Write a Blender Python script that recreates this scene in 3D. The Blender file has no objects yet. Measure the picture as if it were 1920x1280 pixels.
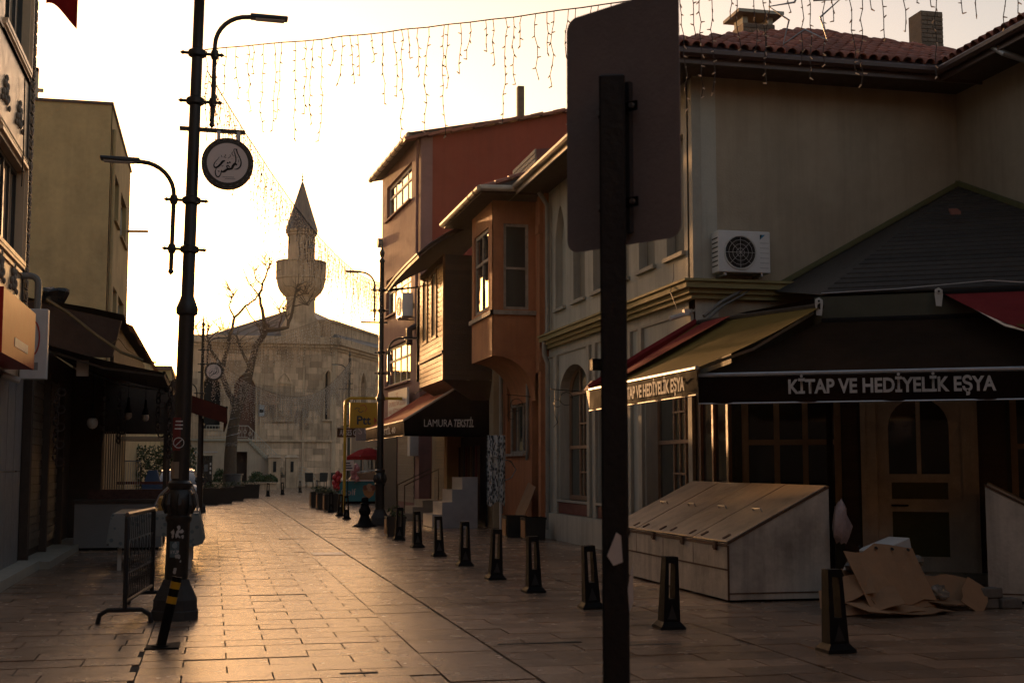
import bpy, bmesh, math, random
from mathutils import Vector, Matrix
R = math.radians
rnd = random.Random(7)
S = bpy.context.scene
COL = S.collection

# ------------------------------------------------------------------ camera
cd = bpy.data.cameras.new('camera'); cam = bpy.data.objects.new('camera', cd); COL.objects.link(cam)
cd.sensor_width = 36.0; cd.lens = 45.94; cd.clip_start = 0.1; cd.clip_end = 4000
cam.location = (0, 0, 1.63)
cam.rotation_euler = (R(90 + 5.456), 0, R(-12.863))
cd.dof.use_dof = True; cd.dof.focus_distance = 26; cd.dof.aperture_fstop = 7.0
S.camera = cam

# ------------------------------------------------------------------ sky, sun, exposure
SUN_AZ, SUN_EL = -6.8, 5.0          # degrees left of the street axis, above the horizon
W = bpy.data.worlds.new('World'); S.world = W; W.use_nodes = True
nt = W.node_tree; nt.nodes.clear()
sky = nt.nodes.new('ShaderNodeTexSky'); sky.sky_type = 'NISHITA'; sky.sun_disc = False
sky.sun_elevation = R(SUN_EL); sky.sun_rotation = R(SUN_AZ)
sky.altitude = 20; sky.air_density = 1.0; sky.dust_density = 2.0; sky.ozone_density = 1.0
tint = nt.nodes.new('ShaderNodeMix'); tint.data_type = 'RGBA'; tint.blend_type = 'MULTIPLY'
tint.inputs['Factor'].default_value = 1.0
tint.inputs[7].default_value = (1.0, 0.79, 0.70, 1)
bg = nt.nodes.new('ShaderNodeBackground'); bg.inputs['Strength'].default_value = 0.15
wo = nt.nodes.new('ShaderNodeOutputWorld')
nt.links.new(sky.outputs[0], tint.inputs[6]); nt.links.new(tint.outputs[2], bg.inputs[0]); nt.links.new(bg.outputs[0], wo.inputs[0])
sl = bpy.data.lights.new('sun', 'SUN'); sun = bpy.data.objects.new('sun', sl); COL.objects.link(sun)
sl.energy = 3.1; sl.color = (1.0, 0.52, 0.21); sl.angle = R(0.8)
sd = Vector((math.sin(R(SUN_AZ)) * math.cos(R(SUN_EL)), math.cos(R(SUN_AZ)) * math.cos(R(SUN_EL)), math.sin(R(SUN_EL))))
sun.rotation_euler = sd.to_track_quat('Z', 'Y').to_euler(); sun.location = (-20, 60, 40)
S.view_settings.view_transform = 'Standard'; S.view_settings.look = 'None'
S.view_settings.gamma = 1.0; S.view_settings.use_curve_mapping = False
S.view_settings.exposure = 1.25
S.render.engine = 'CYCLES'
S.cycles.max_bounces = 4; S.cycles.glossy_bounces = 3; S.cycles.diffuse_bounces = 3; S.cycles.caustics_reflective = False; S.cycles.caustics_refractive = False; S.cycles.volume_bounces = 0

# ------------------------------------------------------------------ materials
MATS = {}
def mat(name, col, rough=0.7, var=0.22, scale=3.0, bump=0.15, bscale=40.0, metal=0.0, spec=0.5,
        stain=0.0, objrand=0.0, coat=0.0, trans=0.0, subs=0.0, streak=0.0, rvar=0.15, stripes=None):
    if name in MATS: return MATS[name]
    m = bpy.data.materials.new(name); m.use_nodes = True; MATS[name] = m
    t = m.node_tree; n = t.nodes; L = t.links
    b = n['Principled BSDF']
    geo = n.new('ShaderNodeNewGeometry')
    def noise(sc, det=3.0, vec=None, rg=0.6):
        q = n.new('ShaderNodeTexNoise'); q.inputs['Scale'].default_value = sc; q.inputs['Detail'].default_value = det
        q.inputs['Roughness'].default_value = rg
        L.new(vec if vec is not None else geo.outputs['Position'], q.inputs['Vector']); return q.outputs['Fac']
    def math_(op, a, bb=None):
        q = n.new('ShaderNodeMath'); q.operation = op
        for i, v in enumerate((a, bb)):
            if v is None: continue
            if isinstance(v, (int, float)): q.inputs[i].default_value = v
            else: L.new(v, q.inputs[i])
        return q.outputs[0]
    f = noise(scale)
    # value multiplier 1 +- var
    val = math_('ADD', math_('MULTIPLY', math_('SUBTRACT', f, 0.5), 2.6 * var), 1.0)
    f2 = noise(scale * 9, 1.5)
    val = math_('ADD', val, math_('MULTIPLY', math_('SUBTRACT', f2, 0.5), var * 0.9))
    if stain:
        mr = n.new('ShaderNodeMapRange'); mr.inputs['From Min'].default_value = 0.48; mr.inputs['From Max'].default_value = 0.72
        mr.inputs['To Min'].default_value = 1.0; mr.inputs['To Max'].default_value = 1.0 - stain
        L.new(noise(scale * 0.35, 5.0, rg=0.7), mr.inputs['Value']); val = math_('MULTIPLY', val, mr.outputs[0])
    if streak:
        mp = n.new('ShaderNodeMapping'); mp.inputs['Scale'].default_value = (4.5, 4.5, 0.28)
        L.new(geo.outputs['Position'], mp.inputs['Vector'])
        mr = n.new('ShaderNodeMapRange'); mr.inputs['From Min'].default_value = 0.45; mr.inputs['From Max'].default_value = 0.75
        mr.inputs['To Min'].default_value = 1.0; mr.inputs['To Max'].default_value = 1.0 - streak
        L.new(noise(1.0, 4.0, mp.outputs[0], 0.65), mr.inputs['Value']); val = math_('MULTIPLY', val, mr.outputs[0])
    if objrand:
        oi = n.new('ShaderNodeObjectInfo'); at = n.new('ShaderNodeAttribute'); at.attribute_name = 'tint'
        fr = math_('FRACT', math_('ADD', oi.outputs['Random'], at.outputs['Fac']))
        val = math_('MULTIPLY', val, math_('ADD', math_('MULTIPLY', math_('SUBTRACT', fr, 0.5), 2 * objrand), 1.0))
    mx = n.new('ShaderNodeVectorMath'); mx.operation = 'SCALE'
    mx.inputs[0].default_value = col[:3]; L.new(val, mx.inputs['Scale'])
    if stripes:
        # woven stripes: (axis index, width, second colour)
        ax, wd, c2 = stripes
        sp = n.new('ShaderNodeSeparateXYZ'); L.new(geo.outputs['Position'], sp.inputs[0])
        fr = math_('FRACT', math_('MULTIPLY', sp.outputs[ax], 1.0 / wd)); st = math_('GREATER_THAN', fr, 0.5)
        mm = n.new('ShaderNodeMix'); mm.data_type = 'RGBA'; L.new(st, mm.inputs['Factor'])
        mm.inputs[6].default_value = (*col[:3], 1); mm.inputs[7].default_value = (*c2, 1)
        L.new(mm.outputs[2], mx.inputs[0])
    L.new(mx.outputs[0], b.inputs['Base Color'])
    rr = math_('ADD', math_('MULTIPLY', math_('SUBTRACT', noise(scale * 2.2, 2.0), 0.5), rvar * 2), rough)
    L.new(rr, b.inputs['Roughness'])
    b.inputs['Metallic'].default_value = metal; b.inputs['Specular IOR Level'].default_value = spec
    b.inputs['Coat Weight'].default_value = coat; b.inputs['Coat Roughness'].default_value = 0.12
    b.inputs['Transmission Weight'].default_value = trans
    if bump:
        bp = n.new('ShaderNodeBump'); bp.inputs['Strength'].default_value = bump; bp.inputs['Distance'].default_value = 0.02
        L.new(noise(bscale, 2.0), bp.inputs['Height']); L.new(bp.outputs[0], b.inputs['Normal'])
    return m

def fabric(name, col, translucent=0.25, stripes=None):
    m = mat(name, col, 0.9, 0.2, 2.0, 0.25, 60, stripes=stripes, stain=0.25, spec=0.06)
    t = m.node_tree; b = t.nodes['Principled BSDF']; o = t.nodes['Material Output']
    tr = t.nodes.new('ShaderNodeBsdfTranslucent'); ms = t.nodes.new('ShaderNodeMixShader'); ms.inputs[0].default_value = translucent
    src = b.inputs['Base Color'].links[0].from_socket
    t.links.new(src, tr.inputs[0]); t.links.new(b.outputs[0], ms.inputs[1]); t.links.new(tr.outputs[0], ms.inputs[2]); t.links.new(ms.outputs[0], o.inputs[0])
    return m

def glassy(name, col=(0.03, 0.035, 0.035), rough=0.06):
    # window pane: dark room behind, clear mirror-like reflection, slightly wavy
    if name in MATS: return MATS[name]
    m = bpy.data.materials.new(name); m.use_nodes = True; MATS[name] = m
    b = m.node_tree.nodes['Principled BSDF']; b.inputs['Base Color'].default_value = (*col, 1); b.inputs['Roughness'].default_value = rough
    b.inputs['IOR'].default_value = 1.52; b.inputs['Coat Weight'].default_value = 0.6; b.inputs['Coat Roughness'].default_value = 0.03
    g = m.node_tree.nodes.new('ShaderNodeNewGeometry'); q = m.node_tree.nodes.new('ShaderNodeTexNoise'); q.inputs['Scale'].default_value = 1.6
    bp = m.node_tree.nodes.new('ShaderNodeBump'); bp.inputs['Strength'].default_value = 0.15; bp.inputs['Distance'].default_value = 0.03
    m.node_tree.links.new(g.outputs['Position'], q.inputs['Vector']); m.node_tree.links.new(q.outputs['Fac'], bp.inputs['Height']); m.node_tree.links.new(bp.outputs[0], b.inputs['Normal'])
    return m

def clear_glass(name, tint_=(0.9, 0.92, 0.85), alpha=0.75):
    if name in MATS: return MATS[name]
    m = bpy.data.materials.new(name); m.use_nodes = True; MATS[name] = m
    t = m.node_tree; t.nodes.clear(); o = t.nodes.new('ShaderNodeOutputMaterial')
    a = t.nodes.new('ShaderNodeBsdfTransparent'); a.inputs[0].default_value = (*tint_, 1)
    g = t.nodes.new('ShaderNodeBsdfGlossy'); g.inputs['Roughness'].default_value = 0.12
    x = t.nodes.new('ShaderNodeMixShader'); x.inputs[0].default_value = 1 - alpha
    t.links.new(a.outputs[0], x.inputs[1]); t.links.new(g.outputs[0], x.inputs[2]); t.links.new(x.outputs[0], o.inputs[0])
    return m

PAVER = mat('paver_stone', (0.28, 0.185, 0.125), 0.24, 0.26, 1.6, 0.26, 55, objrand=0.30, stain=0.55, spec=1.0, rvar=0.11)
JOINT = mat('joint_dirt', (0.035, 0.03, 0.025), 0.95, 0.3, 8)
EARTH = mat('ground_earth', (0.10, 0.085, 0.07), 0.9, 0.3, 0.5)
IRON = mat('black_iron', (0.009, 0.008, 0.008), 0.62, 0.3, 6, 0.2, 90, spec=0.10)
IRONM = mat('black_paint', (0.010, 0.010, 0.011), 0.5, 0.35, 7, 0.25, 120)
POSTM = mat('pole_paint', (0.022, 0.018, 0.015), 0.38, 0.3, 5, 0.2, 90)
PLINTH = mat('cast_plinth', (0.045, 0.042, 0.040), 0.75, 0.35, 7, 0.4, 60)
STEEL = mat('galvanised', (0.42, 0.42, 0.43), 0.45, 0.2, 6, 0.1, 60, metal=0.8)
BACKPLATE = mat('sign_back', (0.36, 0.31, 0.305), 0.45, 0.14, 4, 0.10, 70, metal=0.0, stain=0.2)
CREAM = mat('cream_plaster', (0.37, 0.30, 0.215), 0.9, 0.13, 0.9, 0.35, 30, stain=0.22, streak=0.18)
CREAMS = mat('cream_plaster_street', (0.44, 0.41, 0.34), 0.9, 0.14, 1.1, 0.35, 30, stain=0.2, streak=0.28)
CORN = mat('mustard_cornice', (0.30, 0.245, 0.105), 0.85, 0.15, 2, 0.2, 40, stain=0.2)
STONEC = mat('pale_stone_trim', (0.36, 0.33, 0.27), 0.85, 0.16, 3, 0.3, 40, stain=0.2)
TILE = mat('terracotta_tile', (0.27, 0.085, 0.05), 0.55, 0.25, 5, 0.3, 50, objrand=0.35, stain=0.25)
SOFFIT = mat('dark_soffit_wood', (0.045, 0.026, 0.018), 0.7, 0.3, 3, 0.3, 40)
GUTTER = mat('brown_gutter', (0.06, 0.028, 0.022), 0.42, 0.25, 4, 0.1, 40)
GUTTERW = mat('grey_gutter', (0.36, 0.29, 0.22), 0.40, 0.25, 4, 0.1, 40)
BRICK = mat('chimney_brick', (0.17, 0.12, 0.09), 0.9, 0.3, 6, 0.5, 30, objrand=0.25)
GLASS = glassy('dark_pane'); GLASSG = glassy('green_pane', (0.045, 0.055, 0.048), 0.12); GLASSB = glassy('bright_pane', (0.05, 0.045, 0.04), 0.02)
WHITEP = mat('white_paint', (0.55, 0.53, 0.49), 0.5, 0.15, 4, 0.1, 60, stain=0.2)
PEEL = mat('peeling_white_paint', (0.33, 0.28, 0.23), 0.75, 0.35, 9, 0.5, 60, stain=0.5)
WOODF = mat('brown_window_wood', (0.25, 0.14, 0.08), 0.6, 0.25, 6, 0.3, 50)
WOODP = mat('pale_window_wood', (0.33, 0.24, 0.15), 0.6, 0.2, 5, 0.3, 50)
OCHRE = mat('orange_plaster', (0.40, 0.155, 0.065), 0.85, 0.2, 1.5, 0.35, 30, stain=0.35, streak=0.25)
REDW = mat('red_render', (0.25, 0.045, 0.026), 0.9, 0.12, 0.7, 0.25, 20, stain=0.15, streak=0.12)
PINKW = mat('dusty_pink_render', (0.25, 0.125, 0.115), 0.85, 0.15, 1.2, 0.25, 30, stain=0.25, streak=0.15)
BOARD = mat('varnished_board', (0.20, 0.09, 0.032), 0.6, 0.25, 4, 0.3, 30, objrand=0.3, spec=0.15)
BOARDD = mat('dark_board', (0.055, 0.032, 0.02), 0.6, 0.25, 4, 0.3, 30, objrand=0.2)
MSTONE = mat('mosque_stone', (0.54, 0.385, 0.27), 0.88, 0.14, 0.8, 0.3, 12, objrand=0.34, stain=0.4, streak=0.45)
MSTONEP = mat('mosque_plain', (0.53, 0.39, 0.275), 0.88, 0.22, 0.8, 0.3, 12, stain=0.4, streak=0.45)
LEAD = mat('lead_sheet', (0.105, 0.10, 0.10), 0.55, 0.15, 1.0, 0.2, 10, streak=0.2)
CONC = mat('ochre_concrete', (0.43, 0.315, 0.16), 0.92, 0.22, 1.0, 0.4, 20, stain=0.35, streak=0.1)
PANEL = mat('beige_panel', (0.74, 0.53, 0.34), 0.33, 0.12, 2, 0.12, 40)
GREYP = mat('grey_panel', (0.20, 0.20, 0.20), 0.5, 0.12, 3, 0.1, 40)
REDS = mat('red_acrylic', (0.42, 0.018, 0.014), 0.38, 0.08, 3, 0.0, spec=0.25, rvar=0.03)
WHITES = mat('white_sheet', (0.62, 0.60, 0.58), 0.4, 0.1, 4, 0.05, 40)
TARP = mat('brown_tarp', (0.035, 0.022, 0.017), 0.7, 0.3, 2, 0.5, 8)
BLACKP = mat('black_plastic', (0.012, 0.012, 0.012), 0.3, 0.3, 3, 0.8, 7)
SLAT = mat('shutter_slat', (0.13, 0.10, 0.07), 0.5, 0.2, 5, 0.1, 50, objrand=0.15)
DARKW = mat('dark_wood', (0.06, 0.04, 0.028), 0.7, 0.3, 5, 0.3, 40)
BARK = mat('bark', (0.085, 0.06, 0.042), 0.95, 0.35, 7, 0.9, 20)
LEAF = mat('shrub_leaf', (0.05, 0.075, 0.025), 0.6, 0.35, 14, 0.0)
BULB = fabric('bulb_plastic', (0.62, 0.57, 0.52), .4)
WIRE = mat('pale_wire', (0.07, 0.05, 0.04), 0.7, 0.2, 10, 0.0)
YELLOW = mat('yellow_paint', (0.55, 0.33, 0.02), 0.45, 0.2, 5, 0.1, 60, stain=0.2)
BINM = mat('painted_sheet_metal', (0.54, 0.475, 0.40), 0.55, 0.18, 2.6, 0.3, 18, stain=0.45, streak=0.38)
BINT = mat('painted_metal_top', (0.45, 0.33, 0.22), 0.42, 0.28, 2.2, 0.3, 18, stain=0.5, streak=0.2)
RUST = mat('rusty_edge', (0.10, 0.05, 0.028), 0.85, 0.35, 12, 0.4, 60)
CARD = mat('cardboard', (0.30, 0.165, 0.085), 0.9, 0.14, 6, 0.15, 40, objrand=0.18)
PAPER = mat('white_carton', (0.55, 0.55, 0.54), 0.7, 0.08, 6)
SHING = mat('dark_shingle', (0.030, 0.024, 0.020), 0.8, 0.4, 5, 0.6, 40, objrand=0.25)
GREENT = mat('green_trim', (0.10, 0.095, 0.035), 0.7, 0.25, 4)
LETTER = mat('faded_white_letter', (0.50, 0.48, 0.46), 0.8, 0.3, 9, 0.0, stain=0.35)
BLK = mat('flat_black', (0.008, 0.008, 0.008), 0.8, 0.2, 5, 0.0)

# ------------------------------------------------------------------ mesh helpers
class MB:
    """collects shapes; frame() sets local axes: u (right), v (up), d (outward)"""
    def __init__(s): s.v = []; s.f = []; s.M = None
    def frame(s, o, u, d, v=(0, 0, 1)):
        o, u, d, v = map(Vector, (o, u, d, v)); u.normalize(); d.normalize()
        s.M = Matrix(((u.x, v.x, d.x, o.x), (u.y, v.y, d.y, o.y), (u.z, v.z, d.z, o.z), (0, 0, 0, 1))); return s
    def P(s, p):
        p = Vector(p); return s.M @ p if s.M else p
    def add(s, vs, fs):
        k = len(s.v); s.v += [tuple(s.P(p)) for p in vs]; s.f += [tuple(i + k for i in f) for f in fs]; return s
    def box(s, a0, a1, b0, b1, c0, c1):
        a0, a1 = sorted((a0, a1)); b0, b1 = sorted((b0, b1)); c0, c1 = sorted((c0, c1))
        return s.add([(a0, b0, c0), (a1, b0, c0), (a1, b1, c0), (a0, b1, c0), (a0, b0, c1), (a1, b0, c1), (a1, b1, c1), (a0, b1, c1)],
              [(3, 2, 1, 0), (4, 5, 6, 7), (0, 1, 5, 4), (1, 2, 6, 5), (2, 3, 7, 6), (3, 0, 4, 7)])
    def hexa(s, bot, top):
        n = len(bot); return s.add(list(bot) + list(top), [tuple(range(n - 1, -1, -1)), tuple(range(n, 2 * n))] + [(i, (i + 1) % n, n + (i + 1) % n, n + i) for i in range(n)])
    def prism(s, poly, c0, c1):           # poly in the first two axes, extruded along the third
        return s.hexa([(p[0], p[1], c0) for p in poly], [(p[0], p[1], c1) for p in poly])
    def quad(s, a, b, c, d, th=0.0):
        if not th: return s.add([a, b, c, d], [(0, 1, 2, 3)])
        A, B, C, D = map(Vector, (a, b, c, d)); n = (B - A).cross(D - A).normalized() * th
        return s.hexa([A - n, B - n, C - n, D - n], [A, B, C, D])
    def tube(s, pts, r, n=6, cap=True):
        pts = [Vector(p) for p in pts]; N = len(pts)
        rr = r if isinstance(r, (list, tuple)) else [r] * N
        k0 = len(s.v); vs = []; fs = []; prev = None
        for i, p in enumerate(pts):
            t = (pts[min(i + 1, N - 1)] - pts[max(i - 1, 0)])
            t = t.normalized() if t.length > 1e-9 else Vector((0, 0, 1))
            if prev is None:
                a = Vector((0, 0, 1)) if abs(t.z) < 0.9 else Vector((1, 0, 0))
            else: a = prev
            x = (a - t * a.dot(t)); x = x.normalized() if x.length > 1e-6 else t.orthogonal().normalized()
            prev = x; y = t.cross(x)
            for j in range(n):
                w = 2 * math.pi * j / n + math.pi / n; vs.append(p + (x * math.cos(w) + y * math.sin(w)) * rr[i])
        for i in range(N - 1):
            for j in range(n):
                fs.append((i * n + j, i * n + (j + 1) % n, (i + 1) * n + (j + 1) % n, (i + 1) * n + j))
        if cap: fs.append(tuple(range(n - 1, -1, -1))); fs.append(tuple((N - 1) * n + j for j in range(n)))
        return s.add(vs, fs)
    def lathe(s, prof, c=(0, 0, 0), n=16, rot=0.0):      # prof: (radius, height)
        vs = []; fs = []; N = len(prof)
        for r, h in prof:
            for j in range(n):
                w = 2 * math.pi * j / n + rot; vs.append((c[0] + r * math.cos(w), c[1] + r * math.sin(w), c[2] + h))
        for i in range(N - 1):
            for j in range(n): fs.append((i * n + j, i * n + (j + 1) % n, (i + 1) * n + (j + 1) % n, (i + 1) * n + j))
        fs.append(tuple(range(n - 1, -1, -1))); fs.append(tuple((N - 1) * n + j for j in range(n)))
        return s.add(vs, fs)
    def arch(s, u0, u1, v0, v1, d0, d1, n=10, pointed=0.0):  # spandrel fillers left and right of an arch inside a rectangle
        w = (u1 - u0) / 2; uc = (u0 + u1) / 2
        pts = []
        for i in range(n + 1):
            a = math.pi * i / n; x = -math.cos(a); y = math.sin(a)
            if pointed: y = (1 - abs(x) ** 1.5) ** 0.8
            pts.append((uc + x * w, v0 + y * (v1 - v0)))
        h = n // 2
        L = pts[:h + 1]; s.prism(L + [(u0, v1 + 0.0)] if True else L, d0, d1)
        Rr = pts[h:]; s.prism([(u1, v1)] + Rr[:], d0, d1) if False else s.prism(Rr + [(u1, v1)], d0, d1)
        return s
    def archplate(s, u0, u1, v0, v1, vt, d0, d1, n=12, pointed=0.0):  # filled arch-topped plate
        w = (u1 - u0) / 2; uc = (u0 + u1) / 2; pts = [(u0, v0), (u1, v0)]
        for i in range(n + 1):
            a = math.pi * i / n; x = math.cos(a); y = math.sin(a)
            if pointed: y = (1 - abs(x) ** 1.5) ** 0.8
            pts.append((uc + x * w, v1 + y * (vt - v1)))
        return s.prism(pts, d0, d1)
    def wall(s, w, h, th, holes=()):      # in frame (u,v,d): front face at d=0, back at -th
        us = sorted({0, w, *[x for q in holes for x in q[:2]]}); vs_ = sorted({0, h, *[x for q in holes for x in q[2:4]]})
        us = [x for x in us if 0 <= x <= w]; vs_ = [x for x in vs_ if 0 <= x <= h]
        def solid(i, j):
            if i < 0 or j < 0 or i >= len(us) - 1 or j >= len(vs_) - 1: return False
            a = (us[i] + us[i + 1]) / 2; b = (vs_[j] + vs_[j + 1]) / 2
            return not any(q[0] < a < q[1] and q[2] < b < q[3] for q in holes)
        for i in range(len(us) - 1):
            for j in range(len(vs_) - 1):
                if not solid(i, j): continue
                a, b, c, d = us[i], us[i + 1], vs_[j], vs_[j + 1]
                s.add([(a, c, 0), (b, c, 0), (b, d, 0), (a, d, 0)], [(0, 1, 2, 3)])
                s.add([(a, c, -th), (b, c, -th), (b, d, -th), (a, d, -th)], [(3, 2, 1, 0)])
                if not solid(i - 1, j): s.add([(a, c, 0), (a, d, 0), (a, d, -th), (a, c, -th)], [(0, 1, 2, 3)])
                if not solid(i + 1, j): s.add([(b, c, 0), (b, d, 0), (b, d, -th), (b, c, -th)], [(3, 2, 1, 0)])
                if not solid(i, j - 1): s.add([(a, c, 0), (b, c, 0), (b, c, -th), (a, c, -th)], [(3, 2, 1, 0)])
                if not solid(i, j + 1): s.add([(a, d, 0), (b, d, 0), (b, d, -th), (a, d, -th)], [(0, 1, 2, 3)])
        return s
    def build(s, name, m, parent=None, smooth=False, loc=None, bevel=0.0):
        me = bpy.data.meshes.new(name); base = Vector((0, 0, 0))
        if parent is not None: base = world_loc(parent)
        elif loc is not None: base = Vector(loc)
        me.from_pydata([tuple(Vector(p) - base) for p in s.v], [], s.f); me.update()
        bm = bmesh.new(); bm.from_mesh(me)
        bmesh.ops.recalc_face_normals(bm, faces=bm.faces)
        if bevel: bmesh.ops.bevel(bm, geom=list(bm.edges), offset=bevel, segments=1, affect='EDGES', clamp_overlap=True)
        bm.to_mesh(me); bm.free()
        if smooth:
            for p in me.polygons: p.use_smooth = True
            try: me.set_sharp_from_angle(angle=R(42))
            except Exception: pass
        me.materials.append(m)
        o = bpy.data.objects.new(name, me); COL.objects.link(o)
        if parent is not None: o.parent = parent
        else: o.location = base
        return o
def world_loc(o):
    p = Vector((0, 0, 0))
    while o is not None: p = p + Vector(o.location); o = o.parent
    return p
def tag(o, label=None, cat=None, group=None, kind=None):
    if label: o['label'] = label
    if cat: o['category'] = cat
    if group: o['group'] = group
    if kind: o['kind'] = kind
    return o
def thing(name, label, cat, loc=(0, 0, 0), group=None):
    o = bpy.data.objects.new(name, None); COL.objects.link(o); o.location = loc; o.empty_display_size = 0.2
    return tag(o, label, cat, group)
def copy_tree(o, parent=None, loc=None, rz=None, sc=None, label=None):
    c = o.copy(); COL.objects.link(c); c.parent = parent
    if loc is not None: c.location = loc
    if rz is not None: c.rotation_euler = (0, 0, rz)
    if sc is not None: c.scale = (sc, sc, sc)
    if label: c['label'] = label
    for ch in list(o.children): copy_tree(ch, c)
    return c
def piece(name, mesh, parent, loc, scale=(1, 1, 1), rot=(0, 0, 0)):
    o = bpy.data.objects.new(name, mesh); COL.objects.link(o); o.parent = parent
    o.location = Vector(loc) - world_loc(parent); o.scale = scale; o.rotation_euler = rot; return o
def unit_box(name, m, bev=0.0):
    me = bpy.data.meshes.new(name); b = MB().box(-.5, .5, -.5, .5, -.5, .5)
    me.from_pydata(b.v, [], b.f); me.update(); me.materials.append(m); return me
def text(body, m, parent, o, u, d, height, width=None, name='lettering', depth=0.004, align='LEFT', shear=0.0, bold=0.0):
    cu = bpy.data.curves.new('txt', 'FONT'); cu.body = body; cu.size = 1.0; cu.extrude = 0.0; cu.shear = shear; cu.offset = bold; cu.resolution_u = 3
    ob = bpy.data.objects.new('txt', cu); COL.objects.link(ob)
    bpy.context.view_layer.update()
    me = bpy.data.meshes.new_from_object(ob.evaluated_get(bpy.context.evaluated_depsgraph_get()))
    bpy.data.objects.remove(ob)
    me.name = name
    xs = [v.co.x for v in me.vertices]; ys = [v.co.y for v in me.vertices]
    x0, x1, y0 = min(xs), max(xs), 0.0
    sy = height / 0.70; sx = (width / (x1 - x0)) if width else sy
    off = {'LEFT': x0, 'CENTER': (x0 + x1) / 2, 'RIGHT': x1}[align]
    fr = MB().frame(o, u, d)
    base = world_loc(parent)
    for v in me.vertices: v.co = fr.M @ Vector(((v.co.x - off) * sx, v.co.y * sy, depth)) - base
    me.update(); me.materials.clear(); me.materials.append(m)
    t = bpy.data.objects.new(name, me); COL.objects.link(t); t.parent = parent
    return t
def arc(c, r, a0, a1, n, ax=(1, 0, 0), ay=(0, 0, 1)):
    c, ax, ay = map(Vector, (c, ax, ay)); return [c + ax * r * math.cos(a0 + (a1 - a0) * i / n) + ay * r * math.sin(a0 + (a1 - a0) * i / n) for i in range(n + 1)]

def window(parent, o, u, d, w, h, frame_m, pane_m, cols=2, rows=1, fw=0.06, recess=0.10, transom=None, sill=None, sill_m=None, name='window'):
    """rectangular window in the plane (o,u,d); o = lower left corner on the wall face"""
    f = MB().frame(o, u, d)
    a, b = -recess - 0.05, -recess
    f.box(0, fw, 0, h, a, b); f.box(w - fw, w, 0, h, a, b); f.box(fw, w - fw, 0, fw, a, b); f.box(fw, w - fw, h - fw, h, a, b)
    xs = [fw + (w - 2 * fw) * i / cols for i in range(cols + 1)]
    ys = [fw, *( [transom * h] if transom else [fw + (h - 2 * fw) * j / rows for j in range(1, rows)] ), h - fw]
    bw = fw * 0.4
    for x in xs[1:-1]: f.box(x - bw, x + bw, fw, h - fw, a + .004, b - .004)
    for y in ys[1:-1]: f.box(fw, w - fw, y - bw, y + bw, a + .008, b + .006)
    fo = f.build(name, frame_m, parent)
    for i in range(cols):
        for j in range(len(ys) - 1):
            p = MB().frame(o, u, d); tx = rnd.uniform(-.006, .006)
            p.add([(xs[i], ys[j], a + .02 - tx), (xs[i + 1], ys[j], a + .02 + tx), (xs[i + 1], ys[j + 1], a + .02 + tx), (xs[i], ys[j + 1], a + .02 - tx)], [(0, 1, 2, 3)])
            p.build('pane', pane_m, fo)
    if sill: MB().frame(o, u, d).box(-0.05, w + 0.05, -0.06, 0.0, -recess, sill).build('sill', sill_m or frame_m, fo)
    return fo
# ------------------------------------------------------------------ the setting: ground, pavement
g_ = MB(); g_.add([(-1500, -200, -.06), (1500, -200, -.06), (1500, 2500, -.06), (-1500, 2500, -.06)], [(0, 1, 2, 3)])
tag(g_.build('ground', EARTH), kind='structure')
pv = MB(); pv.add([(-14, -8, -.014), (22, -8, -.014), (30, 135, -.014), (-14, 135, -.014)], [(0, 1, 2, 3)])
pavement = tag(pv.build('pavement', JOINT), kind='structure')
slabs = []                                  # (x0,x1,y0,y1)
def rows(x0, x1, y0, y1, w, d, jitter=0.0, gap=0.013, half=True):
    y = y0; k = 0
    while y < y1:
        x = x0 - (w / 2 if (half and k % 2) else 0)
        while x < x1:
            ww = w * (1 + jitter * rnd.uniform(-1, 1))
            a, b = max(x, x0), min(x + ww, x1)
            if b - a > 0.06: slabs.append((a + gap / 2, b - gap / 2, y + gap / 2, y + d - gap / 2))
            x += ww
        y += d; k += 1
rows(-7.0, -0.55, -2, 62, 0.85, 0.42, 0.10)
rows(-0.55, 1.80, -2, 70, 0.70, 0.40)
rows(1.80, 2.50, -2, 70, 0.68, 0.80, 0.0, 0.012, False)
rows(2.50, 4.9, -2, 70, 0.80, 0.42, 0.08)
rows(4.91, 13.0, -2, 70, 0.80, 0.42, 0.14)
rows(-7.0, 22.0, 70, 128, 1.2, 0.8, 0.1)
holes = [(1.02, 10.62), (1.30, 10.62)]
def shown(q):
    x, y = (q[0] + q[1]) / 2, (q[2] + q[3]) / 2
    return y > 9.3 and -0.155 < x / y < 0.69
near = sorted([q for q in slabs if shown(q)], key=lambda q: (q[2] + q[3]) ** 2 + (q[0] + q[1]) ** 2)
ns = set(near[:296])
pm = bpy.data.meshes.new('paver'); pbm = bmesh.new(); bmesh.ops.create_cube(pbm, size=1.0)
pbm.to_mesh(pm); pbm.free(); pm.materials.append(PAVER)
rest = MB(); tints = []
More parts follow.
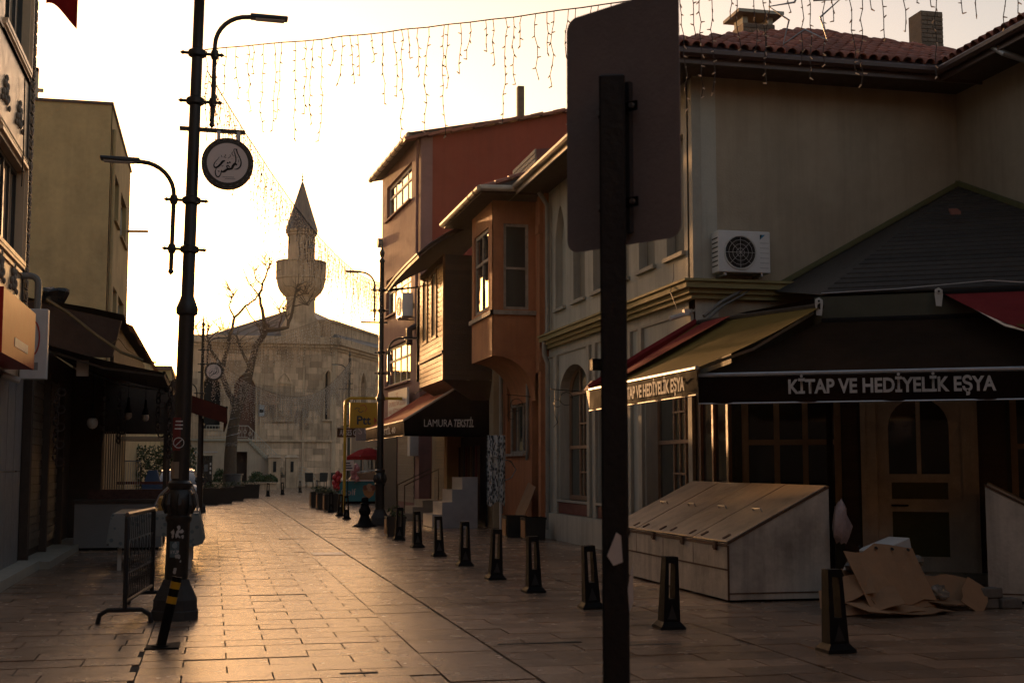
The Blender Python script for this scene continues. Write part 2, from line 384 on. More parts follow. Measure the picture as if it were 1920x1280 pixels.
for q in slabs:
    x, y = (q[0] + q[1]) / 2, (q[2] + q[3]) / 2
    dz = rnd.uniform(-.0035, .0025) - (.006 if rnd.random() < .06 else 0)
    if q in ns:
        piece('paver', pm, pavement, (x, y, -.013 + dz), (q[1] - q[0], q[3] - q[2], .026), (rnd.uniform(-.004, .004), rnd.uniform(-.003, .003), rnd.uniform(-.003, .003)))
    else:
        t0, t1 = rnd.uniform(-.002, .002), rnd.uniform(-.002, .002); z = dz
        rest.add([(q[0], q[2], -.02), (q[1], q[2], -.02), (q[1], q[3], -.02), (q[0], q[3], -.02), (q[0], q[2], z), (q[1], q[2], z + t0), (q[1], q[3], z + t0 + t1), (q[0], q[3], z + t1)],
                 [(4, 5, 6, 7), (0, 1, 5, 4), (1, 2, 6, 5), (2, 3, 7, 6), (3, 0, 4, 7)])
        tints.append(rnd.random())
ro = rest.build('paving_slabs', PAVER, pavement); tag(ro, kind='stuff')
at = ro.data.attributes.new('tint', 'FLOAT', 'FACE')
for i in range(len(ro.data.polygons)): at.data[i].value = tints[i // 5]
for (x0, x1, y) in ((1.02, 1.32, 10.55), (3.55, 4.25, 11.62), (-0.05, 0.62, 26.6), (2.6, 3.4, 11.95), (1.5, 2.2, 30.2)):
    MB().box(x0, x1, y, y + .05, -.012, .0045).build('dark_gap_strip', BLK, pavement)  # flat black strips stand for the dark of broken paver gaps
MB().add([(1.86, 24.6, .0045), (2.44, 24.6, .0045), (2.44, 25.3, .0045), (1.86, 25.3, .0045)], [(0, 1, 2, 3)]).build('inspection_cover', STEEL, pavement)

# ------------------------------------------------------------------ cream corner house (right)
ch = thing('cream_house', 'two storey cream plaster house with tiled roof and mustard cornice at right', 'house', (7.6, 19.9, 0))
def YZ(b, y0): return b.frame((7.6, y0, 0), (0, -1, 0), (-1, 0, 0))      # street facade: u runs towards the camera
y1 = 29.4
uw = [(27.94, 28.78, 5.2, 7.55, 1), (26.35, 27.27, 5.2, 7.2, 0), (24.85, 25.75, 5.2, 7.2, 0), (21.86, 22.76, 5.2, 7.2, 0), (20.37, 21.24, 5.2, 7.2, 0), (23.35, 24.25, 5.2, 7.2, 0)]
lw = [(26.15, 28.45, 0.9, 3.84, 1), (23.4, 25.4, 0.9, 3.84, 1), (20.2, 22.45, 0.9, 3.84, 1)]
hs = [(y1 - b, y1 - a, c, d) for a, b, c, d, e in uw + lw]
w = MB(); YZ(w, y1); w.wall(y1 - 19.9, 8.05, 0.4, hs)
for a, b, c, d, e in lw: w.arch(y1 - b, y1 - a, d - 0.62, d, -0.4, 0.0, 12)
a, b, c, d, e = uw[0]; w.arch(y1 - b, y1 - a, d - 0.8, d, -0.4, 0.0, 12, 1.0)
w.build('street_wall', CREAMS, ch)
e_ = MB().frame((7.6, 19.9, 0), (1, 0, 0), (0, -1, 0)); e_.M[1][3] = 19.902
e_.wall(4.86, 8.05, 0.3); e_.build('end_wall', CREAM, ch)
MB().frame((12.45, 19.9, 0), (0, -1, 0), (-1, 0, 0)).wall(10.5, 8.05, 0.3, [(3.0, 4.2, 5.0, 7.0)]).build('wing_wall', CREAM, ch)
window(ch, (12.45, 16.9, 5.0), (0, -1, 0), (-1, 0, 0), 1.2, 2.0, WOODF, GLASS, 2, 1, sill=.05)
MB().box(8.25, 12.6, 20.25, 29.2, 0, 8.0).build('inner_core', BLK, ch)
# corner strip
MB().box(7.56, 7.72, 19.86, 20.02, 4.68, 8.0).build('corner_strip', STONEC, ch)
# cornice: stepped band along the street and round the corner
c_ = MB()
for z0, z1, o in ((4.34, 4.42, .10), (4.42, 4.50, .16), (4.50, 4.60, .24), (4.60, 4.64, .28)):
    c_.box(7.6 - o, 7.62, 19.9 - o, 29.42, z0, z1); c_.box(7.62, 9.6, 19.9 - o, 19.92, z0, z1)
c_.build('cornice', CORN, ch)
MB().box(7.57, 7.6, 19.88, 29.4, 4.13, 4.17).build('string_course', STONEC, ch)
for a, b, c, d, e in uw:
    o = (7.6, b, c)
    f = MB().frame(o, (0, -1, 0), (-1, 0, 0)); ww, hh = b - a, d - c
    rec = -.16
    if e: f.archplate(0, ww, 0, hh - .8, hh, rec - .02, rec, 12, 1.0); f.build('blind_arch', CREAMS, ch)
    else: f.box(0, ww, 0, hh, rec - .04, rec); f.build('roller_blind', mat('tan_blind', (0.25, 0.21, 0.155), 0.8, 0.1, 2), ch)
    MB().frame(o, (0, -1, 0), (-1, 0, 0)).box(-.06, ww + .06, -.07, 0, -.16, .07).build('sill', STONEC, ch)
def arched_window(parent, o, u, d, w, h, spring, fm, pm_, recess=.22):
    f = MB().frame(o, u, d); a, b = -recess - .05, -recess
    for x0, x1 in ((0, .07), (w - .07, w), (w * .36, w * .36 + .06), (w * .64 - .06, w * .64)): f.box(x0, x1, 0, h - .12 if 0.1 < x0 / w < .9 else spring, a, b)
    f.box(.07, w - .07, 0, .10, a + .003, b + .01)
    for y in (spring - .02, h * .38, ): f.box(.07, w - .07, y, y + .07, a + .006, b + .015)
    for y in (h * .2, h * .56): f.box(w * .36, w * .64, y, y + .035, a + .006, b + .008)
    f.box(w / 2 - .018, w / 2 + .018, .1, spring, a + .009, b - .005)
    n = 12; pts = arc((w / 2, spring, 0), w / 2 - .035, 0, math.pi, n, (1, 0, 0), (0, (h - spring) / (w / 2), 0))
    f.tube([(p.x, p.y, -recess - .025) for p in pts], .04, 5)
    fo = f.build('arched_window', fm, parent)
    for x0, x1 in ((.07, w * .36), (w * .36 + .06, w * .64 - .06), (w * .64, w - .07)):
        for y0, y1_ in ((.1, h * .38), (h * .38 + .07, spring - .02)):
            MB().frame(o, u, d).box(x0, x1, y0, y1_, a + .012, a + .02).build('pane', pm_, fo)
    MB().frame(o, u, d).archplate(.05, w - .05, spring + .05, spring + .06, h - .04, a + .012, a + .02).build('fanlight', pm_, fo)
    MB().frame(o, u, d).box(-.05, w + .05, -.05, 0, -recess, .06).build('sill', STONEC, fo)
    return fo
for a, b, c, d, e in lw:
    arched_window(ch, (7.6, b, c), (0, -1, 0), (-1, 0, 0), b - a, d - c, d - c - .62, WOODF, GLASSG)
    MB().box(7.565, 7.6, a, b, .60, .84).build('apron_panel', mat('oxblood_panel', (0.12, 0.03, 0.025), .7), ch)
for y in (28.6, 26.0, 25.55, 23.25, 22.6, 20.05): MB().box(7.54, 7.6, y - .09, y + .09, .6, 4.13).build('pilaster', STONEC, ch)
MB().box(7.5, 7.6, 19.88, 29.4, 0, .58).build('plinth', CREAMS, ch)
# roof: hipped end, peak at (10.9, 22.3)
PK = (10.9, 22.3, 9.8); EZ = 8.25
rf = MB()
rf.quad((6.85, 19.1, EZ), (14.95, 19.1, EZ), PK, PK) if False else rf.add([(6.85, 19.1, EZ), (14.95, 19.1, EZ), PK], [(0, 1, 2)])
rf.add([(6.85, 30.6, EZ), (6.85, 19.1, EZ), PK, (10.9, 30.6, 9.8)], [(0, 1, 2, 3)])
rf.add([(11.65, 9.0, 8.22), (11.65, 21.6, 8.22), (16.0, 21.6, 10.2), (16.0, 9.0, 10.2)], [(3, 2, 1, 0)])
roof = rf.build('roof', GUTTER, ch)
sf = MB(); sf.box(6.9, 14.9, 19.15, 20.0, 8.05, 8.12); sf.box(6.9, 7.7, 20.0, 30.5, 8.05, 8.12); sf.box(11.7, 12.5, 9.0, 19.15, 8.05, 8.121)
sf.build('soffit', SOFFIT, ch)
gt = MB(); gt.tube([(6.82, 19.03, 8.16), (11.62, 19.03, 8.16)], .075, 8); gt.tube([(11.60, 9.0, 8.15), (11.60, 19.05, 8.15)], .075, 8)
gt.box(6.9, 14.9, 19.1, 19.14, 8.0, 8.24); gt.box(11.66, 11.70, 9.0, 19.1, 8.0, 8.24)
gt.build('gutter', GUTTER, ch, True)
# street-side gutter and fascia, sunlight put in as a paler colour
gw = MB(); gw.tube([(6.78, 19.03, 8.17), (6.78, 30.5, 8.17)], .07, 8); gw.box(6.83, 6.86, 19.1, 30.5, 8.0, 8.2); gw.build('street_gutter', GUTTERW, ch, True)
MB().tube([(11.66, 17.6, 8.12), (11.72, 17.4, 7.95), (12.36, 17.3, 7.75)], .05, 8).build('gutter_elbow', STEEL, ch, True)
# barrel tiles
tm_ = MB(); n = 6; L_ = .42
for k, (ra, sg) in enumerate(((.088, 1),)):
    vs = []
    for i in range(2):
        for j in range(n + 1):
            a = math.pi * j / n; rr = ra * (1.08 if i == 0 else .88)
            vs.append((rr * math.cos(a), i * L_, rr * math.sin(a)))
        for j in range(n + 1):
            a = math.pi * j / n; rr = ra * (1.08 if i == 0 else .88) - .016
            vs.append((rr * math.cos(a), i * L_, rr * math.sin(a)))
    m_ = n + 1
    fs = [(j, j + 1, 2 * m_ + j + 1, 2 * m_ + j) for j in range(n)] + [(m_ + j + 1, m_ + j, 3 * m_ + j, 3 * m_ + j + 1) for j in range(n)] + [(j + 1, j, m_ + j, m_ + j + 1) for j in range(n)]
    tm_.add(vs, fs)
tme = bpy.data.meshes.new('roof_tile'); tme.from_pydata(tm_.v, [], tm_.f); tme.update(); tme.materials.append(TILE)
for p in tme.polygons: p.use_smooth = True
sl_ = math.atan2(9.8 - EZ, 22.3 - 19.1); slen = math.hypot(9.8 - EZ, 3.2)
c0 = 0
for k in range(10):
    s0 = k * .355; y = 19.06 + s0 * math.cos(sl_); z = EZ + s0 * math.sin(sl_) + .018
    fr_ = s0 / slen; xa, xb = 6.9 + (10.9 - 6.9) * fr_, 14.9 - (14.9 - 10.9) * fr_
    x = 6.95 + ((k % 2) * .0)
    while x < min(xb, 13.6):
        if x > xa and (x - 11.65) * .455 < (z - 8.22) + .25:
            piece('roof_tile', tme, roof, (x + rnd.uniform(-.008, .008), y, z), rot=(sl_ + rnd.uniform(-.02, .02), 0, rnd.uniform(-.03, .03)))
        x += .205
y = 9.2
while y < 18.9:
    piece('roof_tile', tme, roof, (11.62, y, 8.25), rot=(math.atan(.455) + rnd.uniform(-.02, .02), 0, -math.pi / 2 + rnd.uniform(-.03, .03))); y += .205
rt = MB(); rt.tube([(6.9, 19.15, EZ + .06), PK], .09, 7); rt.tube([PK, (14.9, 19.15, EZ + .06)], .09, 7); rt.build('hip_ridge', TILE, roof, True)
def chimney(x, y, z0, w, d, h, cap):
    c = MB(); c.box(x - w / 2, x + w / 2, y - d / 2, y + d / 2, z0, z0 + h)
    o = c.build('chimney', BRICK, roof)
    nb = unit_box('brick', BRICK)
    zz = z0 + .04; k = 0
    while zz < z0 + h - .05:
        for i in range(2):
            off = .0 if k % 2 else .5
            for bx in ([-.26, .26] if k % 2 else [-.36, 0.02, .38]):
                bw = w * (.47 if k % 2 else (.22 if abs(bx) > .3 else .47))
                if i == 0: piece('brick', nb, roof, (x + bx * w, y - d / 2, zz + .03), (bw, .03, .06))
        zz += .085; k += 1
    if cap:
        cc = MB(); cc.box(x - w * .72, x + w * .72, y - d * .75, y + d * .75, z0 + h + .16, z0 + h + .22)
        for sx in (-.4, .4): cc.box(x + sx * w - .05, x + sx * w + .05, y - d * .4, y + d * .4, z0 + h, z0 + h + .16)
        cc.build('chimney_cap', STONEC, roof)
chimney(9.62, 22.0, 9.0, .62, .5, .72, True)
chimney(13.4, 22.4, 8.9, .46, .46, 1.5, False)
# downpipe at the far end, wall lantern, cables
dp = MB(); dp.tube([(7.3, 29.15, 8.0), (7.5, 29.15, 7.7), (7.5, 29.15, 4.75), (7.42, 29.15, 4.5), (7.42, 29.15, 4.2), (7.5, 29.15, 4.0), (7.5, 29.15, .2)], .055, 8); dp.build('downpipe', mat('grey_pipe', (0.24, 0.22, 0.19), .5), ch, True)
cb = MB(); cb.tube([(7.45, 20.5, 5.0), (7.4, 20.35, 4.75), (7.32, 20.3, 4.5), (7.4, 20.2, 4.2)], .008, 4)
cb.tube([(8.6, 19.8, 4.66), (8.3, 19.75, 4.45), (7.9, 19.55, 4.25), (7.55, 19.4, 4.0)], .03, 6); cb.tube([(8.65, 19.8, 4.62), (8.35, 19.72, 4.4), (7.9, 19.5, 4.18), (7.6, 19.35, 3.95)], .02, 6)
cb.build('cable', mat('grey_cable', (0.16, 0.14, 0.12), .6), ch, True)
cm = MB(); cm.box(7.45, 7.6, 20.0, 20.1, 4.08, 4.18); cm.tube([(7.45, 20.05, 4.1), (7.2, 20.0, 4.02)], .04, 8); cm.build('security_camera', WHITEP, ch)
# wrought iron sign bracket by the arched window
ib = MB(); ib.tube([(7.6, 26.6, 3.2), (6.9, 26.6, 3.25)], .012, 4); ib.tube(arc((7.25, 26.6, 3.05), .14, 0, 5.2, 10), .008, 4); ib.tube([(7.0, 26.6, 3.24), (7.0, 26.6, 2.7), (7.06, 26.6, 2.55), (6.97, 26.6, 2.45)], .008, 4); ib.tube(arc((7.05, 26.6, 2.95), .08, 0, 5.5, 8), .007, 4)
tag(ib.build('sign_bracket', IRON, None, loc=(7.6, 26.6, 3.2)), 'thin scrolled iron bracket sticking out before the arched window', 'bracket')
ln = thing('wall_lantern', 'dark box shaped lantern with small red hood left of the sign post', 'lantern', (7.6, 24.5, 3.2))
MB().box(7.18, 7.6, 24.4, 24.6, 3.5, 3.72).build('bracket', IRON, ln); MB().hexa([(7.08, 24.35, 3.12), (7.42, 24.35, 3.12), (7.42, 24.7, 3.12), (7.08, 24.7, 3.12)], [(7.2, 24.45, 3.3), (7.32, 24.45, 3.3), (7.32, 24.6, 3.3), (7.2, 24.6, 3.3)]).build('hood', mat('lantern_red', (.2, .02, .02), .6), ln)
MB().hexa([(7.18, 24.42, 2.72), (7.32, 24.42, 2.72), (7.32, 24.6, 2.72), (7.18, 24.6, 2.72)], [(7.12, 24.38, 3.11), (7.38, 24.38, 3.11), (7.38, 24.66, 3.11), (7.12, 24.66, 3.11)]).build('glass_body', mat('amber_glass', (.10, .06, .02), .4), ln)
# air conditioner on the end wall
def ac_unit(label, o, u, d, w, h, dp, logo=True):
    t = thing('air_conditioner', label, 'air conditioner', o)
    MB().frame(o, u, d).box(0, w, 0, h, .08, .08 + dp).build('casing', WHITES, t, bevel=.012)
    f = .08 + dp
    fm = MB().frame(o, u, d); cx, cy, r = w * .42, h * .48, h * .40
    fm.tube([(cx + r * math.cos(a * math.pi / 12), cy + r * math.sin(a * math.pi / 12), f + .006) for a in range(25)], .016, 5, False); fm.build('fan_rim', WHITEP, t)
    q = MB().frame(o, u, d); q.prism([(cx + r * math.cos(a * math.pi / 12), cy + r * math.sin(a * math.pi / 12)) for a in range(24)], f - .01, f + .003); q.build('fan_opening', BLK, t)
    gr = MB().frame(o, u, d)
    for i in range(1, 4): gr.tube([(cx + r * i / 4 * math.cos(a * math.pi / 8), cy + r * i / 4 * math.sin(a * math.pi / 8), f + .012) for a in range(17)], .004, 3, False)
    for i in range(8): gr.tube([(cx, cy, f + .012), (cx + r * math.cos(i * math.pi / 4), cy + r * math.sin(i * math.pi / 4), f + .012)], .004, 3)
    gr.build('fan_grille', STEEL, t)
    fb = MB().frame(o, u, d)
    for i in range(5):
        a0 = i * 2 * math.pi / 5
        fb.add([(cx, cy, f + .004), (cx + r * .85 * math.cos(a0), cy + r * .85 * math.sin(a0), f + .005), (cx + r * .85 * math.cos(a0 + .6), cy + r * .85 * math.sin(a0 + .6), f + .007)], [(0, 1, 2)])
    fb.build('fan_blades', IRON, t)
    for i in range(7): MB().frame(o, u, d).box(-.004, 0, .1 + i * h * .11, .1 + i * h * .11 + .02, .12, .06 + dp).build('louvre', IRON, t)
    for i in range(6): MB().frame(o, u, d).box(w * .80, w * .97, .08 + i * h * .12, .084 + i * h * .12, f, f + .003).build('panel_line', IRON, t)
    if logo: MB().frame(o, u, d).add([(w * .80, h * .92, f + .004), (w * .90, h * .92, f + .004), (w * .80, h * .80, f + .004)], [(0, 1, 2)]).build('logo_mark', mat('logo_blue', (.03, .22, .36), .4), t); MB().frame(o, u, d).add([(w * .80, h * .92, f + .005), (w * .84, h * .92, f + .005), (w * .80, h * .80, f + .005)], [(0, 1, 2)]).build('logo_dark_part', BLK, t)  # smaller logo triangle is plain black
    for x in (.12 * w, .82 * w): MB().frame(o, u, d).box(x, x + .035, -.05, 0, 0, f - .02).build('wall_bracket', STEEL, t)
    return t
ac_unit('white air conditioner with round black fan on the cream end wall', (7.86, 19.9, 4.74), (1, 0, 0), (0, -1, 0), .90, .68, .30)

# ------------------------------------------------------------------ annex shop in the corner (front turned 31 degrees)
dx, dy = .857, -.515; nx, ny = -.515, -.857
an = thing('corner_annex', 'low dark shop annex with shingled lean-to roof filling the house corner', 'shop', (7.7, 18.57, 0))
def AF(b, t=0.0, off=0.0, z=0.0): return b.frame((7.7 + dx * t + nx * off, 18.57 + dy * t + ny * off, z), (dx, dy, 0), (nx, ny, 0))
DARKG = mat('dark_green_wood', (0.03, 0.032, 0.02), .7, .3, 5)
AF(MB()).wall(5.5, 3.9, .12, [(.10, 1.56, .95, 2.95), (1.9, 3.38, 0.0, 2.9), (3.9, 5.2, .95, 2.8)]).build('front_wall', DARKG, an)
MB().box(7.66, 7.76, 18.57, 19.86, 0, 3.9).build('side_wall', DARKG, an)
for i in range(22):                                   # lap boards beside the door
    b = AF(MB(), 1.58, 0, .15 + i * .13); b.box(0, .22, 0, .125, .002, .022); b.build('siding_board', BOARDD, an)
for i in range(18):
    b = AF(MB(), 3.42, 0, .15 + i * .15); b.box(0, .42, 0, .145, .002, .022); b.build('siding_board', BOARDD, an)
wn = AF(MB(), .10, 0, .95); o = wn.M.translation.copy()
fo = window(an, o, (dx, dy, 0), (nx, ny, 0), 1.46, 2.0, WOODP, GLASS, 3, 2, .10, .02, transom=.52, sill=.1)
sw = MB(); sw.box(7.60, 7.66, 18.6, 18.68, .2, 2.9); sw.box(7.60, 7.66, 19.2, 19.27, .2, 2.9); sw.box(7.60, 7.66, 19.74, 19.84, .2, 2.9); sw.box(7.61, 7.66, 18.68, 19.74, 1.0, 1.08); sw.build('side_window_frame', WOODF, an)
MB().box(7.645, 7.659, 18.68, 19.74, .3, 2.9).build('side_pane', GLASS, an)
DOORW = mat('old_white_door', (0.72, 0.64, 0.55), .7, .2, 4, .3, 30, stain=.3)
OLIVE = mat('olive_panel', (0.10, 0.09, 0.02), .6, .2, 4)
jb = AF(MB(), 1.84); jb.box(0, .22, 0, 2.92, -.1, .06); jb.box(1.40, 1.62, 0, 2.92, -.1, .06); jb.box(.22, 1.40, 2.78, 2.92, -.1, .058); jb.box(.03, .08, 0, 2.9, .06, .09); jb.box(1.52, 1.58, 0, 2.9, .06, .09); jb.build('door_frame', DOORW, an)
dr = AF(MB(), 2.06)
dr.wall(1.18, 2.78, .06, [(.17, 1.01, 1.52, 2.62), (.20, .98, 1.16, 1.40), (.20, .98, .34, .98)]); dr.arch(.17, 1.01, 2.2, 2.62, -.06, 0, 12)
dr.box(.56, .62, 1.52, 2.60, -.05, -.01)
for (a, b, c, d) in ((.17, 1.01, 1.13, 1.43), (.17, 1.01, .31, 1.01)):
    dr.box(a, b, c, c + .03, .002, .02); dr.box(a, b, d - .03, d, .002, .02); dr.box(a, a + .03, c + .03, d - .03, .002, .02); dr.box(b - .03, b, c + .03, d - .03, .002, .02)
door = dr.build('door', DOORW, an)
AF(MB(), 2.06).box(.15, 1.03, 1.5, 2.64, -.05, -.04).build('door_glass', GLASS, door)
p_ = AF(MB(), 2.06); p_.box(.18, 1.0, 1.14, 1.42, -.045, -.03); p_.build('door_panel', OLIVE, door)
p_ = AF(MB(), 2.06); p_.box(.18, 1.0, .32, 1.0, -.045, -.03); p_.build('door_panel', OLIVE, door)
hd = AF(MB(), 2.06); hd.tube([(.20, 1.07, .0), (.21, 1.07, .05), (.40, 1.07, .05), (.42, 1.07, .0)], .014, 5); hd.build('handle', IRON, door)
AF(MB(), 1.75).box(0, 1.8, 0, .13, 0, .35).build('doorstep', STONEC, an)
fo = window(an, AF(MB(), 3.9, 0, .95).M.translation.copy(), (dx, dy, 0), (nx, ny, 0), 1.3, 1.85, WOODP, GLASS, 2, 2, .09, .02, transom=.52)
# lean-to roof: front plane C-D-A and left plane C-A-B
A = Vector((12.42, 19.86, 6.42)); B = Vector((8.95, 19.86, 4.5)); C = Vector((8.2, 16.6, 4.0)); D = Vector((12.42, 14.06, 4.0))
rr_ = MB(); rr_.add([C, D, A], [(0, 1, 2)]); rr_.add([C, A, B], [(0, 1, 2)]); rr_.add([C - Vector((0, 0, .05)), D - Vector((0, 0, .05)), A - Vector((0, 0, .05))], [(2, 1, 0)])
ar = rr_.build('roof', SHING, an)
N = 26
for i in range(N):                                    # lapped shingle courses
    t0, t1 = i / N, (i + 1.25) / N; t1 = min(t1, 1)
    l0, r0, l1, r1 = C.lerp(A, t0), D.lerp(A, t0), C.lerp(A, t1), D.lerp(A, t1)
    up = Vector((0, 0, .028)); q = MB(); q.hexa([l0 + Vector((0, 0, .004)), r0 + Vector((0, 0, .004)), r1 + Vector((0, 0, .001)), l1 + Vector((0, 0, .001))], [l0 + up, r0 + up, r1 + Vector((0, 0, .006)), l1 + Vector((0, 0, .006))])
    q.build('shingle_course', SHING, ar)
tr_ = MB(); tr_.tube([B + Vector((0, -.03, .06)), A + Vector((0, -.03, .06))], .055, 4); tr_.tube([A + Vector((-.03, 0, .06)), Vector((12.40, 14.1, 4.07))], .055, 4); tr_.build('flashing', GREENT, ar)
tg = MB(); tg.hexa([(11.10, 18.0, 5.52), (11.24, 17.94, 5.52), (11.27, 18.08, 5.6), (11.14, 18.12, 5.6)], [(11.10, 18.0, 5.57), (11.24, 17.94, 5.57), (11.27, 18.08, 5.64), (11.14, 18.12, 5.64)])
tag(tg.build('broken_tile', TILE, None, loc=(11.18, 18, 5.55)), 'orange broken tile piece lying on the dark shingle roof', 'tile')
fa = MB(); fa.frame(C, (dx, dy, 0), (nx, ny, 0)); fa.box(-.1, 4.9, -.42, -.03, -.06, .0); fa.box(-.1, 4.9, -.46, -.425, -.05, .03); fa.build('fascia', mat('fascia_olive', (.05, .05, .028), .6), an)
fa = MB(); fa.quad(C + Vector((0, 0, -.03)), D + Vector((0, 0, -.03)), (12.4, 15.75, 3.95), (7.75, 18.55, 3.95)); fa.build('porch_ceiling', SOFFIT, an)
pp = MB(); pp.frame(C, (dx, dy, 0), (nx, ny, 0)); pp.box(.02, .10, -4.0, -.43, -.12, -.04); pp.box(3.4, 3.48, -4.0, -.43, -.12, -.04); pp.build('porch_post', IRON, an)

# ------------------------------------------------------------------ awnings
def awning(label, back0, back1, front0, front1, cloth, val_h=.34, sag=.06, val_m=None, bar_m=None, group='awnings', cheeks=False, arms=True, name='awning'):
    """back0-back1 cassette line, front0-front1 front bar"""
    b0, b1, f0, f1 = map(Vector, (back0, back1, front0, front1))
    t = thing(name, label, 'awning', (b0 + b1) / 2, group)
    nu, nv = 10, 8; m_ = MB(); vs = []
    for j in range(nv + 1):
        v = j / nv
        for i in range(nu + 1):
            u = i / nu; p = b0.lerp(b1, u).lerp(f0.lerp(f1, u), v)
            p.z -= sag * math.sin(math.pi * v) * (0.7 + .3 * math.sin(9 * u)); vs.append(p)
    fs = [(j * (nu + 1) + i, j * (nu + 1) + i + 1, (j + 1) * (nu + 1) + i + 1, (j + 1) * (nu + 1) + i) for j in range(nv) for i in range(nu)]
    m_.add(vs, fs); m_.build('canopy', cloth, t, True)
    bm_ = bar_m or GUTTERW
    MB().tube([f0, f1], .028, 8).build('front_bar', bm_, t, True)
    MB().tube([b0, b1], .05, 8).build('cassette', IRON, t, True)
    out = ((f0 - b0) + (f1 - b1)); out.z = 0; out.normalize()
    vm = MB(); n = 14; vs = []
    for i in range(n + 1):
        p = f0.lerp(f1, i / n) + out * .01
        w_ = .018 * math.sin(i * 2.1)
        vs += [p, p + Vector((0, 0, -val_h / 2)) + out * w_, p + Vector((0, 0, -val_h)) + out * w_ * 1.4]
    vm.add(vs, [(3 * i + k, 3 * i + 3 + k, 3 * i + 4 + k, 3 * i + 1 + k) for i in range(n) for k in range(2)])
    vm.build('valance', val_m or cloth, t, True)
    MB().tube([f0 - Vector((0, 0, val_h)) + out * .012, f1 - Vector((0, 0, val_h)) + out * .012], .012, 5).build('hem', bm_, t)
    if arms:
        for k in (.06, .94):
            a = b0.lerp(b1, k) - Vector((0, 0, .08)); c = f0.lerp(f1, k) - Vector((0, 0, .03)); mid = a.lerp(c, .5) - Vector((0, 0, .1))
            MB().tube([a, mid, c], .022, 5).build('arm', STEEL, t)
    t['o'] = 0; del t['o']
    return t, out
DKRED = fabric('dark_maroon_cloth', (0.024, 0.014, 0.008), .1)
OLGOLD = fabric('olive_gold_cloth', (0.15, 0.105, 0.028), .2)
REDGOLD = fabric('red_cloth', (0.22, 0.028, 0.03), .2)
VALD = fabric('dark_valance', (0.014, 0.008, 0.006), .03)
def E_(t, off, z): return Vector((8.2 + dx * t + nx * off, 16.6 + dy * t + ny * off, z))
aB, outB = awning('wide dark bookshop awning with white capital lettering along its valance', E_(0, .05, 3.62), E_(4.6, .05, 3.62), Vector((6.0, 15.62, 2.78)), Vector((10.2, 13.15, 2.78)), DKRED, .36, .05, VALD, STEEL)
ub = (Vector((10.2, 13.15, 0)) - Vector((6.0, 15.62, 0))).normalized()
text('KİTAP VE HEDİYELİK EŞYA', LETTER, aB, Vector((6.0, 15.62, 2.53)) + ub * 1.12, ub, (nx, ny, 0), .17, 2.42, depth=.05, bold=.03)
aA, outA = awning('olive gold awning with red edge facing the street beside the sign post', Vector((7.5, 19.5, 3.9)), Vector((8.12, 16.45, 3.82)), Vector((5.9, 20.2, 2.86)), Vector((5.9, 15.42, 2.86)), OLGOLD, .34, .05, VALD, GUTTERW)
text('KİTAP VE HEDİYELİK EŞYA', LETTER, aA, (5.9, 18.35, 2.60), (0, -1, 0), (-1, 0, 0), .17, 2.6, depth=.05, bold=.03)
MB().tube([(7.5, 19.55, 3.92), (6.7, 19.9, 3.42), (5.9, 20.22, 2.88)], .07, 6).build('rolled_edge', REDGOLD, aA, True)
ed = MB(); ed.quad((7.52, 19.3, 3.90), (7.62, 18.5, 3.90), (5.93, 19.0, 2.92), (5.92, 19.7, 2.90), .004); ed.build('red_band', REDGOLD, aA)
aC, outC = awning('red and gold awning at the right edge above the second bin', E_(1.6, .05, 3.95), E_(4.8, .05, 3.95), Vector((9.35, 13.3, 3.12)), Vector((12.2, 12.0, 3.12)), REDGOLD, .3, .05, OLGOLD, GUTTERW)
ed = MB(); ed.quad(Vector((9.40, 13.9, 3.33)), Vector((12.2, 12.6, 3.33)), Vector((12.2, 12.02, 3.14)), Vector((9.36, 13.32, 3.14)), .004); ed.build('gold_band', OLGOLD, aC)
def bracket(p, par):
    b = MB(); p = Vector(p)
    b.frame(p, (dx, dy, 0), (nx, ny, 0))
    b.prism([(-.04, -.16), (.03, -.17), (.05, -.02), (.045, .05), (.0, .085), (-.05, .06), (-.055, .0)], .05, .10)
    b.tube([(-.002, .03, .10), (-.002, .03, .12)], .03, 8); b.build('end_bracket', WHITEP, par)
    MB().frame(p, (dx, dy, 0), (nx, ny, 0)).tube([(0, .03, .1), (0, .03, .125)], .016, 8).build('pivot', BLK, par)
bracket(E_(-.02, .08, 3.86), aA); bracket(E_(1.55, .08, 3.93), aC)
cw = MB(); cw.tube([E_(0.0, .02, 4.02), E_(1.0, .02, 4.04), E_(2.2, .04, 4.10), E_(2.6, .03, 4.06), E_(4.6, .03, 4.05)], .009, 4); tag(cw.build('roof_cable', STEEL, None, loc=E_(0, 0, 4)), 'thin pale cable running along the dark roof edge', 'cable')

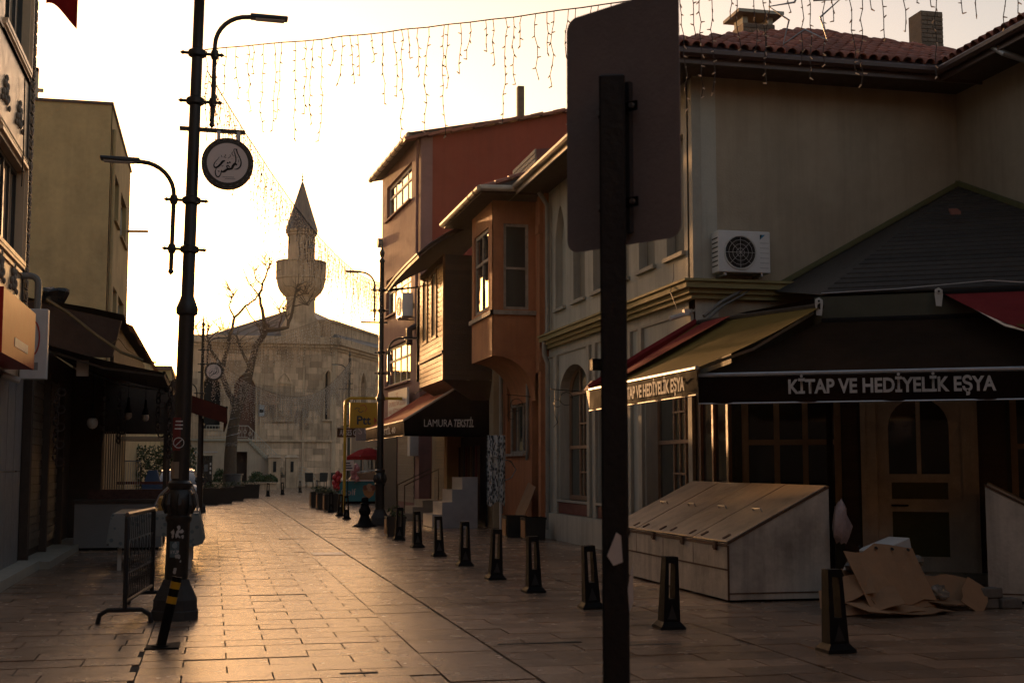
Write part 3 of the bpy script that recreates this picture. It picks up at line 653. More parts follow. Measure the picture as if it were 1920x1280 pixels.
# ------------------------------------------------------------------ sheet metal sales bins
def bin_(label, x0, x1, y0, y1, low, high):          # low edge at x0, high edge at x1
    t = thing('market_bin', label, 'bin', ((x0 + x1) / 2, y0, 0), 'sloping sheet metal sales bins')
    zb = .03; sx0 = min(x0, x1)
    s = 1 if x1 > x0 else -1
    b = MB(); b.box(x0, x1, y0, y1, zb, low); b.hexa([(x0, y0, low), (x1, y0, low), (x1, y1, low), (x0, y1, low)], [(x0 + s * .02, y0, low + .03), (x1, y0, high), (x1, y1, high), (x0 + s * .02, y1, low + .03)])
    b.build('body', BINM, t)
    m_ = MB(); m_.box(min(x0, x1) + .1, max(x0, x1) - .1, y0 + .1, y1 - .1, 0, zb); m_.build('skid', IRON, t)
    sl2 = Vector((x1 - x0, 0, high - low)).normalized(); nn = Vector((-sl2.z * s, 0, abs(sl2.x))); Ls = Vector((x1 - x0, 0, high - low)).length
    n = 4; wd = (y1 - y0) / n
    for i in range(n):
        ya, yb = y0 + i * wd + .012, y0 + (i + 1) * wd - .012
        q = MB(); q.frame((x0, 0, low + .012), (sl2.x, 0, sl2.z), nn, (0, 1, 0)); q.box(.01, Ls - .01, ya, yb, .02, .036 + .004 * (i % 2)); lid = q.build('lid', BINT, t, bevel=.006)
        hq = MB(); hq.frame((x0, 0, low + .012), (sl2.x, 0, sl2.z), nn, (0, 1, 0)); yc = (ya + yb) / 2
        hq.tube([(.5 * Ls, yc - .13, .036), (.5 * Ls, yc - .13, .08), (.5 * Ls, yc + .13, .08), (.5 * Ls, yc + .13, .036)], .009, 5); hq.build('handle', STEEL, lid)
        for yy in (ya + .2, yb - .2):
            hq = MB(); hq.frame((x0, 0, low + .012), (sl2.x, 0, sl2.z), nn, (0, 1, 0)); hq.box(.06, .16, yy - .03, yy + .03, .036, .05); hq.build('hasp', RUST, lid)
        lk = MB(); lk.box(x0 - s * .03, x0 + s * .01, yc - .25, yc - .19, low - .07, low + .03); lk.box(x0 - s * .035, x0 - s * .005, yc - .265, yc - .175, low - .05, low - .0); lk.build('padlock', RUST, t)
    e = MB(); e.box(x0 - s * .006, x0, y0, y1, low - .02, low + .02); e.box(x0 - s * .006, x0, y0, y1, .38, .40); e.box(x0 - s * .005, x0 + s * .02, y0 - .006, y0 + .0, zb, low); e.box(min(x0, x1), max(x0, x1), y0 - .007, y0 - .001, .10, .115)
    e.tube([(x0, y0 - .004, low + .02), (x1, y0 - .004, high + .02)], .012, 4); e.tube([(x1, y0, high + .02), (x1, y1, high + .02)], .014, 4); e.build('edge_trim', RUST, t)
    for i in range(3): MB().box(x0 - s * .003, x0, y0 + (i + 1) * wd - .004, y0 + (i + 1) * wd + .004, .4, low - .02).build('panel_seam', RUST, t)
    return t
bin_('long white sheet metal bin with sloping hinged lids in front of the annex', 6.08, 7.42, 14.95, 19.6, .68, 1.36)
b2 = bin_('white sheet metal bin cut off by the right edge of the picture', 10.45, 9.12, 14.25, 16.6, .68, 1.38)
b2.rotation_euler = (0, 0, R(-33)); pv_ = Matrix.Rotation(R(-33), 3, 'Z') @ Vector((9.12 - 9.785, 0, 0)); b2.location = Vector((9.15, 14.28, 0)) - pv_
# plastic bag on the bin
bg_ = MB(); rings = []
for z, rx, ry in ((1.22, .02, .02), (1.14, .075, .06), (1.04, .115, .08), (.90, .135, .10), (.78, .12, .09), (.71, .06, .05)):
    rings.append([(7.50 + rx * math.cos(a) * rnd.uniform(.65, 1.25), 14.90 - .09 + ry * math.sin(a) * rnd.uniform(.7, 1.25), z + rnd.uniform(-.03, .03)) for a in [i * math.pi / 5 for i in range(10)]])
vs = [p for r in rings for p in r]; bg_.add(vs, [(i * 10 + j, i * 10 + (j + 1) % 10, (i + 1) * 10 + (j + 1) % 10, (i + 1) * 10 + j) for i in range(5) for j in range(10)])
bt = tag(bg_.build('plastic_bag', mat('pink_thin_plastic', (.34, .25, .24), .35, .4, 12, .4, 30), None, True, loc=(7.5, 14.85, .62)), 'pinkish plastic bag hanging from the corner of the long bin', 'bag')
# cardboard heap
def sheet(cx, cy, cz, w, h, rx, ry, rz, m=CARD, name='flattened_box', label='', group='flattened cardboard boxes heaped before the shop door', slots=0):
    b = MB(); M_ = Matrix.Translation((cx, cy, cz)) @ Matrix.Rotation(rz, 4, 'Z') @ Matrix.Rotation(ry, 4, 'Y') @ Matrix.Rotation(rx, 4, 'X'); b.M = M_
    nx_, ny_ = 5, 4; vs = []; th = .007
    bend = rnd.uniform(-.04, .04); cut = rnd.uniform(.0, .12)
    for k in (0, 1):
        for j in range(ny_ + 1):
            for i in range(nx_ + 1):
                x = (i / nx_ - .5) * w; y = (j / ny_ - .5) * h
                if j == ny_ and i in (0, 1): y -= cut
                if j == 0 and i >= nx_ - 1: y += cut * .7
                vs.append((x, y, bend * math.cos(3 * x / w) + .012 * math.sin(7 * x + 5 * y) - k * th))
    q = (nx_ + 1) * (ny_ + 1); fs = []
    for j in range(ny_):
        for i in range(nx_):
            a = j * (nx_ + 1) + i; fs.append((a, a + 1, a + nx_ + 2, a + nx_ + 1)); fs.append((q + a + nx_ + 1, q + a + nx_ + 2, q + a + 1, q + a))
    bd = [i for i in range(nx_ + 1)] + [(j + 1) * (nx_ + 1) + nx_ for j in range(ny_)] + [ny_ * (nx_ + 1) + i for i in range(nx_ - 1, -1, -1)] + [j * (nx_ + 1) for j in range(ny_ - 1, 0, -1)]
    for k in range(len(bd)): a, c = bd[k], bd[(k + 1) % len(bd)]; fs.append((c, a, q + a, q + c))
    b.add(vs, fs)
    o = b.build(name, m, None, loc=(cx, cy, 0)); tag(o, label, 'cardboard', group)
    if slots:
        for i in range(slots):
            s_ = MB(); s_.M = M_; x = (i / max(1, slots - 1) - .5) * w * .7; s_.lathe([(.022, .0), (.022, .004)], (x, h * .40, .03 + bend), 8); s_.build('hand_hole', BLK, o)
    return o
sheet(7.55, 13.70, .40, .95, .80, R(52), R(4), R(8), label='large brown box panel with round hand holes leaning on the heap', slots=4)
sheet(7.50, 13.62, .34, .98, .82, R(50), R(7), R(12), label='second brown panel directly behind the panel with hand holes')
sheet(7.62, 13.86, .30, 1.0, .78, R(44), R(-3), R(2), label='brown panel deepest in the stack, its edges just showing')
sheet(7.05, 13.42, .16, .80, .50, R(22), R(-9), R(-18), label='brown flap lying low at the left of the heap by the bollard')
sheet(7.25, 13.30, .10, .85, .42, R(12), R(3), R(14), label='brown flap lying at the foot of the leaning panels')
sheet(8.25, 13.72, .10, .75, .45, R(6), R(4), R(24), label='flat brown sheet on the paving right of the heap')
sheet(8.55, 13.62, .16, .42, .32, R(40), R(-30), R(40), label='small upturned brown flap at the far right of the heap')
sheet(6.95, 13.62, .24, .62, .46, R(30), R(-14), R(-30), label='torn brown flap at the upper left of the heap behind the bollard')
sheet(7.62, 13.26, .05, .9, .30, R(5), R(2), R(10), label='thin brown sheet flat on the paving under the leaning panels')
sheet(7.58, 13.60, .22, 1.02, .50, R(40), R(5), R(15), label='creased brown panel jutting out below the panel with hand holes')
sheet(8.40, 13.95, .22, .5, .36, R(50), R(10), R(-20), label='brown box side standing behind the flat sheet on the right')
wb = MB(); wb.M = Matrix.Translation((7.75, 14.15, .60)) @ Matrix.Rotation(R(20), 4, 'Z') @ Matrix.Rotation(R(-14), 4, 'Y'); wb.box(-.26, .26, -.16, .16, -.16, .14); wb.box(-.30, -.26, -.14, .14, .02, .14)
cb_ = tag(wb.build('white_carton', PAPER, None, loc=(7.75, 14.15, .4), bevel=.01), 'white printed carton on top of the cardboard heap', 'box')
for i in range(3):
    l_ = MB(); l_.M = wb.M.copy(); l_.box(-.02 + .0, .14 - .03 * i, -.163, -.1605, -.02 - i * .03, -.006 - i * .03); l_.build('print_line', BLK, cb_)
def film(cx, cy, cz, r, label):
    b = MB(); n, m_ = 9, 6; vs = []
    for j in range(m_ + 1):
        for i in range(n):
            a = 2 * math.pi * i / n; p = math.pi * j / m_; k = rnd.uniform(.6, 1.2)
            vs.append((cx + r * k * math.sin(p) * math.cos(a), cy + r * .7 * k * math.sin(p) * math.sin(a), max(.01, cz + r * .7 * k * math.cos(p))))
    b.add(vs, [(j * n + i, j * n + (i + 1) % n, (j + 1) * n + (i + 1) % n, (j + 1) * n + i) for j in range(m_) for i in range(n)])
    return tag(b.build('crumpled_film', mat('clear_film', (.5, .45, .38), .15, .2, 9, .3, 30, trans=.6), None, loc=(cx, cy, 0)), label, 'plastic film')
film(7.22, 13.95, .50, .13, 'crumpled clear film at the upper left of the cardboard heap'); film(8.12, 13.66, .20, .12, 'crumpled clear film on the flat sheet right of the heap'); film(8.08, 14.1, .52, .11, 'crumpled clear film right of the white carton')
for i, (x, y, z, l) in enumerate(((8.75, 13.75, 0, 'lower left grey kerb block stacked by the right bin'), (9.02, 13.70, 0, 'lower right grey kerb block stacked by the right bin'), (8.80, 13.74, .12, 'upper grey kerb block lying on two others by the right bin'))):
    b = MB(); b.M = Matrix.Rotation(R(4 * i - 3), 4, 'Z'); c = Matrix.Rotation(-R(4 * i - 3), 3, 'Z') @ Vector((x, y, 0)); b.box(c.x - .13, c.x + .13, c.y - .1, c.y + .1, z, z + .115)
    tag(b.build('kerb_block', mat('kerb_grey', (.16, .14, .12), .9, .3, 8, .5, 30), None, loc=(x, y, z), bevel=.012), l, 'block', 'kerb blocks by the right bin')

# ------------------------------------------------------------------ orange house with bay
oh = thing('orange_house', 'flaking orange plaster house with a projecting bay window', 'house', (7.5, 29.45, 0))
MB().frame((7.5, 34.4, 0), (0, -1, 0), (-1, 0, 0)).wall(4.95, 8.1, .35, [(.95, 3.05, 1.95, 3.75), (3.7, 4.6, .3, 3.85)]).build('street_wall', OCHRE, oh)
window(oh, (7.5, 33.45, 1.95), (0, -1, 0), (-1, 0, 0), 2.1, 1.8, PEEL, GLASSG, 3, 1, .07, .10, transom=.68, sill=.08)
MB().box(7.75, 7.85, 29.8, 30.7, .3, 3.85).build('recess_back', BOARDD, oh)
rb = MB(); rb.box(7.42, 7.5, 29.5, 29.72, .0, 4.3); rb.box(7.38, 7.52, 29.48, 29.76, 3.85, 4.05); rb.box(7.36, 7.53, 29.46, 29.78, 7.1, 7.3); rb.box(7.40, 7.5, 29.5, 29.74, 4.3, 8.0); rb.build('corner_pilaster', OCHRE, oh)
dpp = MB(); dpp.tube([(7.44, 30.9, 4.1), (7.44, 30.9, 1.9), (7.44, 30.98, 1.8)], .04, 8); dpp.tube([(6.9, 33.6, 7.9), (7.3, 33.7, 7.0), (7.4, 33.7, 4.6), (7.4, 33.7, .4)], .055, 8); dpp.build('downpipe', mat('grey_pipe', (0.24, 0.22, 0.19), .5), oh, True)
# bay: x 6.45..7.5, y 30.3..32.9, z 4.25..7.95
bx, by0, by1 = 6.45, 30.3, 32.9
b = MB(); b.frame((bx, by1, 4.25), (0, -1, 0), (-1, 0, 0)).wall(2.6, 3.75, .1, [(.3, 2.05, 1.18, 3.2)])
b.frame((bx, by0, 4.25), (1, 0, 0), (0, -1, 0)); b.M[1][3] = by0 + .001; b.wall(1.05, 3.75, .1, [(.26, .88, 1.12, 3.2)])
b.M = None; b.box(bx + .02, 7.5, by1 - .1, by1 - .02, 4.25, 8.0)
bay = b.build('bay', OCHRE, oh)
window(oh, (bx, by1 - .3, 5.43), (0, -1, 0), (-1, 0, 0), 1.75, 2.02, PEEL, GLASSB, 2, 1, .09, .04, transom=.62)
window(oh, (bx + .26, by0, 5.37), (1, 0, 0), (0, -1, 0), .62, 2.08, PEEL, GLASS, 1, 1, .07, .04, transom=.48)
k_ = MB(); k_.box(bx - .07, 7.5, by0 - .07, by0 - .001, 5.24, 5.34); k_.box(bx - .07, bx - .001, by0 - .07, by1 + .07, 5.24, 5.34); k_.build('bay_ledge', PEEL, oh)
cs = MB(); n = 8                                      # curved corbel under the bay
pts = [(bx + .05 + (7.45 - bx) * math.sin(i / n * math.pi / 2), 4.25 - 1.05 * (1 - math.cos(i / n * math.pi / 2))) for i in range(n + 1)]
vs = []; 
for y in (by0 + .02, by1 - .02): vs += [(p[0], y, p[1]) for p in pts] + [(7.5, y, 4.25)]
k = n + 2; fs = [(i, i + 1, k + i + 1, k + i) for i in range(n)] + [tuple(range(k)), tuple(range(2 * k - 1, k - 1, -1)), (n + 1, 0, k, k + n + 1)]
cs.add(vs, fs); cs.build('bay_corbel', OCHRE, oh, True)
# eaves: skewed gutters
rfo = MB(); rfo.hexa([(5.75, 28.2, 8.0), (7.9, 28.2, 8.05), (7.9, 34.6, 8.05), (5.9, 34.6, 8.0)], [(5.75, 28.2, 8.1), (7.9, 28.2, 8.9), (7.9, 34.6, 8.9), (5.9, 34.6, 8.1)]) if False else None
rfo = MB(); rfo.hexa([(6.0, 29.5, 8.0), (8.6, 29.5, 8.0), (8.6, 34.3, 8.0), (5.95, 34.3, 8.0)], [(6.0, 29.5, 8.07), (8.6, 29.5, 8.95), (8.6, 34.3, 8.95), (5.95, 34.3, 8.07)])
rfo.build('roof', SOFFIT, oh)
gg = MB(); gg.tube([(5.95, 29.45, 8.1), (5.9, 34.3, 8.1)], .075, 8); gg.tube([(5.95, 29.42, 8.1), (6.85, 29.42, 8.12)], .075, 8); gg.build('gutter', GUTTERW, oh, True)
for i in range(7): MB().tube([(5.94, 29.9 + i * .65, 8.1), (5.94, 29.94 + i * .65, 8.1)], .083, 8).build('gutter_clip', IRON, oh)
for i in range(9):
    for j in range(3): piece('roof_tile', tme, oh, (6.05 + j * .34 * .94, 29.6 + i * .22, 8.12 + j * .36 * .34), rot=(math.atan(.34), 0, -math.pi / 2 + rnd.uniform(-.08, .08)))
ib = MB(); ib.tube([(7.45, 30.6, 3.3), (6.85, 30.6, 3.35)], .012, 4); ib.tube(arc((7.1, 30.6, 3.1), .15, 0, 5.4, 10), .009, 4); ib.tube([(6.9, 30.6, 3.34), (6.9, 30.6, 2.7)], .008, 4); ib.tube(arc((6.98, 30.6, 2.85), .1, 0, 5.4, 8), .008, 4)
tag(ib.build('sign_bracket', IRON, None, loc=(7.45, 30.6, 3.3)), 'rusty scrolled iron bracket on the orange wall by its lower window', 'bracket')

# ------------------------------------------------------------------ wooden bay house
wh = thing('wooden_house', 'timber clad house with glowing orange boards under a curved dark eave', 'house', (6.0, 34.6, 0))
wx, wy0, wy1, wz0, wz1 = 6.0, 34.6, 38.7, 3.95, 7.35
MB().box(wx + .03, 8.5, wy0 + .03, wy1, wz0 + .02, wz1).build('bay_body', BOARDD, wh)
MB().box(7.35, 8.5, 34.45, 44.6, 0, 7.6).build('house_body', mat('cream_render_far', (.34, .27, .17), .9, .15, 2, stain=.2), wh)
wins = [(35.75, 36.45, 5.25, 7.05), (37.35, 38.05, 5.25, 7.05)]
z = wz0
ub_ = unit_box('board', BOARD); ubd = unit_box('board', BOARDD)
while z < wz1 - .02:
    zc = z + .068; segs = [(wy0, wy1)]
    for a, b, c, d in wins:
        if c < zc < d:
            segs = [s for q in segs for s in (((q[0], min(q[1], a)), (max(q[0], b), q[1])) if q[0] < a and q[1] > b else (q,))]
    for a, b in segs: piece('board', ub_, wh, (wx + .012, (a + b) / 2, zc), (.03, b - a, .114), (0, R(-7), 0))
    piece('board', ubd, wh, ((wx + 7.35) / 2 + .02, wy0 + .012, zc), (7.35 - wx - .04, .03, .13), (R(7), 0, 0))  # shade of the side face put into darker boards
    z += .136
for a, b, c, d in wins:
    f = MB(); f.box(wx - .03, wx + .02, a - .07, a, c - .07, d + .07); f.box(wx - .03, wx + .02, b, b + .07, c - .07, d + .07); f.box(wx - .03, wx + .02, a, b, c - .07, c); f.box(wx - .03, wx + .02, a, b, d, d + .07)
    wf = f.build('window', BOARD, wh); MB().box(wx + .0, wx + .012, a, b, c, d).build('pane', BLK, wf)
MB().box(wx - .05, wx + .02, wy0 - .03, wy1, 4.66, 4.74).build('waist_rail', DARKW, wh); MB().box(wx - .02, wx + .04, wy0 - .02, wy0 + .06, wz0, wz1).build('corner_board', BOARD, wh)
# curved eave: cross-section swept along the street
prof = [(7.5, 8.35), (7.0, 8.28), (6.5, 8.10), (6.0, 7.84), (5.6, 7.58), (5.25, 7.28)]
cv = MB(); k = len(prof); vs = []
for y, q in ((34.3, 0), (36.5, .02), (39, 0.0), (41.2, -.10)):
    vs += [(x, y, z_ + q) for x, z_ in prof] + [(x + .02, y, z_ + q - .10) for x, z_ in prof[::-1]]
K = 2 * k; cv.add(vs, [(r_ * K + i, r_ * K + (i + 1) % K, (r_ + 1) * K + (i + 1) % K, (r_ + 1) * K + i) for r_ in range(3) for i in range(K)] + [tuple(range(K)), tuple(range(4 * K - 1, 3 * K - 1, -1))])
cv.build('curved_eave', SOFFIT, wh, True)
lip = MB(); lip.tube([(5.24, 34.28, 7.30), (5.24, 36.5, 7.32), (5.24, 39, 7.30), (5.24, 41.2, 7.2)], .035, 6); lip.tube([(p[0], 34.28, p[1] + .015) for p in prof], .03, 6); lip.build('eave_lip', GUTTER, wh, True)
st = MB(); st.tube([(5.35, 40.6, 7.15), (6.05, 39.4, 7.1), (6.05, 39.4, 4.2)], .045, 6); st.build('eave_strut', IRON, wh)
MB().hexa([(6.0, 34.62, 3.94), (7.4, 34.62, 3.94), (7.4, 38.6, 3.94), (6.0, 38.6, 3.94)][::-1], [(6.9, 35.0, 3.4), (7.4, 35.0, 3.4), (7.4, 38.2, 3.4), (6.9, 38.2, 3.4)][::-1]).build('bay_base', BOARDD, wh)
MB().box(6.9, 7.35, 39.0, 39.5, 0, 3.2).build('yellow_column', mat('yellow_render', (.38, .26, .12), .85), wh)
gb = MB(); gb.box(7.3, 7.36, 35.2, 38.9, 0, 2.5); gb.build('dark_shopfront', BLK, wh)
for i in range(9):
    MB().box(7.15, 7.2, 35.5 + i * .36, 35.62 + i * .36, .2, 2.2).build('hanging_garment', mat('garment_%d' % (i % 4), [(.06, .03, .02), (.10, .02, .02), (.05, .05, .05), (.12, .08, .05)][i % 4], .9), wh)
sh = MB(); 
for i in range(24): q = MB(); q.box(7.26, 7.30 + .012 * (i % 2), 40.0, 43.5, .3 + i * .1, .392 + i * .1); q.build('shutter_slat', SLAT, wh)
# LAMURA awning
BLKC = fabric('black_cloth', (0.006, 0.006, 0.006), .02); REDC = fabric('brick_red_cloth', (0.30, 0.045, 0.03), .15); BRWN = fabric('brown_valance', (0.085, 0.05, 0.03), .1)
la, _ = awning('brick red textile shop awning with black side curtain', Vector((7.3, 43.8, 4.3)), Vector((7.3, 35.0, 4.3)), Vector((5.0, 43.8, 2.86)), Vector((5.0, 35.0, 2.86)), REDC, .40, .05, BRWN, GUTTERW)
s_ = MB(); s_.add([(5.0, 34.98, 2.84), (7.35, 34.98, 4.30), (7.45, 34.98, 2.42), (5.02, 34.98, 2.44)], [(0, 1, 2, 3)]); s_.build('side_curtain', BLKC, la)
MB().tube([(5.0, 34.97, 2.87), (7.32, 34.97, 4.32)], .03, 6).build('side_piping', mat('pale_piping', (.42, .34, .28), .7), la)
MB().quad((6.6, 44.0, 4.05), (7.3, 44.0, 4.5), (7.3, 36.0, 4.62), (7.0, 36.0, 4.35), .01).build('upper_flap', BLKC, la)
text('LAMURA', LETTER, la, (5.55, 34.97, 2.70), (1, 0, 0), (0, -1, 0), .20, .78, depth=.004)
text('TEKSTİL', LETTER, la, (6.37, 34.97, 2.70), (1, 0, 0), (0, -1, 0), .20, .55, depth=.004, shear=.22, bold=.02)
text('TEKSTİL 40', LETTER, la, (5.0, 40.2, 2.56), (0, -1, 0), (-1, 0, 0), .17, 3.9, depth=.05, bold=.02)
# stepped display block
sd_ = thing('display_steps', 'pale stepped display block standing before the textile shop', 'display stand', (5.8, 34.5, 0))
STP = mat('pale_laminate', (.50, .46, .41), .35, .12, 4, .1, 30)
for i in range(4): MB().box(5.72 + .27 * i, 6.9, 34.55, 36.1, .02 + .33 * i, .35 + .33 * i - .004).build('step', STP, sd_)
sp_ = MB(); sp_.frame((5.70, 34.5, 0), (1, 0, 0), (0, -1, 0)); sp_.M[1][3] = 34.54
sp_.prism([(0.02, 0), (1.24, 0), (1.24, 1.35), (.82, 1.35), (.82, 1.02), (.55, 1.02), (.55, .69), (.28, .69), (.28, .36), (.02, .36)], 0, .012); sp_.build('side_panel', mat('grey_laminate', (.30, .30, .31), .45), sd_)
# patterned cloth on a hoop rail
cl = thing('patterned_cloth', 'black and white leaf patterned cloth hanging beside the textile awning', 'cloth', (6.4, 30.2, .75))
PATC = mat('cloth_ground', (.40, .42, .42), .9, .15, 8)
def add_pattern(m, sc=24, thr=.46, zs=.45, c1=(.05, .055, .06), c2=(.48, .49, .48)):
    t = m.node_tree; b = t.nodes['Principled BSDF']; g = t.nodes.new('ShaderNodeNewGeometry'); mp = t.nodes.new('ShaderNodeMapping'); mp.inputs['Scale'].default_value = (1, 1, zs); v = t.nodes.new('ShaderNodeTexVoronoi'); v.inputs['Scale'].default_value = sc
    r = t.nodes.new('ShaderNodeMath'); r.operation = 'GREATER_THAN'; r.inputs[1].default_value = thr
    mx = t.nodes.new('ShaderNodeMix'); mx.data_type = 'RGBA'; mx.inputs[6].default_value = (*c1, 1); mx.inputs[7].default_value = (*c2, 1)
    t.links.new(g.outputs['Position'], mp.inputs[0]); t.links.new(mp.outputs[0], v.inputs['Vector']); t.links.new(v.outputs['Distance'], r.inputs[0]); t.links.new(r.outputs[0], mx.inputs[0]); t.links.new(mx.outputs[2], b.inputs['Base Color'])
add_pattern(PATC)
cm_ = MB(); vs = []; n = 16
for j in range(9):
    for i in range(n + 1): vs.append((6.28 + i * .45 / n, 30.15 + .035 * math.sin(i * 1.3) * (1 + j * .06), 2.36 - j * .2 - (.06 * math.sin(i * .5) if j == 8 else 0)))
cm_.add(vs, [(j * (n + 1) + i, j * (n + 1) + i + 1, (j + 1) * (n + 1) + i + 1, (j + 1) * (n + 1) + i) for j in range(8) for i in range(n)]); cm_.build('cloth_panel', PATC, cl, True)
hp = MB(); hp.tube([(6.25, 30.1, 1.86), (6.55, 30.1, 1.84), (6.9, 30.3, 1.74), (7.08, 30.6, 1.55), (6.95, 30.5, 1.36), (6.6, 30.2, 1.26), (6.3, 30.1, 1.22)], .014, 6); hp.build('hoop_rail', STEEL, cl, True)
MB().tube([(6.62, 30.2, 0), (6.62, 30.2, 1.3)], .03, 6).build('stand_pole', WHITEP, cl)
# planter boxes by the orange wall, leaning board
def planter(label, x, y, w=.42, h=.48, plant=True, side=True, group='dark square planter boxes'):
    t = thing('planter_box', label, 'planter', (x, y, 0), group)
    b = MB(); b.hexa([(x - w * .46, y - w * .46, 0), (x + w * .46, y - w * .46, 0), (x + w * .46, y + w * .46, 0), (x - w * .46, y + w * .46, 0)], [(x - w * .5, y - w * .5, h), (x + w * .5, y - w * .5, h), (x + w * .5, y + w * .5, h), (x - w * .5, y + w * .5, h)])
    b.box(x - w * .53, x + w * .53, y - w * .53, y + w * .53, h - .05, h); b.build('box', mat('planter_black', (.018, .016, .014), .45, .3, 5), t)
    if side: MB().box(x - w * .55, x - w * .52, y - w * .42, y + w * .42, .05, h - .07).build('side_board', mat('planter_wood', (.38, .19, .08), .5), t)
    if plant:
        l = MB()
        for i in range(170):
            a = rnd.uniform(0, 6.28); r0 = w * .5 * math.sqrt(rnd.random()); zz = h + rnd.uniform(0, .26) * (1.1 - r0 / w); p = Vector((x + r0 * math.cos(a), y + r0 * math.sin(a), zz)); d1 = Vector((rnd.uniform(-1, 1), rnd.uniform(-1, 1), rnd.uniform(-.2, 1))).normalized() * .06; d2 = d1.cross(Vector((rnd.uniform(-1, 1), rnd.uniform(-1, 1), rnd.uniform(-1, 1)))).normalized() * .018
            l.add([p - d1 * .5, p + d2, p + d1, p - d2], [(0, 1, 2, 3)])
        l.build('shrub', LEAF, t)
    return t
planter('left of two dark planter boxes at the foot of the orange wall', 6.85, 29.75, .46, .5, False); planter('right of two dark planter boxes at the foot of the orange wall', 7.05, 28.7, .46, .5, False)
lb = MB(); lb.quad((7.05, 30.9, .3), (7.05, 29.9, .3), (7.42, 30.0, 1.15), (7.42, 30.75, 1.25), .02); tag(lb.build('leaning_board', mat('plywood', (.26, .14, .07), .8), None, loc=(7.1, 30.4, 0)), 'brown plywood board leaning on the orange wall behind the planters', 'board')

# ------------------------------------------------------------------ red three storey building
rd = thing('red_building', 'three storey red rendered building with big blank side wall', 'building', (7.05, 45.5, 0))
fu = Vector((7.05 - 6.62, 45.5 - 53.0, 0)).normalized(); fn = Vector((fu.y, -fu.x, 0)) ; fn = fn if fn.x < 0 else -fn
FL = (Vector((7.05, 45.5, 0)) - Vector((6.62, 53.0, 0))).length
FO = Vector((6.62, 53.0, 0)); wy = [(11.45, 12.85), (7.55, 9.05), (4.75, 6.3)]
MB().frame(FO, fu, fn).wall(FL, 13.45, .3, [(1.0, 5.9, a, b) for a, b in wy]).build('street_wall', PINKW, rd)
MB().frame((7.05, 45.49, 0), (1, 0, 0), (0, -1, 0)).wall(.42, 13.5, .2).build('side_strip', PINKW, rd)
sw_ = MB(); sw_.add([(7.45, 45.5, 0), (15, 45.5, 0), (15, 45.5, 15.2), (7.45, 45.5, 13.42)], [(0, 1, 2, 3)]); sw_.add([(15, 45.5, 0), (15, 54, 0), (15, 54, 15.2), (15, 45.5, 15.2)], [(0, 1, 2, 3)]); sw_.build('side_wall', REDW, rd)
for a, b in wy: window(rd, FO + fu * 1.0 + Vector((0, 0, a)), fu, fn, 4.9, b - a, WHITEP, GLASSB, 4, 1, .10, .12, transom=.64, sill=.12, sill_m=PINKW)
er = MB(); ea, eb = FO - fu * .3 + fn * .45, FO + fu * (FL + .05) + fn * .45
er.hexa([ea + Vector((0, 0, 13.35)), eb + Vector((0, 0, 13.35)), eb - fn * 9 + Vector((0, 0, 15.3)), ea - fn * 9 + Vector((0, 0, 15.3))], [ea + Vector((0, 0, 13.5)), eb + Vector((0, 0, 13.5)), eb - fn * 9 + Vector((0, 0, 15.45)), ea - fn * 9 + Vector((0, 0, 15.45))])
rrf = er.build('roof', SOFFIT, rd)
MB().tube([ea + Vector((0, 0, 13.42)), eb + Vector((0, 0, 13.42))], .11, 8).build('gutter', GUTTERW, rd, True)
for i in range(9): p = ea.lerp(eb, (i + .5) / 9) + Vector((0, 0, 13.42)); MB().tube([p - fu * .03, p + fu * .03], .12, 8).build('gutter_clip', IRON, rd)
eds = unit_box('verge_tile', TILE)
for i in range(21):
    p = Vector((6.65 + i * .42, 45.42, 13.46 + (6.65 + i * .42 - 7.45) * .235 + .03 * (i % 2))); piece('verge_tile', eds, rrf, p, (.47, .42, .10), (0, -math.atan(.227) - .05 + rnd.uniform(-.03, .03), 0))
for x, h in ((10.9, .9),): MB().box(x - .12, x + .12, 46.2, 46.45, 14.3, 14.8 + h).build('flue', BRICK, rrf)
pp = MB(); c = FO + fu * (FL - .25) + fn * .08; pp.tube([c + Vector((0, 0, 13.3)), c + Vector((0, 0, 6.2))], .06, 8); pp.build('downpipe', PINKW, rd, True)
pb = MB(); pb.tube([c + Vector((0, 0, 6.6)), c + fn * .25 + Vector((0, 0, 6.45)), c + fn * .25 + Vector((0, 0, 5.9))], .12, 8); pb.build('flue_pipe', GUTTER, rd, True)
MB().tube([FO + fu * .1 + fn * .02 + Vector((0, 0, 10.75)), FO + fu * .1 + fn * .2 + Vector((0, 0, 10.75))], .2, 8).build('floodlight', GREYP, rd)
q = FO + fu * 5.6 + Vector((0, 0, 7.0)); ac_unit('small white air conditioner on the pink street wall between windows', q, fu, fn, 1.1, .85, .4, False)
sg = thing('notice_board', 'white board with faded red lettering on the pink wall', 'sign', FO + fu * 4.2 + Vector((0, 0, 3.6)))
MB().frame(FO + fu * 3.1 + Vector((0, 0, 3.45)), fu, fn).box(0, 3.6, 0, 1.0, .2, .28).build('panel', WHITES, sg)
RTX = mat('faded_red_print', (.42, .12, .09), .7); o = FO + fu * 4.9 + Vector((0, 0, 3.45))
for s_, z_, w_ in (('T.C.', .72, .5), ('EYÜPSULTAN İLÇESİ', .42, 3.0), ('HALK EĞİTİM MERKEZİ', .14, 3.2)): text(s_, RTX, sg, o + Vector((0, 0, z_)), fu, fn, .17, w_, depth=.285, align='CENTER')
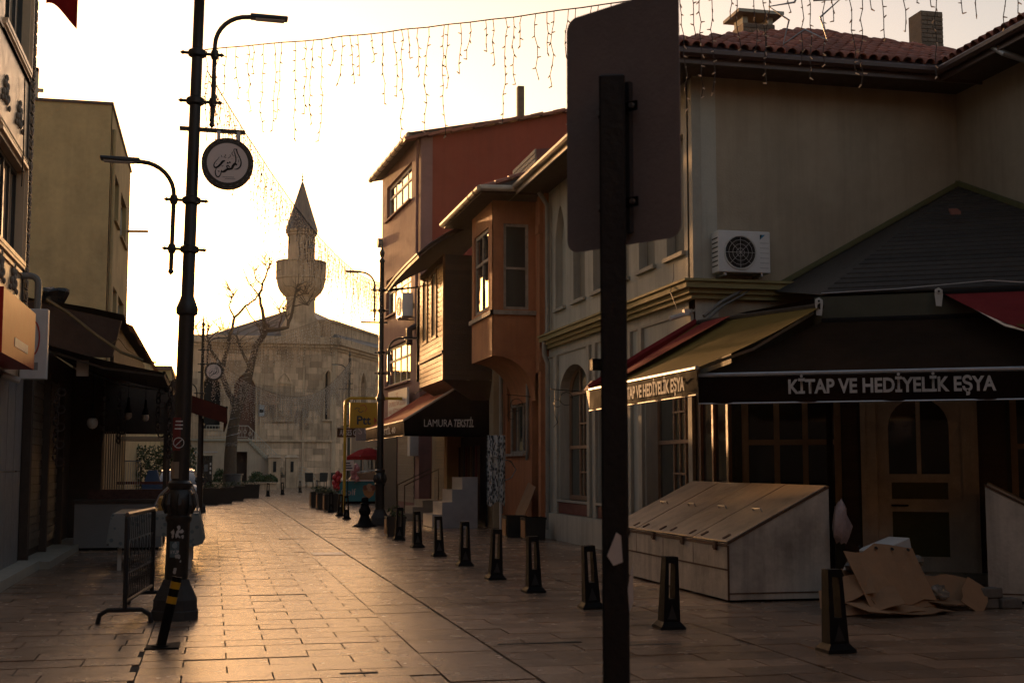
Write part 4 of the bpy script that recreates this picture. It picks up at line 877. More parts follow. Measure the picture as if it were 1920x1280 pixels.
# small dormer roof piece behind the cream eave
dm = MB(); dm.hexa([(8.6, 34.6, 8.0), (10.2, 34.6, 8.0), (10.2, 37.5, 8.0), (8.6, 37.5, 8.0)], [(8.6, 34.6, 10.4), (10.2, 34.6, 10.6), (10.2, 37.5, 10.6), (8.6, 37.5, 10.4)])
dmo = tag(dm.build('roof_dormer', mat('dark_red_sheet', (.11, .025, .022), .6), None, loc=(8.6, 34.6, 8)), 'dark red roof dormer peeping above the orange house gutter', 'dormer')
for i in range(16): MB().box(8.56, 8.6, 34.62, 37.4, 8.2 + i * .14, 8.31 + i * .14).build('lath', PEEL, dmo)

# ground floor of the red building: roller shutter, doorway, steps with handrail, meter box
for i in range(26): MB().frame(FO + Vector((0, 0, .35 + i * .1)), fu, fn).box(3.9, 6.8, 0, .092, .004, .03 + .012 * (i % 2)).build('shutter_slat', mat('pale_shutter', (.20, .165, .13), .5, .15, 5, objrand=.15), rd)
MB().frame(FO, fu, fn).box(3.7, 7.0, 2.95, 3.25, .002, .16).build('shutter_box', GUTTER, rd); MB().frame(FO, fu, fn).box(1.0, 3.6, 0, 2.8, .002, .03).build('dark_doorway', BLK, rd)
MB().frame(FO, fu, fn).box(6.95, 7.4, 2.0, 2.9, .0, .3).build('meter_box', WHITES, rd)
ss = thing('stone_steps', 'low stone steps with thin handrail between the lamp post and the display steps', 'steps', (5.9, 40.5, 0))
for i in range(3): MB().box(5.7 + i * .3, 7.2, 39.9, 41.6, i * .2, i * .2 + .196).build('step', STONEC, ss)
for y in (39.95, 41.5):
    MB().tube([(5.75, y, 0), (5.75, y, 1.05), (6.8, y, 1.55), (6.8, y, .6)], .022, 6).build('handrail', mat('brown_rail', (.10, .06, .04), .5), ss)
# ------------------------------------------------------------------ mosque
mq = thing('mosque', 'pale stone mosque with tall minaret and outside stair closing the street', 'mosque', (4, 106, 0))
MX0, MX1, MY = -2.1, 9.5, 106.0
hl = [(1.55, 3.25, 3.75, 9.0), (8.75, 9.15, 5.4, 9.3), (-.9, .5, 4.6, 8.9)]
wl = MB(); wl.frame((MX0, MY, 0), (1, 0, 0), (0, -1, 0)).wall(MX1 - MX0, 11.3, .6, [(a - MX0, b - MX0, c, d) for a, b, c, d in hl])
for a, b, c, d in hl: wl.arch(a - MX0, b - MX0, d - (b - a) * .6, d, -.6, 0, 12, 1.0)
core = wl.build('front_wall', MSTONEP, mq)
MB().box(MX0 + .2, MX1 - .2, MY + .8, 118, 0, 11.3).build('hall_core', BLK, mq)
ub2 = unit_box('stone_block', MSTONE)
z = .05; k = 0; cnt = 0; mrest = MB(); mt = []
while z < 11.0:
    x = MX0 - (.45 if k % 2 else 0); h = .50
    while x < MX1:
        wdt = .92 * rnd.uniform(.85, 1.15); a, b = max(x, MX0), min(x + wdt, MX1); zc = z + h / 2
        x += wdt
        if b - a < .15: continue
        clash = any(a < q[1] + .15 and b > q[0] - .15 and z < q[3] and z + h > q[2] for q in hl)
        if clash or (z < 3.6 and b < 4.0): continue
        if cnt < 298: piece('stone_block', ub2, mq, ((a + b) / 2, MY - .012 + rnd.uniform(-.008, .008), zc), (b - a - .02, .06, h - .02)); cnt += 1
        else: mrest.box(a + .01, b - .01, MY - .04, MY + .02, z + .01, z + h - .01); mt.append(rnd.random())
    z += h; k += 1
# right wing, receding
wa, wb_ = Vector((MX1, MY, 0)), Vector((18.5, 126, 0)); wu = (wb_ - wa).normalized(); wn_ = Vector((wu.y, -wu.x, 0)); WL = (wb_ - wa).length
wh_ = [(2.2, 3.6, 5.4, 9.6), (6.4, 7.8, 5.4, 9.6), (11, 12.4, 5.4, 9.6)]
rw = MB(); rw.frame(wa, wu, wn_).wall(WL, 11.3, .6, wh_)
for a, b, c, d in wh_: rw.arch(a, b, d - .8, d, -.6, 0, 12, 1.0)
rw.build('wing_wall', MSTONEP, mq)
z = 0; k = 0; mrest.frame(wa, wu, wn_)
while z < 11.0:
    x = -(.5 if k % 2 else 0)
    while x < WL:
        wdt = 1.0 * rnd.uniform(.85, 1.15); a, b = max(x, 0), min(x + wdt, WL); x += wdt
        if b - a < .15 or any(a < q[1] + .2 and b > q[0] - .2 and z < q[3] + .2 and z + .5 > q[2] for q in wh_): continue
        mrest.box(a + .012, b - .012, z + .012, z + .488, -.02, .02 + rnd.uniform(0, .014)); mt.append(rnd.random())
    z += .5; k += 1
mro = tag(mrest.build('ashlar_courses', MSTONE, mq), kind='stuff')
atr = mro.data.attributes.new('tint', 'FLOAT', 'FACE')
for i in range(len(mro.data.polygons)): atr.data[i].value = mt[min(i // 6, len(mt) - 1)]
for a, b, c, d in hl + []:
    f = MB(); f.frame((a, MY, c), (1, 0, 0), (0, -1, 0)); w_, h_ = b - a, d - c
    f.box(-.16, 0, -.1, h_ - w_ * .6, -.02, .14); f.box(w_, w_ + .16, -.1, h_ - w_ * .6, -.02, .14)
    pts = [(w_ / 2 - math.cos(math.pi * i / 12) * (w_ / 2 + .08), h_ - w_ * .6 + ((1 - abs(math.cos(math.pi * i / 12)) ** 1.5) ** .8) * (w_ * .6 + .1), .06) for i in range(13)]
    f.tube(pts, .1, 5); f.build('arch_surround', MSTONEP, mq)
    f = MB(); f.frame((a, MY, c), (1, 0, 0), (0, -1, 0)); f.box(0, w_, 0, h_, -.5, -.45); wo_ = f.build('window_glass' if c > 5 or b < 1 else 'entrance_door', BLK if c > 5 or b < 1 else mat('door_wood_red', (.12, .05, .03), .6), mq)
    if c > 5 or b < 1: MB().frame((a, MY, c), (1, 0, 0), (0, -1, 0)).box(-.2, w_ + .2, -.14, -.02, -.1, .2).build('sill', MSTONEP, mq)
for a, b, c, d in wh_:
    f = MB(); f.frame(wa, wu, wn_); w_ = b - a
    pts = [((a + b) / 2 - math.cos(math.pi * i / 12) * (w_ / 2 + .1), d - .8 + ((1 - abs(math.cos(math.pi * i / 12)) ** 1.5) ** .8) * .95, .06) for i in range(13)]
    f.tube([(a - .1, c, .06)] + pts + [(b + .1, c, .06)], .13, 5); f.box(a - .25, b + .25, c - .16, c - .02, 0, .25); f.build('arch_surround', MSTONEP, mq)
    MB().frame(wa, wu, wn_).box(a, b, c, d, -.5, -.45).build('window_glass', BLK, mq); MB().frame(wa, wu, wn_).box((a + b) / 2 - .04, (a + b) / 2 + .04, c, d - .1, -.44, -.40).build('window_bar', IRON, mq)
MB().box(-3.6, -2.1, 108, 112, 0, 6.0).build('side_annex', MSTONEP, mq)
# blind niche with frame, lower niche, lamps
nf = MB(); nf.frame((4.85, MY, 5.3), (1, 0, 0), (0, -1, 0)); nf.box(-.1, 1.4, -.12, 0, 0, .22); nf.box(0, .12, 0, 3.0, 0, .1); nf.box(1.18, 1.3, 0, 3.0, 0, .1); nf.box(0, 1.3, 2.9, 3.05, 0, .14); nf.tube([(.65 - .55 * math.cos(math.pi * i / 10), 2.95 + .8 * (1 - abs(math.cos(math.pi * i / 10)) ** 1.5), .06) for i in range(11)], .07, 5); nf.box(.45, .85, .35, .5, 0, .1); nf.build('niche_frame', MSTONEP, mq)
pl = MB(); pl.box(6.95, 7.12, MY - .16, MY, 0, 11.2); pl.box(9.3, 9.62, MY - .16, MY + .3, 0, 11.2); pl.box(3.6, 3.72, MY - .1, MY, 3.8, 11.2); pl.build('pilaster', MSTONEP, mq)
MB().box(MX0, 9.66, MY - .2, MY, 3.58, 3.76).build('string_course', MSTONEP, mq)
co = MB()
for z0, z1, o in ((10.95, 11.15, .15), (11.15, 11.4, .32), (11.4, 11.62, .52), (11.62, 12.0, .42)):
    co.box(MX0 - o, MX1 + .1, MY - o, MY + 2, z0, z1); co.frame(wa, wu, wn_); co.box(-.2, WL, z0, z1, -2, o); co.M = None
co.build('cornice', MSTONEP, mq)
at_ = MB(); at_.frame(wa + wu * .1 - wn_ * .4, wu, wn_).box(0, WL, 12.0, 13.3, -1.2, 0); at_.box(-.1, WL, 13.3, 13.5, -1.3, .14); at_.M = None; at_.build('attic', MSTONEP, mq)
rm = MB(); ap = Vector((7.2, 112.5, 15.3)); e0 = [(-.6, MY + .1, 12.0), (9.9, MY + .3, 12.0), (18.5, 124, 12.0), (-.6, 122, 12.0)]
rm.add([*e0, ap], [(0, 1, 4), (1, 2, 4), (2, 3, 4), (3, 0, 4)]); rmo = rm.build('lead_roof', LEAD, mq)
for i in range(9):
    p = Vector(e0[0]).lerp(Vector(e0[1]), (i + .5) / 9); MB().tube([p + Vector((0, 0, .03)), p.lerp(ap, .97) + Vector((0, 0, .03))], .05, 4).build('roof_seam', LEAD, rmo)
# minaret
mx_, my_ = 6.75, 107.0
mn = MB(); mn.box(mx_ - 1.55, mx_ + 1.55, my_ - 1.15, my_ + 1.5, 11.2, 12.9); mn.hexa([(mx_ - 1.55, my_ - 1.15, 12.9), (mx_ + 1.55, my_ - 1.15, 12.9), (mx_ + 1.55, my_ + 1.5, 12.9), (mx_ - 1.55, my_ + 1.5, 12.9)], [(mx_ - 1.1, my_ - 1.0, 13.7), (mx_ + 1.1, my_ - 1.0, 13.7), (mx_ + 1.1, my_ + 1.0, 13.7), (mx_ - 1.1, my_ + 1.0, 13.7)])
mn.build('minaret_base', MSTONEP, mq)
sh_ = MB(); sh_.lathe([(1.2, 13.2), (1.15, 15.1), (1.22, 15.15), (1.22, 15.3), (1.42, 15.5), (1.68, 15.78), (1.84, 16.1), (1.94, 16.5), (1.98, 16.75), (2.05, 16.8), (2.05, 16.95)], (mx_, my_, 0), 20)
mo = sh_.build('minaret_shaft', MSTONEP, mq, True)
zc = 13.3; k = 0; sbk = unit_box('stone_ring', MSTONE)
MB().lathe([(1.97, 16.95), (1.97, 18.1), (2.06, 18.12), (2.06, 18.25), (1.85, 18.25), (1.85, 17.0)], (mx_, my_, 0), 16).build('balcony', MSTONEP, mo)
for i in range(16): a = 2 * math.pi * (i + .5) / 16; MB().tube([(mx_ + 1.99 * math.cos(a), my_ + 1.99 * math.sin(a), 17.0), (mx_ + 1.99 * math.cos(a), my_ + 1.99 * math.sin(a), 18.1)], .06, 5).build('balcony_rib', MSTONEP, mo)
MB().lathe([(1.12, 16.9), (1.1, 20.35), (1.2, 20.42), (1.2, 20.6), (1.3, 20.65), (1.3, 20.85)], (mx_, my_, 0), 20).build('upper_shaft', MSTONEP, mo, True)
sp = MB(); sp.lathe([(1.34, 20.85), (1.28, 20.95), (.66, 22.9), (.12, 24.75), (.03, 24.95)], (mx_, my_, 0), 24); spo = sp.build('spire', LEAD, mo)
for i in range(12): a = 2 * math.pi * i / 12; MB().tube([(mx_ + 1.28 * math.cos(a), my_ + 1.28 * math.sin(a), 20.97), (mx_ + .66 * math.cos(a), my_ + .66 * math.sin(a), 22.92), (mx_ + .1 * math.cos(a), my_ + .1 * math.sin(a), 24.75)], .03, 4).build('spire_seam', LEAD, mo)
MB().lathe([(.04, 24.8), (.04, 25.0), (.12, 25.08), (.04, 25.16), (.04, 25.3), (.09, 25.36), (.03, 25.44), (.02, 25.7)], (mx_, my_, 0), 8).build('finial', mat('brass', (.35, .22, .08), .4, metal=.7), mo)
ls = MB(); ls.frame((mx_ + .55, my_ - .95, 19.4), (1, 0, 0), (0, -1, 0)); ls.tube([(0, 0, 0), (0.1, 0, .18), (.18, 0, .40)], [.06, .1, .24], 10); ls.build('loudspeaker', GREYP, mo, True)
# outside stair
STW = mat('stair_render', (.46, .37, .285), .9, .1, 1, stain=.2, streak=.2)
fl = MB(); fl.frame((0, 102.2, 0), (1, 0, 0), (0, -1, 0))
fl.prism([(-1.6, 0), (.95, 0), (.95, 2.75), (2.6, 2.75), (2.6, 0), (5.2, 0), (5.2, 1.0), (2.7, 3.55), (-1.6, 3.55)], -.3, 0); fl.build('stair_flank', STW, mq)
MB().box(.95, 2.6, 103.2, 103.3, 0, 2.75).build('basement_door', mat('dark_brown_door', (.05, .025, .015), .7), mq); MB().box(.95, 1.55, 102.45, 102.5, 0, 2.75).build('door_leaf', mat('door_leaf_brown', (.16, .08, .05), .6), mq)
MB().box(-1.6, 2.9, 102.0, 106, 3.55, 3.72).build('landing', STONEC, mq)
for i in range(16): MB().box(2.7 + i * .17, 2.92 + i * .17, 102.05, 104.2, 3.5 - i * .17 - .17, 3.56 - i * .17).build('stair_step', STONEC, mq)
bl = MB()
pts = [(-.5, 3.72), (2.6, 3.72), (5.2, 1.15)]
for (a, b) in ((0, 1), (1, 2)):
    A_, B_ = pts[a], pts[b]
    for dz_ in (.12, 1.0): bl.tube([(A_[0], 102.1, A_[1] + dz_), (B_[0], 102.1, B_[1] + dz_)], .035, 4)
    n = int(math.hypot(B_[0] - A_[0], B_[1] - A_[1]) / .22)
    for i in range(n + 1):
        x = A_[0] + (B_[0] - A_[0]) * i / n; zz = A_[1] + (B_[1] - A_[1]) * i / n
        bl.tube([(x, 102.1, zz + .1), (x, 102.1, zz + 1.0)], .018, 4)
        if i % 2: bl.tube(arc((x, 102.1, zz + .55), .13, 0, 6.28, 8), .02, 4)
bl.build('balustrade', mat('pale_iron', (.45, .41, .36), .5), mq)
for x in (4.15, 5.45):
    pd = MB(); pd.box(x, x + .9, 101.0, 101.9, 0, 2.3); pd.hexa([(x - .1, 100.9, 2.3), (x + 1.0, 100.9, 2.3), (x + 1.0, 102, 2.3), (x - .1, 102, 2.3)], [(x + .1, 101.1, 2.5), (x + .8, 101.1, 2.5), (x + .8, 101.8, 2.5), (x + .1, 101.8, 2.5)]); pdo = pd.build('pedestal', MSTONEP, mq)
    MB().box(x + .35, x + .58, 100.98, 101.0, 1.2, 2.0).build('pedestal_slot', BLK, pdo)
gt_ = MB()
for i in range(6): gt_.tube(arc((6.4, 101.3 + i * .0, .15), .35 + i * .22, 0, 1.55, 8), .022, 4)
for i in range(5): a = .25 + i * .28; gt_.tube([(6.4, 101.3, .15), (6.4 + 1.45 * math.cos(a), 101.3, .15 + 1.45 * math.sin(a))], .018, 4)
tag(gt_.build('fan_railing', mat('pale_iron', (.45, .41, .36), .5), None, loc=(6.4, 101.3, 0)), 'white quarter round iron railing right of the mosque stair pedestals', 'railing')
tag(MB().box(-3.0, 4.4, 93.0, 94.2, 0, .42).box(-3.1, 4.5, 92.9, 94.3, .42, .52).build('low_wall', MSTONEP, None, loc=(0, 93, 0)), 'low pale stone wall with coping edging the bed before the mosque', 'wall')
ps = MB(); ps.box(2.95, 3.55, MY - .12, MY - .05, 6.2, 7.0) if False else ps.box(3.5, 3.95, MY - .14, MY - .06, 5.6, 6.5)
pso = tag(ps.build('wall_plaque', mat('pale_blue_sign', (.35, .38, .42), .5), None, loc=(3.7, MY, 6)), 'small pale plaque on the mosque wall right of its door', 'sign'); MB().box(3.55, 3.9, MY - .15, MY - .141, 5.9, 6.15).build('dark_stripe', BLK, pso)

def bush(label, x, y, w, h, n=500):
    l = MB()
    for i in range(n):
        a, b = rnd.uniform(0, 6.28), math.acos(rnd.uniform(0, 1)); r = rnd.uniform(.75, 1.0) * (1 + .12 * math.sin(3 * a)); p = Vector((x + w * r * math.sin(b) * math.cos(a), y + w * .7 * r * math.sin(b) * math.sin(a), .5 + h * r * math.cos(b)))
        d1 = Vector((rnd.uniform(-1, 1), rnd.uniform(-1, 1), rnd.uniform(-1, 1))).normalized() * .13; d2 = d1.cross(Vector((rnd.uniform(-1, 1), rnd.uniform(-1, 1), rnd.uniform(-1, 1)))).normalized() * .05
        l.add([p - d1 * .5, p + d2, p + d1, p - d2], [(0, 1, 2, 3)])
    t = thing('clipped_bush', label, 'bush', (x, y, .1), 'round clipped bushes'); l.build('foliage', LEAF, t); MB().tube([(x, y, 0), (x, y, .5)], .06, 6).build('stem', BARK, t)
bush('larger clipped bush left of the stair pedestals behind the low wall', 3.1, 95.2, .62, .75); bush('lower clipped bush touching the larger one at its right', 4.0, 95.3, .6, .55); bush('dark round bush just left of the big grey pot', .55, 95.2, .5, .95)
gp = MB(); gp.lathe([(.44, 0), (.56, 1.1), (.62, 1.12), (.62, 1.2), (.5, 1.2), (.48, 1.05)], (1.2, 80.0, 0), 18); tag(gp.build('grey_pot', mat('pot_grey', (.075, .075, .08), .5), None, True, loc=(1.2, 80, 0)), 'big round grey pot in front of the tree trunk', 'pot')

# ------------------------------------------------------------------ bare tree wound with lights
tr = thing('bare_tree', 'bare knotty street tree with wire lights wound up its trunk', 'tree', (1.1, 85, 0))
def limb(pts, r0, r1, name, parent, n=8):
    pts = [Vector(p) for p in pts]; out = []; N = len(pts)
    for i in range(N - 1):
        for k in range(3): out.append(pts[i].lerp(pts[i + 1], k / 3) + Vector((rnd.uniform(-1, 1), rnd.uniform(-1, 1), 0)) * .045 * (r0 > .05))
    out.append(pts[-1]); M = len(out)
    return MB().tube(out, [r0 + (r1 - r0) * i / (M - 1) for i in range(M)], n).build(name, BARK, parent, True)
trunk = limb([(1.1, 85, -.1), (1.1, 85, 1.5), (1.12, 85, 3.1), (1.35, 85, 5.1), (1.9, 85, 6.85), (2.2, 85, 8.0)], .46, .27, 'trunk', tr, 10)
limbs = [([(2.2, 85, 8.0), (2.55, 85.1, 9.6), (3.1, 85.3, 10.6), (3.3, 85.4, 11.2)], .25, .17), ([(3.2, 85.3, 10.8), (3.9, 85.2, 10.85), (4.55, 85.1, 11.0), (4.8, 85.1, 12.0), (4.95, 85, 13.1), (5.2, 85, 14.0)], .16, .05),
    ([(3.2, 85.3, 10.9), (2.9, 85.2, 12.2), (2.75, 85.2, 13.2), (3.05, 85.1, 14.3), (3.45, 85, 15.4)], .14, .04), ([(2.8, 85.2, 13.0), (2.3, 85.1, 13.6), (2.0, 85, 14.0)], .06, .02), ([(2.95, 85.2, 13.8), (2.5, 85.2, 14.2), (2.3, 85.2, 14.9)], .05, .02),
    ([(1.5, 85, 5.4), (.9, 85.2, 6.6), (.45, 85.2, 7.9), (.7, 85.3, 9.2), (.95, 85.3, 10.6)], .20, .11), ([(.5, 85.2, 8.2), (-.2, 85.3, 9.4), (-.5, 85.2, 10.3), (-.4, 85.1, 11.2)], .12, .04), ([(-.4, 85.2, 10.1), (.2, 85.2, 10.7), (.9, 85.3, 10.9)], .06, .02), ([(-.3, 85.2, 9.8), (-1.0, 85, 10.4), (-1.3, 85, 11.0)], .06, .02),
    ([(.95, 85.3, 10.5), (1.2, 85.3, 11.6), (1.9, 85.2, 12.4), (2.3, 85.2, 12.7), (2.75, 85.2, 13.2)], .11, .05), ([(1.2, 85.3, 11.5), (.85, 85.2, 12.4), (1.1, 85.2, 13.2)], .07, .03), ([(1.9, 85.2, 12.3), (2.2, 85.1, 11.7), (2.7, 85, 11.1), (2.9, 85, 10.4)], .05, .03), ([(2.2, 85, 8.2), (1.7, 85.3, 9.3), (1.35, 85.4, 10.4)], .12, .06), ([(4.0, 85.2, 10.9), (4.2, 85, 11.7), (4.0, 85, 12.3)], .06, .02), ([(4.85, 85, 12.4), (5.5, 85, 12.6), (5.9, 85, 12.5)], .05, .02), ([(4.9, 85, 13.0), (5.5, 85, 13.3), (5.9, 85, 13.3)], .045, .02), ([(4.6, 85, 11.3), (4.2, 85, 12.4)], .05, .02), ([(1.1, 85.2, 13.0), (.7, 85.2, 13.9)], .04, .015), ([(3.2, 85, 14.8), (3.0, 85, 15.6)], .035, .012)]
for p, a, b in limbs: limb(p, a, b, 'limb', tr, 7)
tw = MB()
for p, a, b in limbs:
    for i in range(11):
        q = Vector(p[-1]).lerp(Vector(p[-2]), rnd.uniform(0, 1.0)); d_ = Vector((rnd.uniform(-1, 1), rnd.uniform(-.6, .6), rnd.uniform(.1, 1))).normalized(); L_ = rnd.uniform(.5, 1.3); tw.tube([q, q + d_ * L_ * .5 + Vector((0, 0, .05)), q + d_ * L_], [.028, .02, .01], 4)
        for k in range(2): q2 = q + d_ * L_ * rnd.uniform(.4, .9); d2 = (d_ + Vector((rnd.uniform(-1, 1), rnd.uniform(-1, 1), rnd.uniform(-.3, 1)))).normalized(); tw.tube([q2, q2 + d2 * rnd.uniform(.2, .5)], [.014, .006], 3)
tag(tw.build('twigs', BARK, tr), kind='stuff')
tr.scale = (1, 1, .96)
sp = thing('trunk_lights', 'string of tiny lights spiralling round the tree trunk and limbs', 'string lights', (1.1, 85, 3))
tp = [(1.1, 85, 2.9), (1.12, 85, 3.1), (1.35, 85, 5.1), (1.9, 85, 6.85), (2.2, 85, 8.0), (2.55, 85.1, 9.6), (3.1, 85.3, 10.6)]; spt = []; bu = MB()
def octa(b, p, r): p = Vector(p); b.add([p + Vector((r, 0, 0)), p - Vector((r, 0, 0)), p + Vector((0, r, 0)), p - Vector((0, r, 0)), p + Vector((0, 0, r)), p - Vector((0, 0, r))], [(0, 2, 4), (2, 1, 4), (1, 3, 4), (3, 0, 4), (2, 0, 5), (1, 2, 5), (3, 1, 5), (0, 3, 5)])
for k in range(260):
    t = k / 260 * (len(tp) - 1); i = int(t); c = Vector(tp[i]).lerp(Vector(tp[i + 1]), t - i); r = .42 - .2 * k / 260; a = k * .55; q = c + Vector((r * math.cos(a), r * math.sin(a), 0)); spt.append(q)
    if k % 2 == 0: octa(bu, q + Vector((0, -.02, 0)), .022)
MB().tube(spt, .012, 3).build('wire', STEEL, sp); tag(bu.build('bulbs', BULB, sp), kind='stuff')

# ------------------------------------------------------------------ far shop on the right, its sign and awning
fs_ = thing('far_shop', 'low one storey shop beyond the red building', 'shop', (7.2, 56, 0))
MB().box(7.4, 12, 55, 72, 0, 3.9).build('wall', mat('far_shop_render', (.26, .20, .14), .9), fs_)
for i in range(3): MB().box(7.34, 7.4, 57.5 + i * 4.6, 60.6 + i * 4.6, .4, 2.5).build('shop_window', GLASS, fs_)
MB().box(7.2, 7.4, 55, 72, 3.7, 4.0).build('fascia', GUTTER, fs_)
aG, _ = awning('small olive clothes shop awning far down the right side', Vector((8.0, 62.9, 4.2)), Vector((8.0, 62.0, 4.2)), Vector((5.75, 62.4, 3.45)), Vector((7.35, 62.0, 3.45)), OLGOLD, .45, .03, BRWN, GUTTERW, arms=False)
text('AKSES GİYİM', LETTER, aG, (5.85, 62.38, 3.10), (1, -.23, 0), (0, -1, 0), .26, 1.25, depth=.05, bold=.02)
su = thing('dark_shop_sign', 'dark grey square sign with the letters SU half hidden by the lamp post', 'sign', (6.4, 56, 2.9)); MB().box(5.95, 6.9, 56.0, 56.15, 2.72, 3.62).build('panel', GREYP, su); text('S', LETTER, su, (6.05, 56.0, 3.0), (1, 0, 0), (0, -1, 0), .30, None, depth=.008); text('U', LETTER, su, (6.32, 56.0, 3.0), (1, 0, 0), (0, -1, 0), .30, None, depth=.008)
MB().box(6.9, 7.4, 56.0, 56.08, 3.1, 3.2).build('bracket', IRON, su)
# Ptt post sign
pt = thing('post_office_sign', 'yellow post office sign hanging from a bent yellow pole', 'sign', (4.62, 47.2, 0))
MB().tube([(4.62, 47.2, 0), (4.62, 47.2, 3.85)] + arc((4.85, 47.2, 3.85), .23, math.pi, math.pi / 2, 6) + [(6.3, 47.2, 4.08), (6.7, 47.2, 4.08)], .055, 8).build('pole', YELLOW, pt, True)
MB().box(4.78, 6.0, 47.12, 47.28, 3.0, 3.92).build('panel', mat('sign_yellow', (.50, .28, .015), .5, .08), pt, bevel=.01)
for x in (5.0, 5.8): MB().tube([(x, 47.2, 3.9), (x, 47.2, 4.06)], .015, 5).build('hanger', IRON, pt)
NAVY = mat('navy_print', (.01, .025, .06), .5); text('Ptt', NAVY, pt, (5.04, 47.12, 3.14), (1, 0, 0), (0, -1, 0), .30, .50, depth=.006, bold=.02)
lg = MB(); lg.frame((4.95, 47.12, 3.5), (1, 0, 0), (0, -1, 0)); lg.tube([(.0, .18, .004), (.10, .24, .004), (.18, .2, .004), (.12, .12, .004), (.22, .06, .004), (.32, .12, .004)], .016, 4); lg.build('bird_mark', NAVY, pt)
lg = MB(); lg.frame((4.95, 47.12, 3.5), (1, 0, 0), (0, -1, 0)); lg.tube([(.2, .3, .004), (.36, .33, .004), (.44, .2, .004), (.36, .08, .004)], .016, 4); lg.build('swirl_mark', mat('red_print', (.45, .05, .03), .5), pt)
MB().frame((5.66, 47.12, 3.16), (1, 0, 0), (0, -1, 0)).add([(0, 0, .006), (.1, .12, .006), (0, .24, .006)], [(0, 1, 2)]).build('red_arrow', mat('red_print', (.45, .05, .03), .5), pt)
# ice cream freezer, umbrella, balloons
fz = thing('ice_cream_freezer', 'turquoise ice cream chest freezer with cone picture and flour sack tray on top', 'freezer', (6.2, 58, 0))
MB().box(5.36, 7.3, 57.9, 58.9, .1, .98).build('body', mat('turquoise_print', (.03, .20, .25), .4, .1), fz, bevel=.02)
MB().box(5.32, 7.34, 57.86, 58.94, .98, 1.04).build('rim', WHITES, fz); MB().box(5.4, 7.26, 58.0, 58.8, 0, .1).build('feet', IRON, fz)
MB().hexa([(5.9, 57.9, 1.04), (7.3, 57.9, 1.04), (7.3, 58.8, 1.04), (5.9, 58.8, 1.04)], [(6.1, 57.9, 1.28), (7.3, 57.9, 1.42), (7.3, 58.8, 1.42), (6.1, 58.8, 1.28)]).build('display_tray', mat('tray_wood', (.30, .20, .12), .7), fz)
for i in range(7):
    b = MB(); b.M = Matrix.Translation((6.15 + i * .17, 58.1 + .1 * (i % 3), 1.36 + .02 * i)) @ Matrix.Rotation(rnd.uniform(-.5, .5), 4, 'Z') @ Matrix.Rotation(R(-10), 4, 'Y'); b.box(-.12, .12, -.1, .1, -.02, .03); tag(b.build('packet', PAPER, None, loc=(6.15 + i * .17, 58.1, 1.36)), ['first', 'second', 'third', 'fourth', 'fifth', 'sixth', 'last'][i] + ' white packet from the left on the ice cream freezer tray', 'packet', 'packets on the freezer tray')
text('Golf', mat('pale_print', (.40, .42, .42), .6), fz, (5.52, 57.9, .38), (1, 0, 0), (0, -1, 0), .28, .66, depth=.008, bold=.01)
cn = MB(); cn.frame((6.75, 57.9, .5), (1, 0, 0), (0, -1, 0)); cn.prism([(-.28, .12), (-.2, -.12), (0, -.28), (.2, -.12), (.28, .12)], .002, .012); cn.build('cone_picture', mat('wafer_print', (.35, .20, .08), .6), fz)
for i, (x, y_, r) in enumerate(((-.15, .2, .12), (.02, .25, .13), (.17, .19, .12), (.05, .12, .10))):
    c = MB(); c.frame((6.75 + x, 57.9, .5 + y_), (1, 0, 0), (0, -1, 0)); c.prism([(r * math.cos(a * .524), r * math.sin(a * .524)) for a in range(12)], .012 + i * .003, .02 + i * .003); c.build('scoop_picture', mat('scoop_%d' % (i % 2), [(.20, .08, .05), (.40, .28, .18)][i % 2], .6), fz)
um = thing('red_parasol', 'faded red round parasol beside the ice cream freezer', 'parasol', (6.9, 59.5, 0))
MB().tube([(6.9, 59.5, 0), (6.9, 59.5, 2.5)], .03, 6).build('pole', WHITEP, um)
u_ = MB(); n = 8; c = (6.9, 59.5); rim = [(c[0] + 1.05 * math.cos(2 * math.pi * i / n + .3), c[1] + 1.05 * math.sin(2 * math.pi * i / n + .3), 2.08) for i in range(n)]; mid = [(c[0] + .5 * math.cos(2 * math.pi * i / n + .3), c[1] + .5 * math.sin(2 * math.pi * i / n + .3), 2.36) for i in range(n)]; low = [(p[0], p[1], 1.93) for p in rim]
u_.add(rim + mid + low + [(c[0], c[1], 2.48)], [(i, (i + 1) % n, n + (i + 1) % n, n + i) for i in range(n)] + [(n + i, n + (i + 1) % n, 3 * n) for i in range(n)] + [(2 * n + i, 2 * n + (i + 1) % n, (i + 1) % n, i) for i in range(n)]); uo = u_.build('canopy', fabric('parasol_red', (.33, .03, .03), .25), um)
for i in range(n): MB().tube([rim[i], (c[0], c[1], 2.44)], .012, 4).build('rib', STEEL, um)
def ball(b, p, r, n=8, m_=6, sx=1, sz=1): b.add([(p[0] + r * sx * math.sin(math.pi * j / m_) * math.cos(2 * math.pi * i / n), p[1] + r * math.sin(math.pi * j / m_) * math.sin(2 * math.pi * i / n), p[2] + r * sz * math.cos(math.pi * j / m_)) for j in range(m_ + 1) for i in range(n)], [(j * n + i, j * n + (i + 1) % n, (j + 1) * n + (i + 1) % n, (j + 1) * n + i) for j in range(m_) for i in range(n)]); return b
toy = [mat('toy_red', (.40, .03, .04), .35), mat('toy_pink', (.45, .22, .24), .35)]
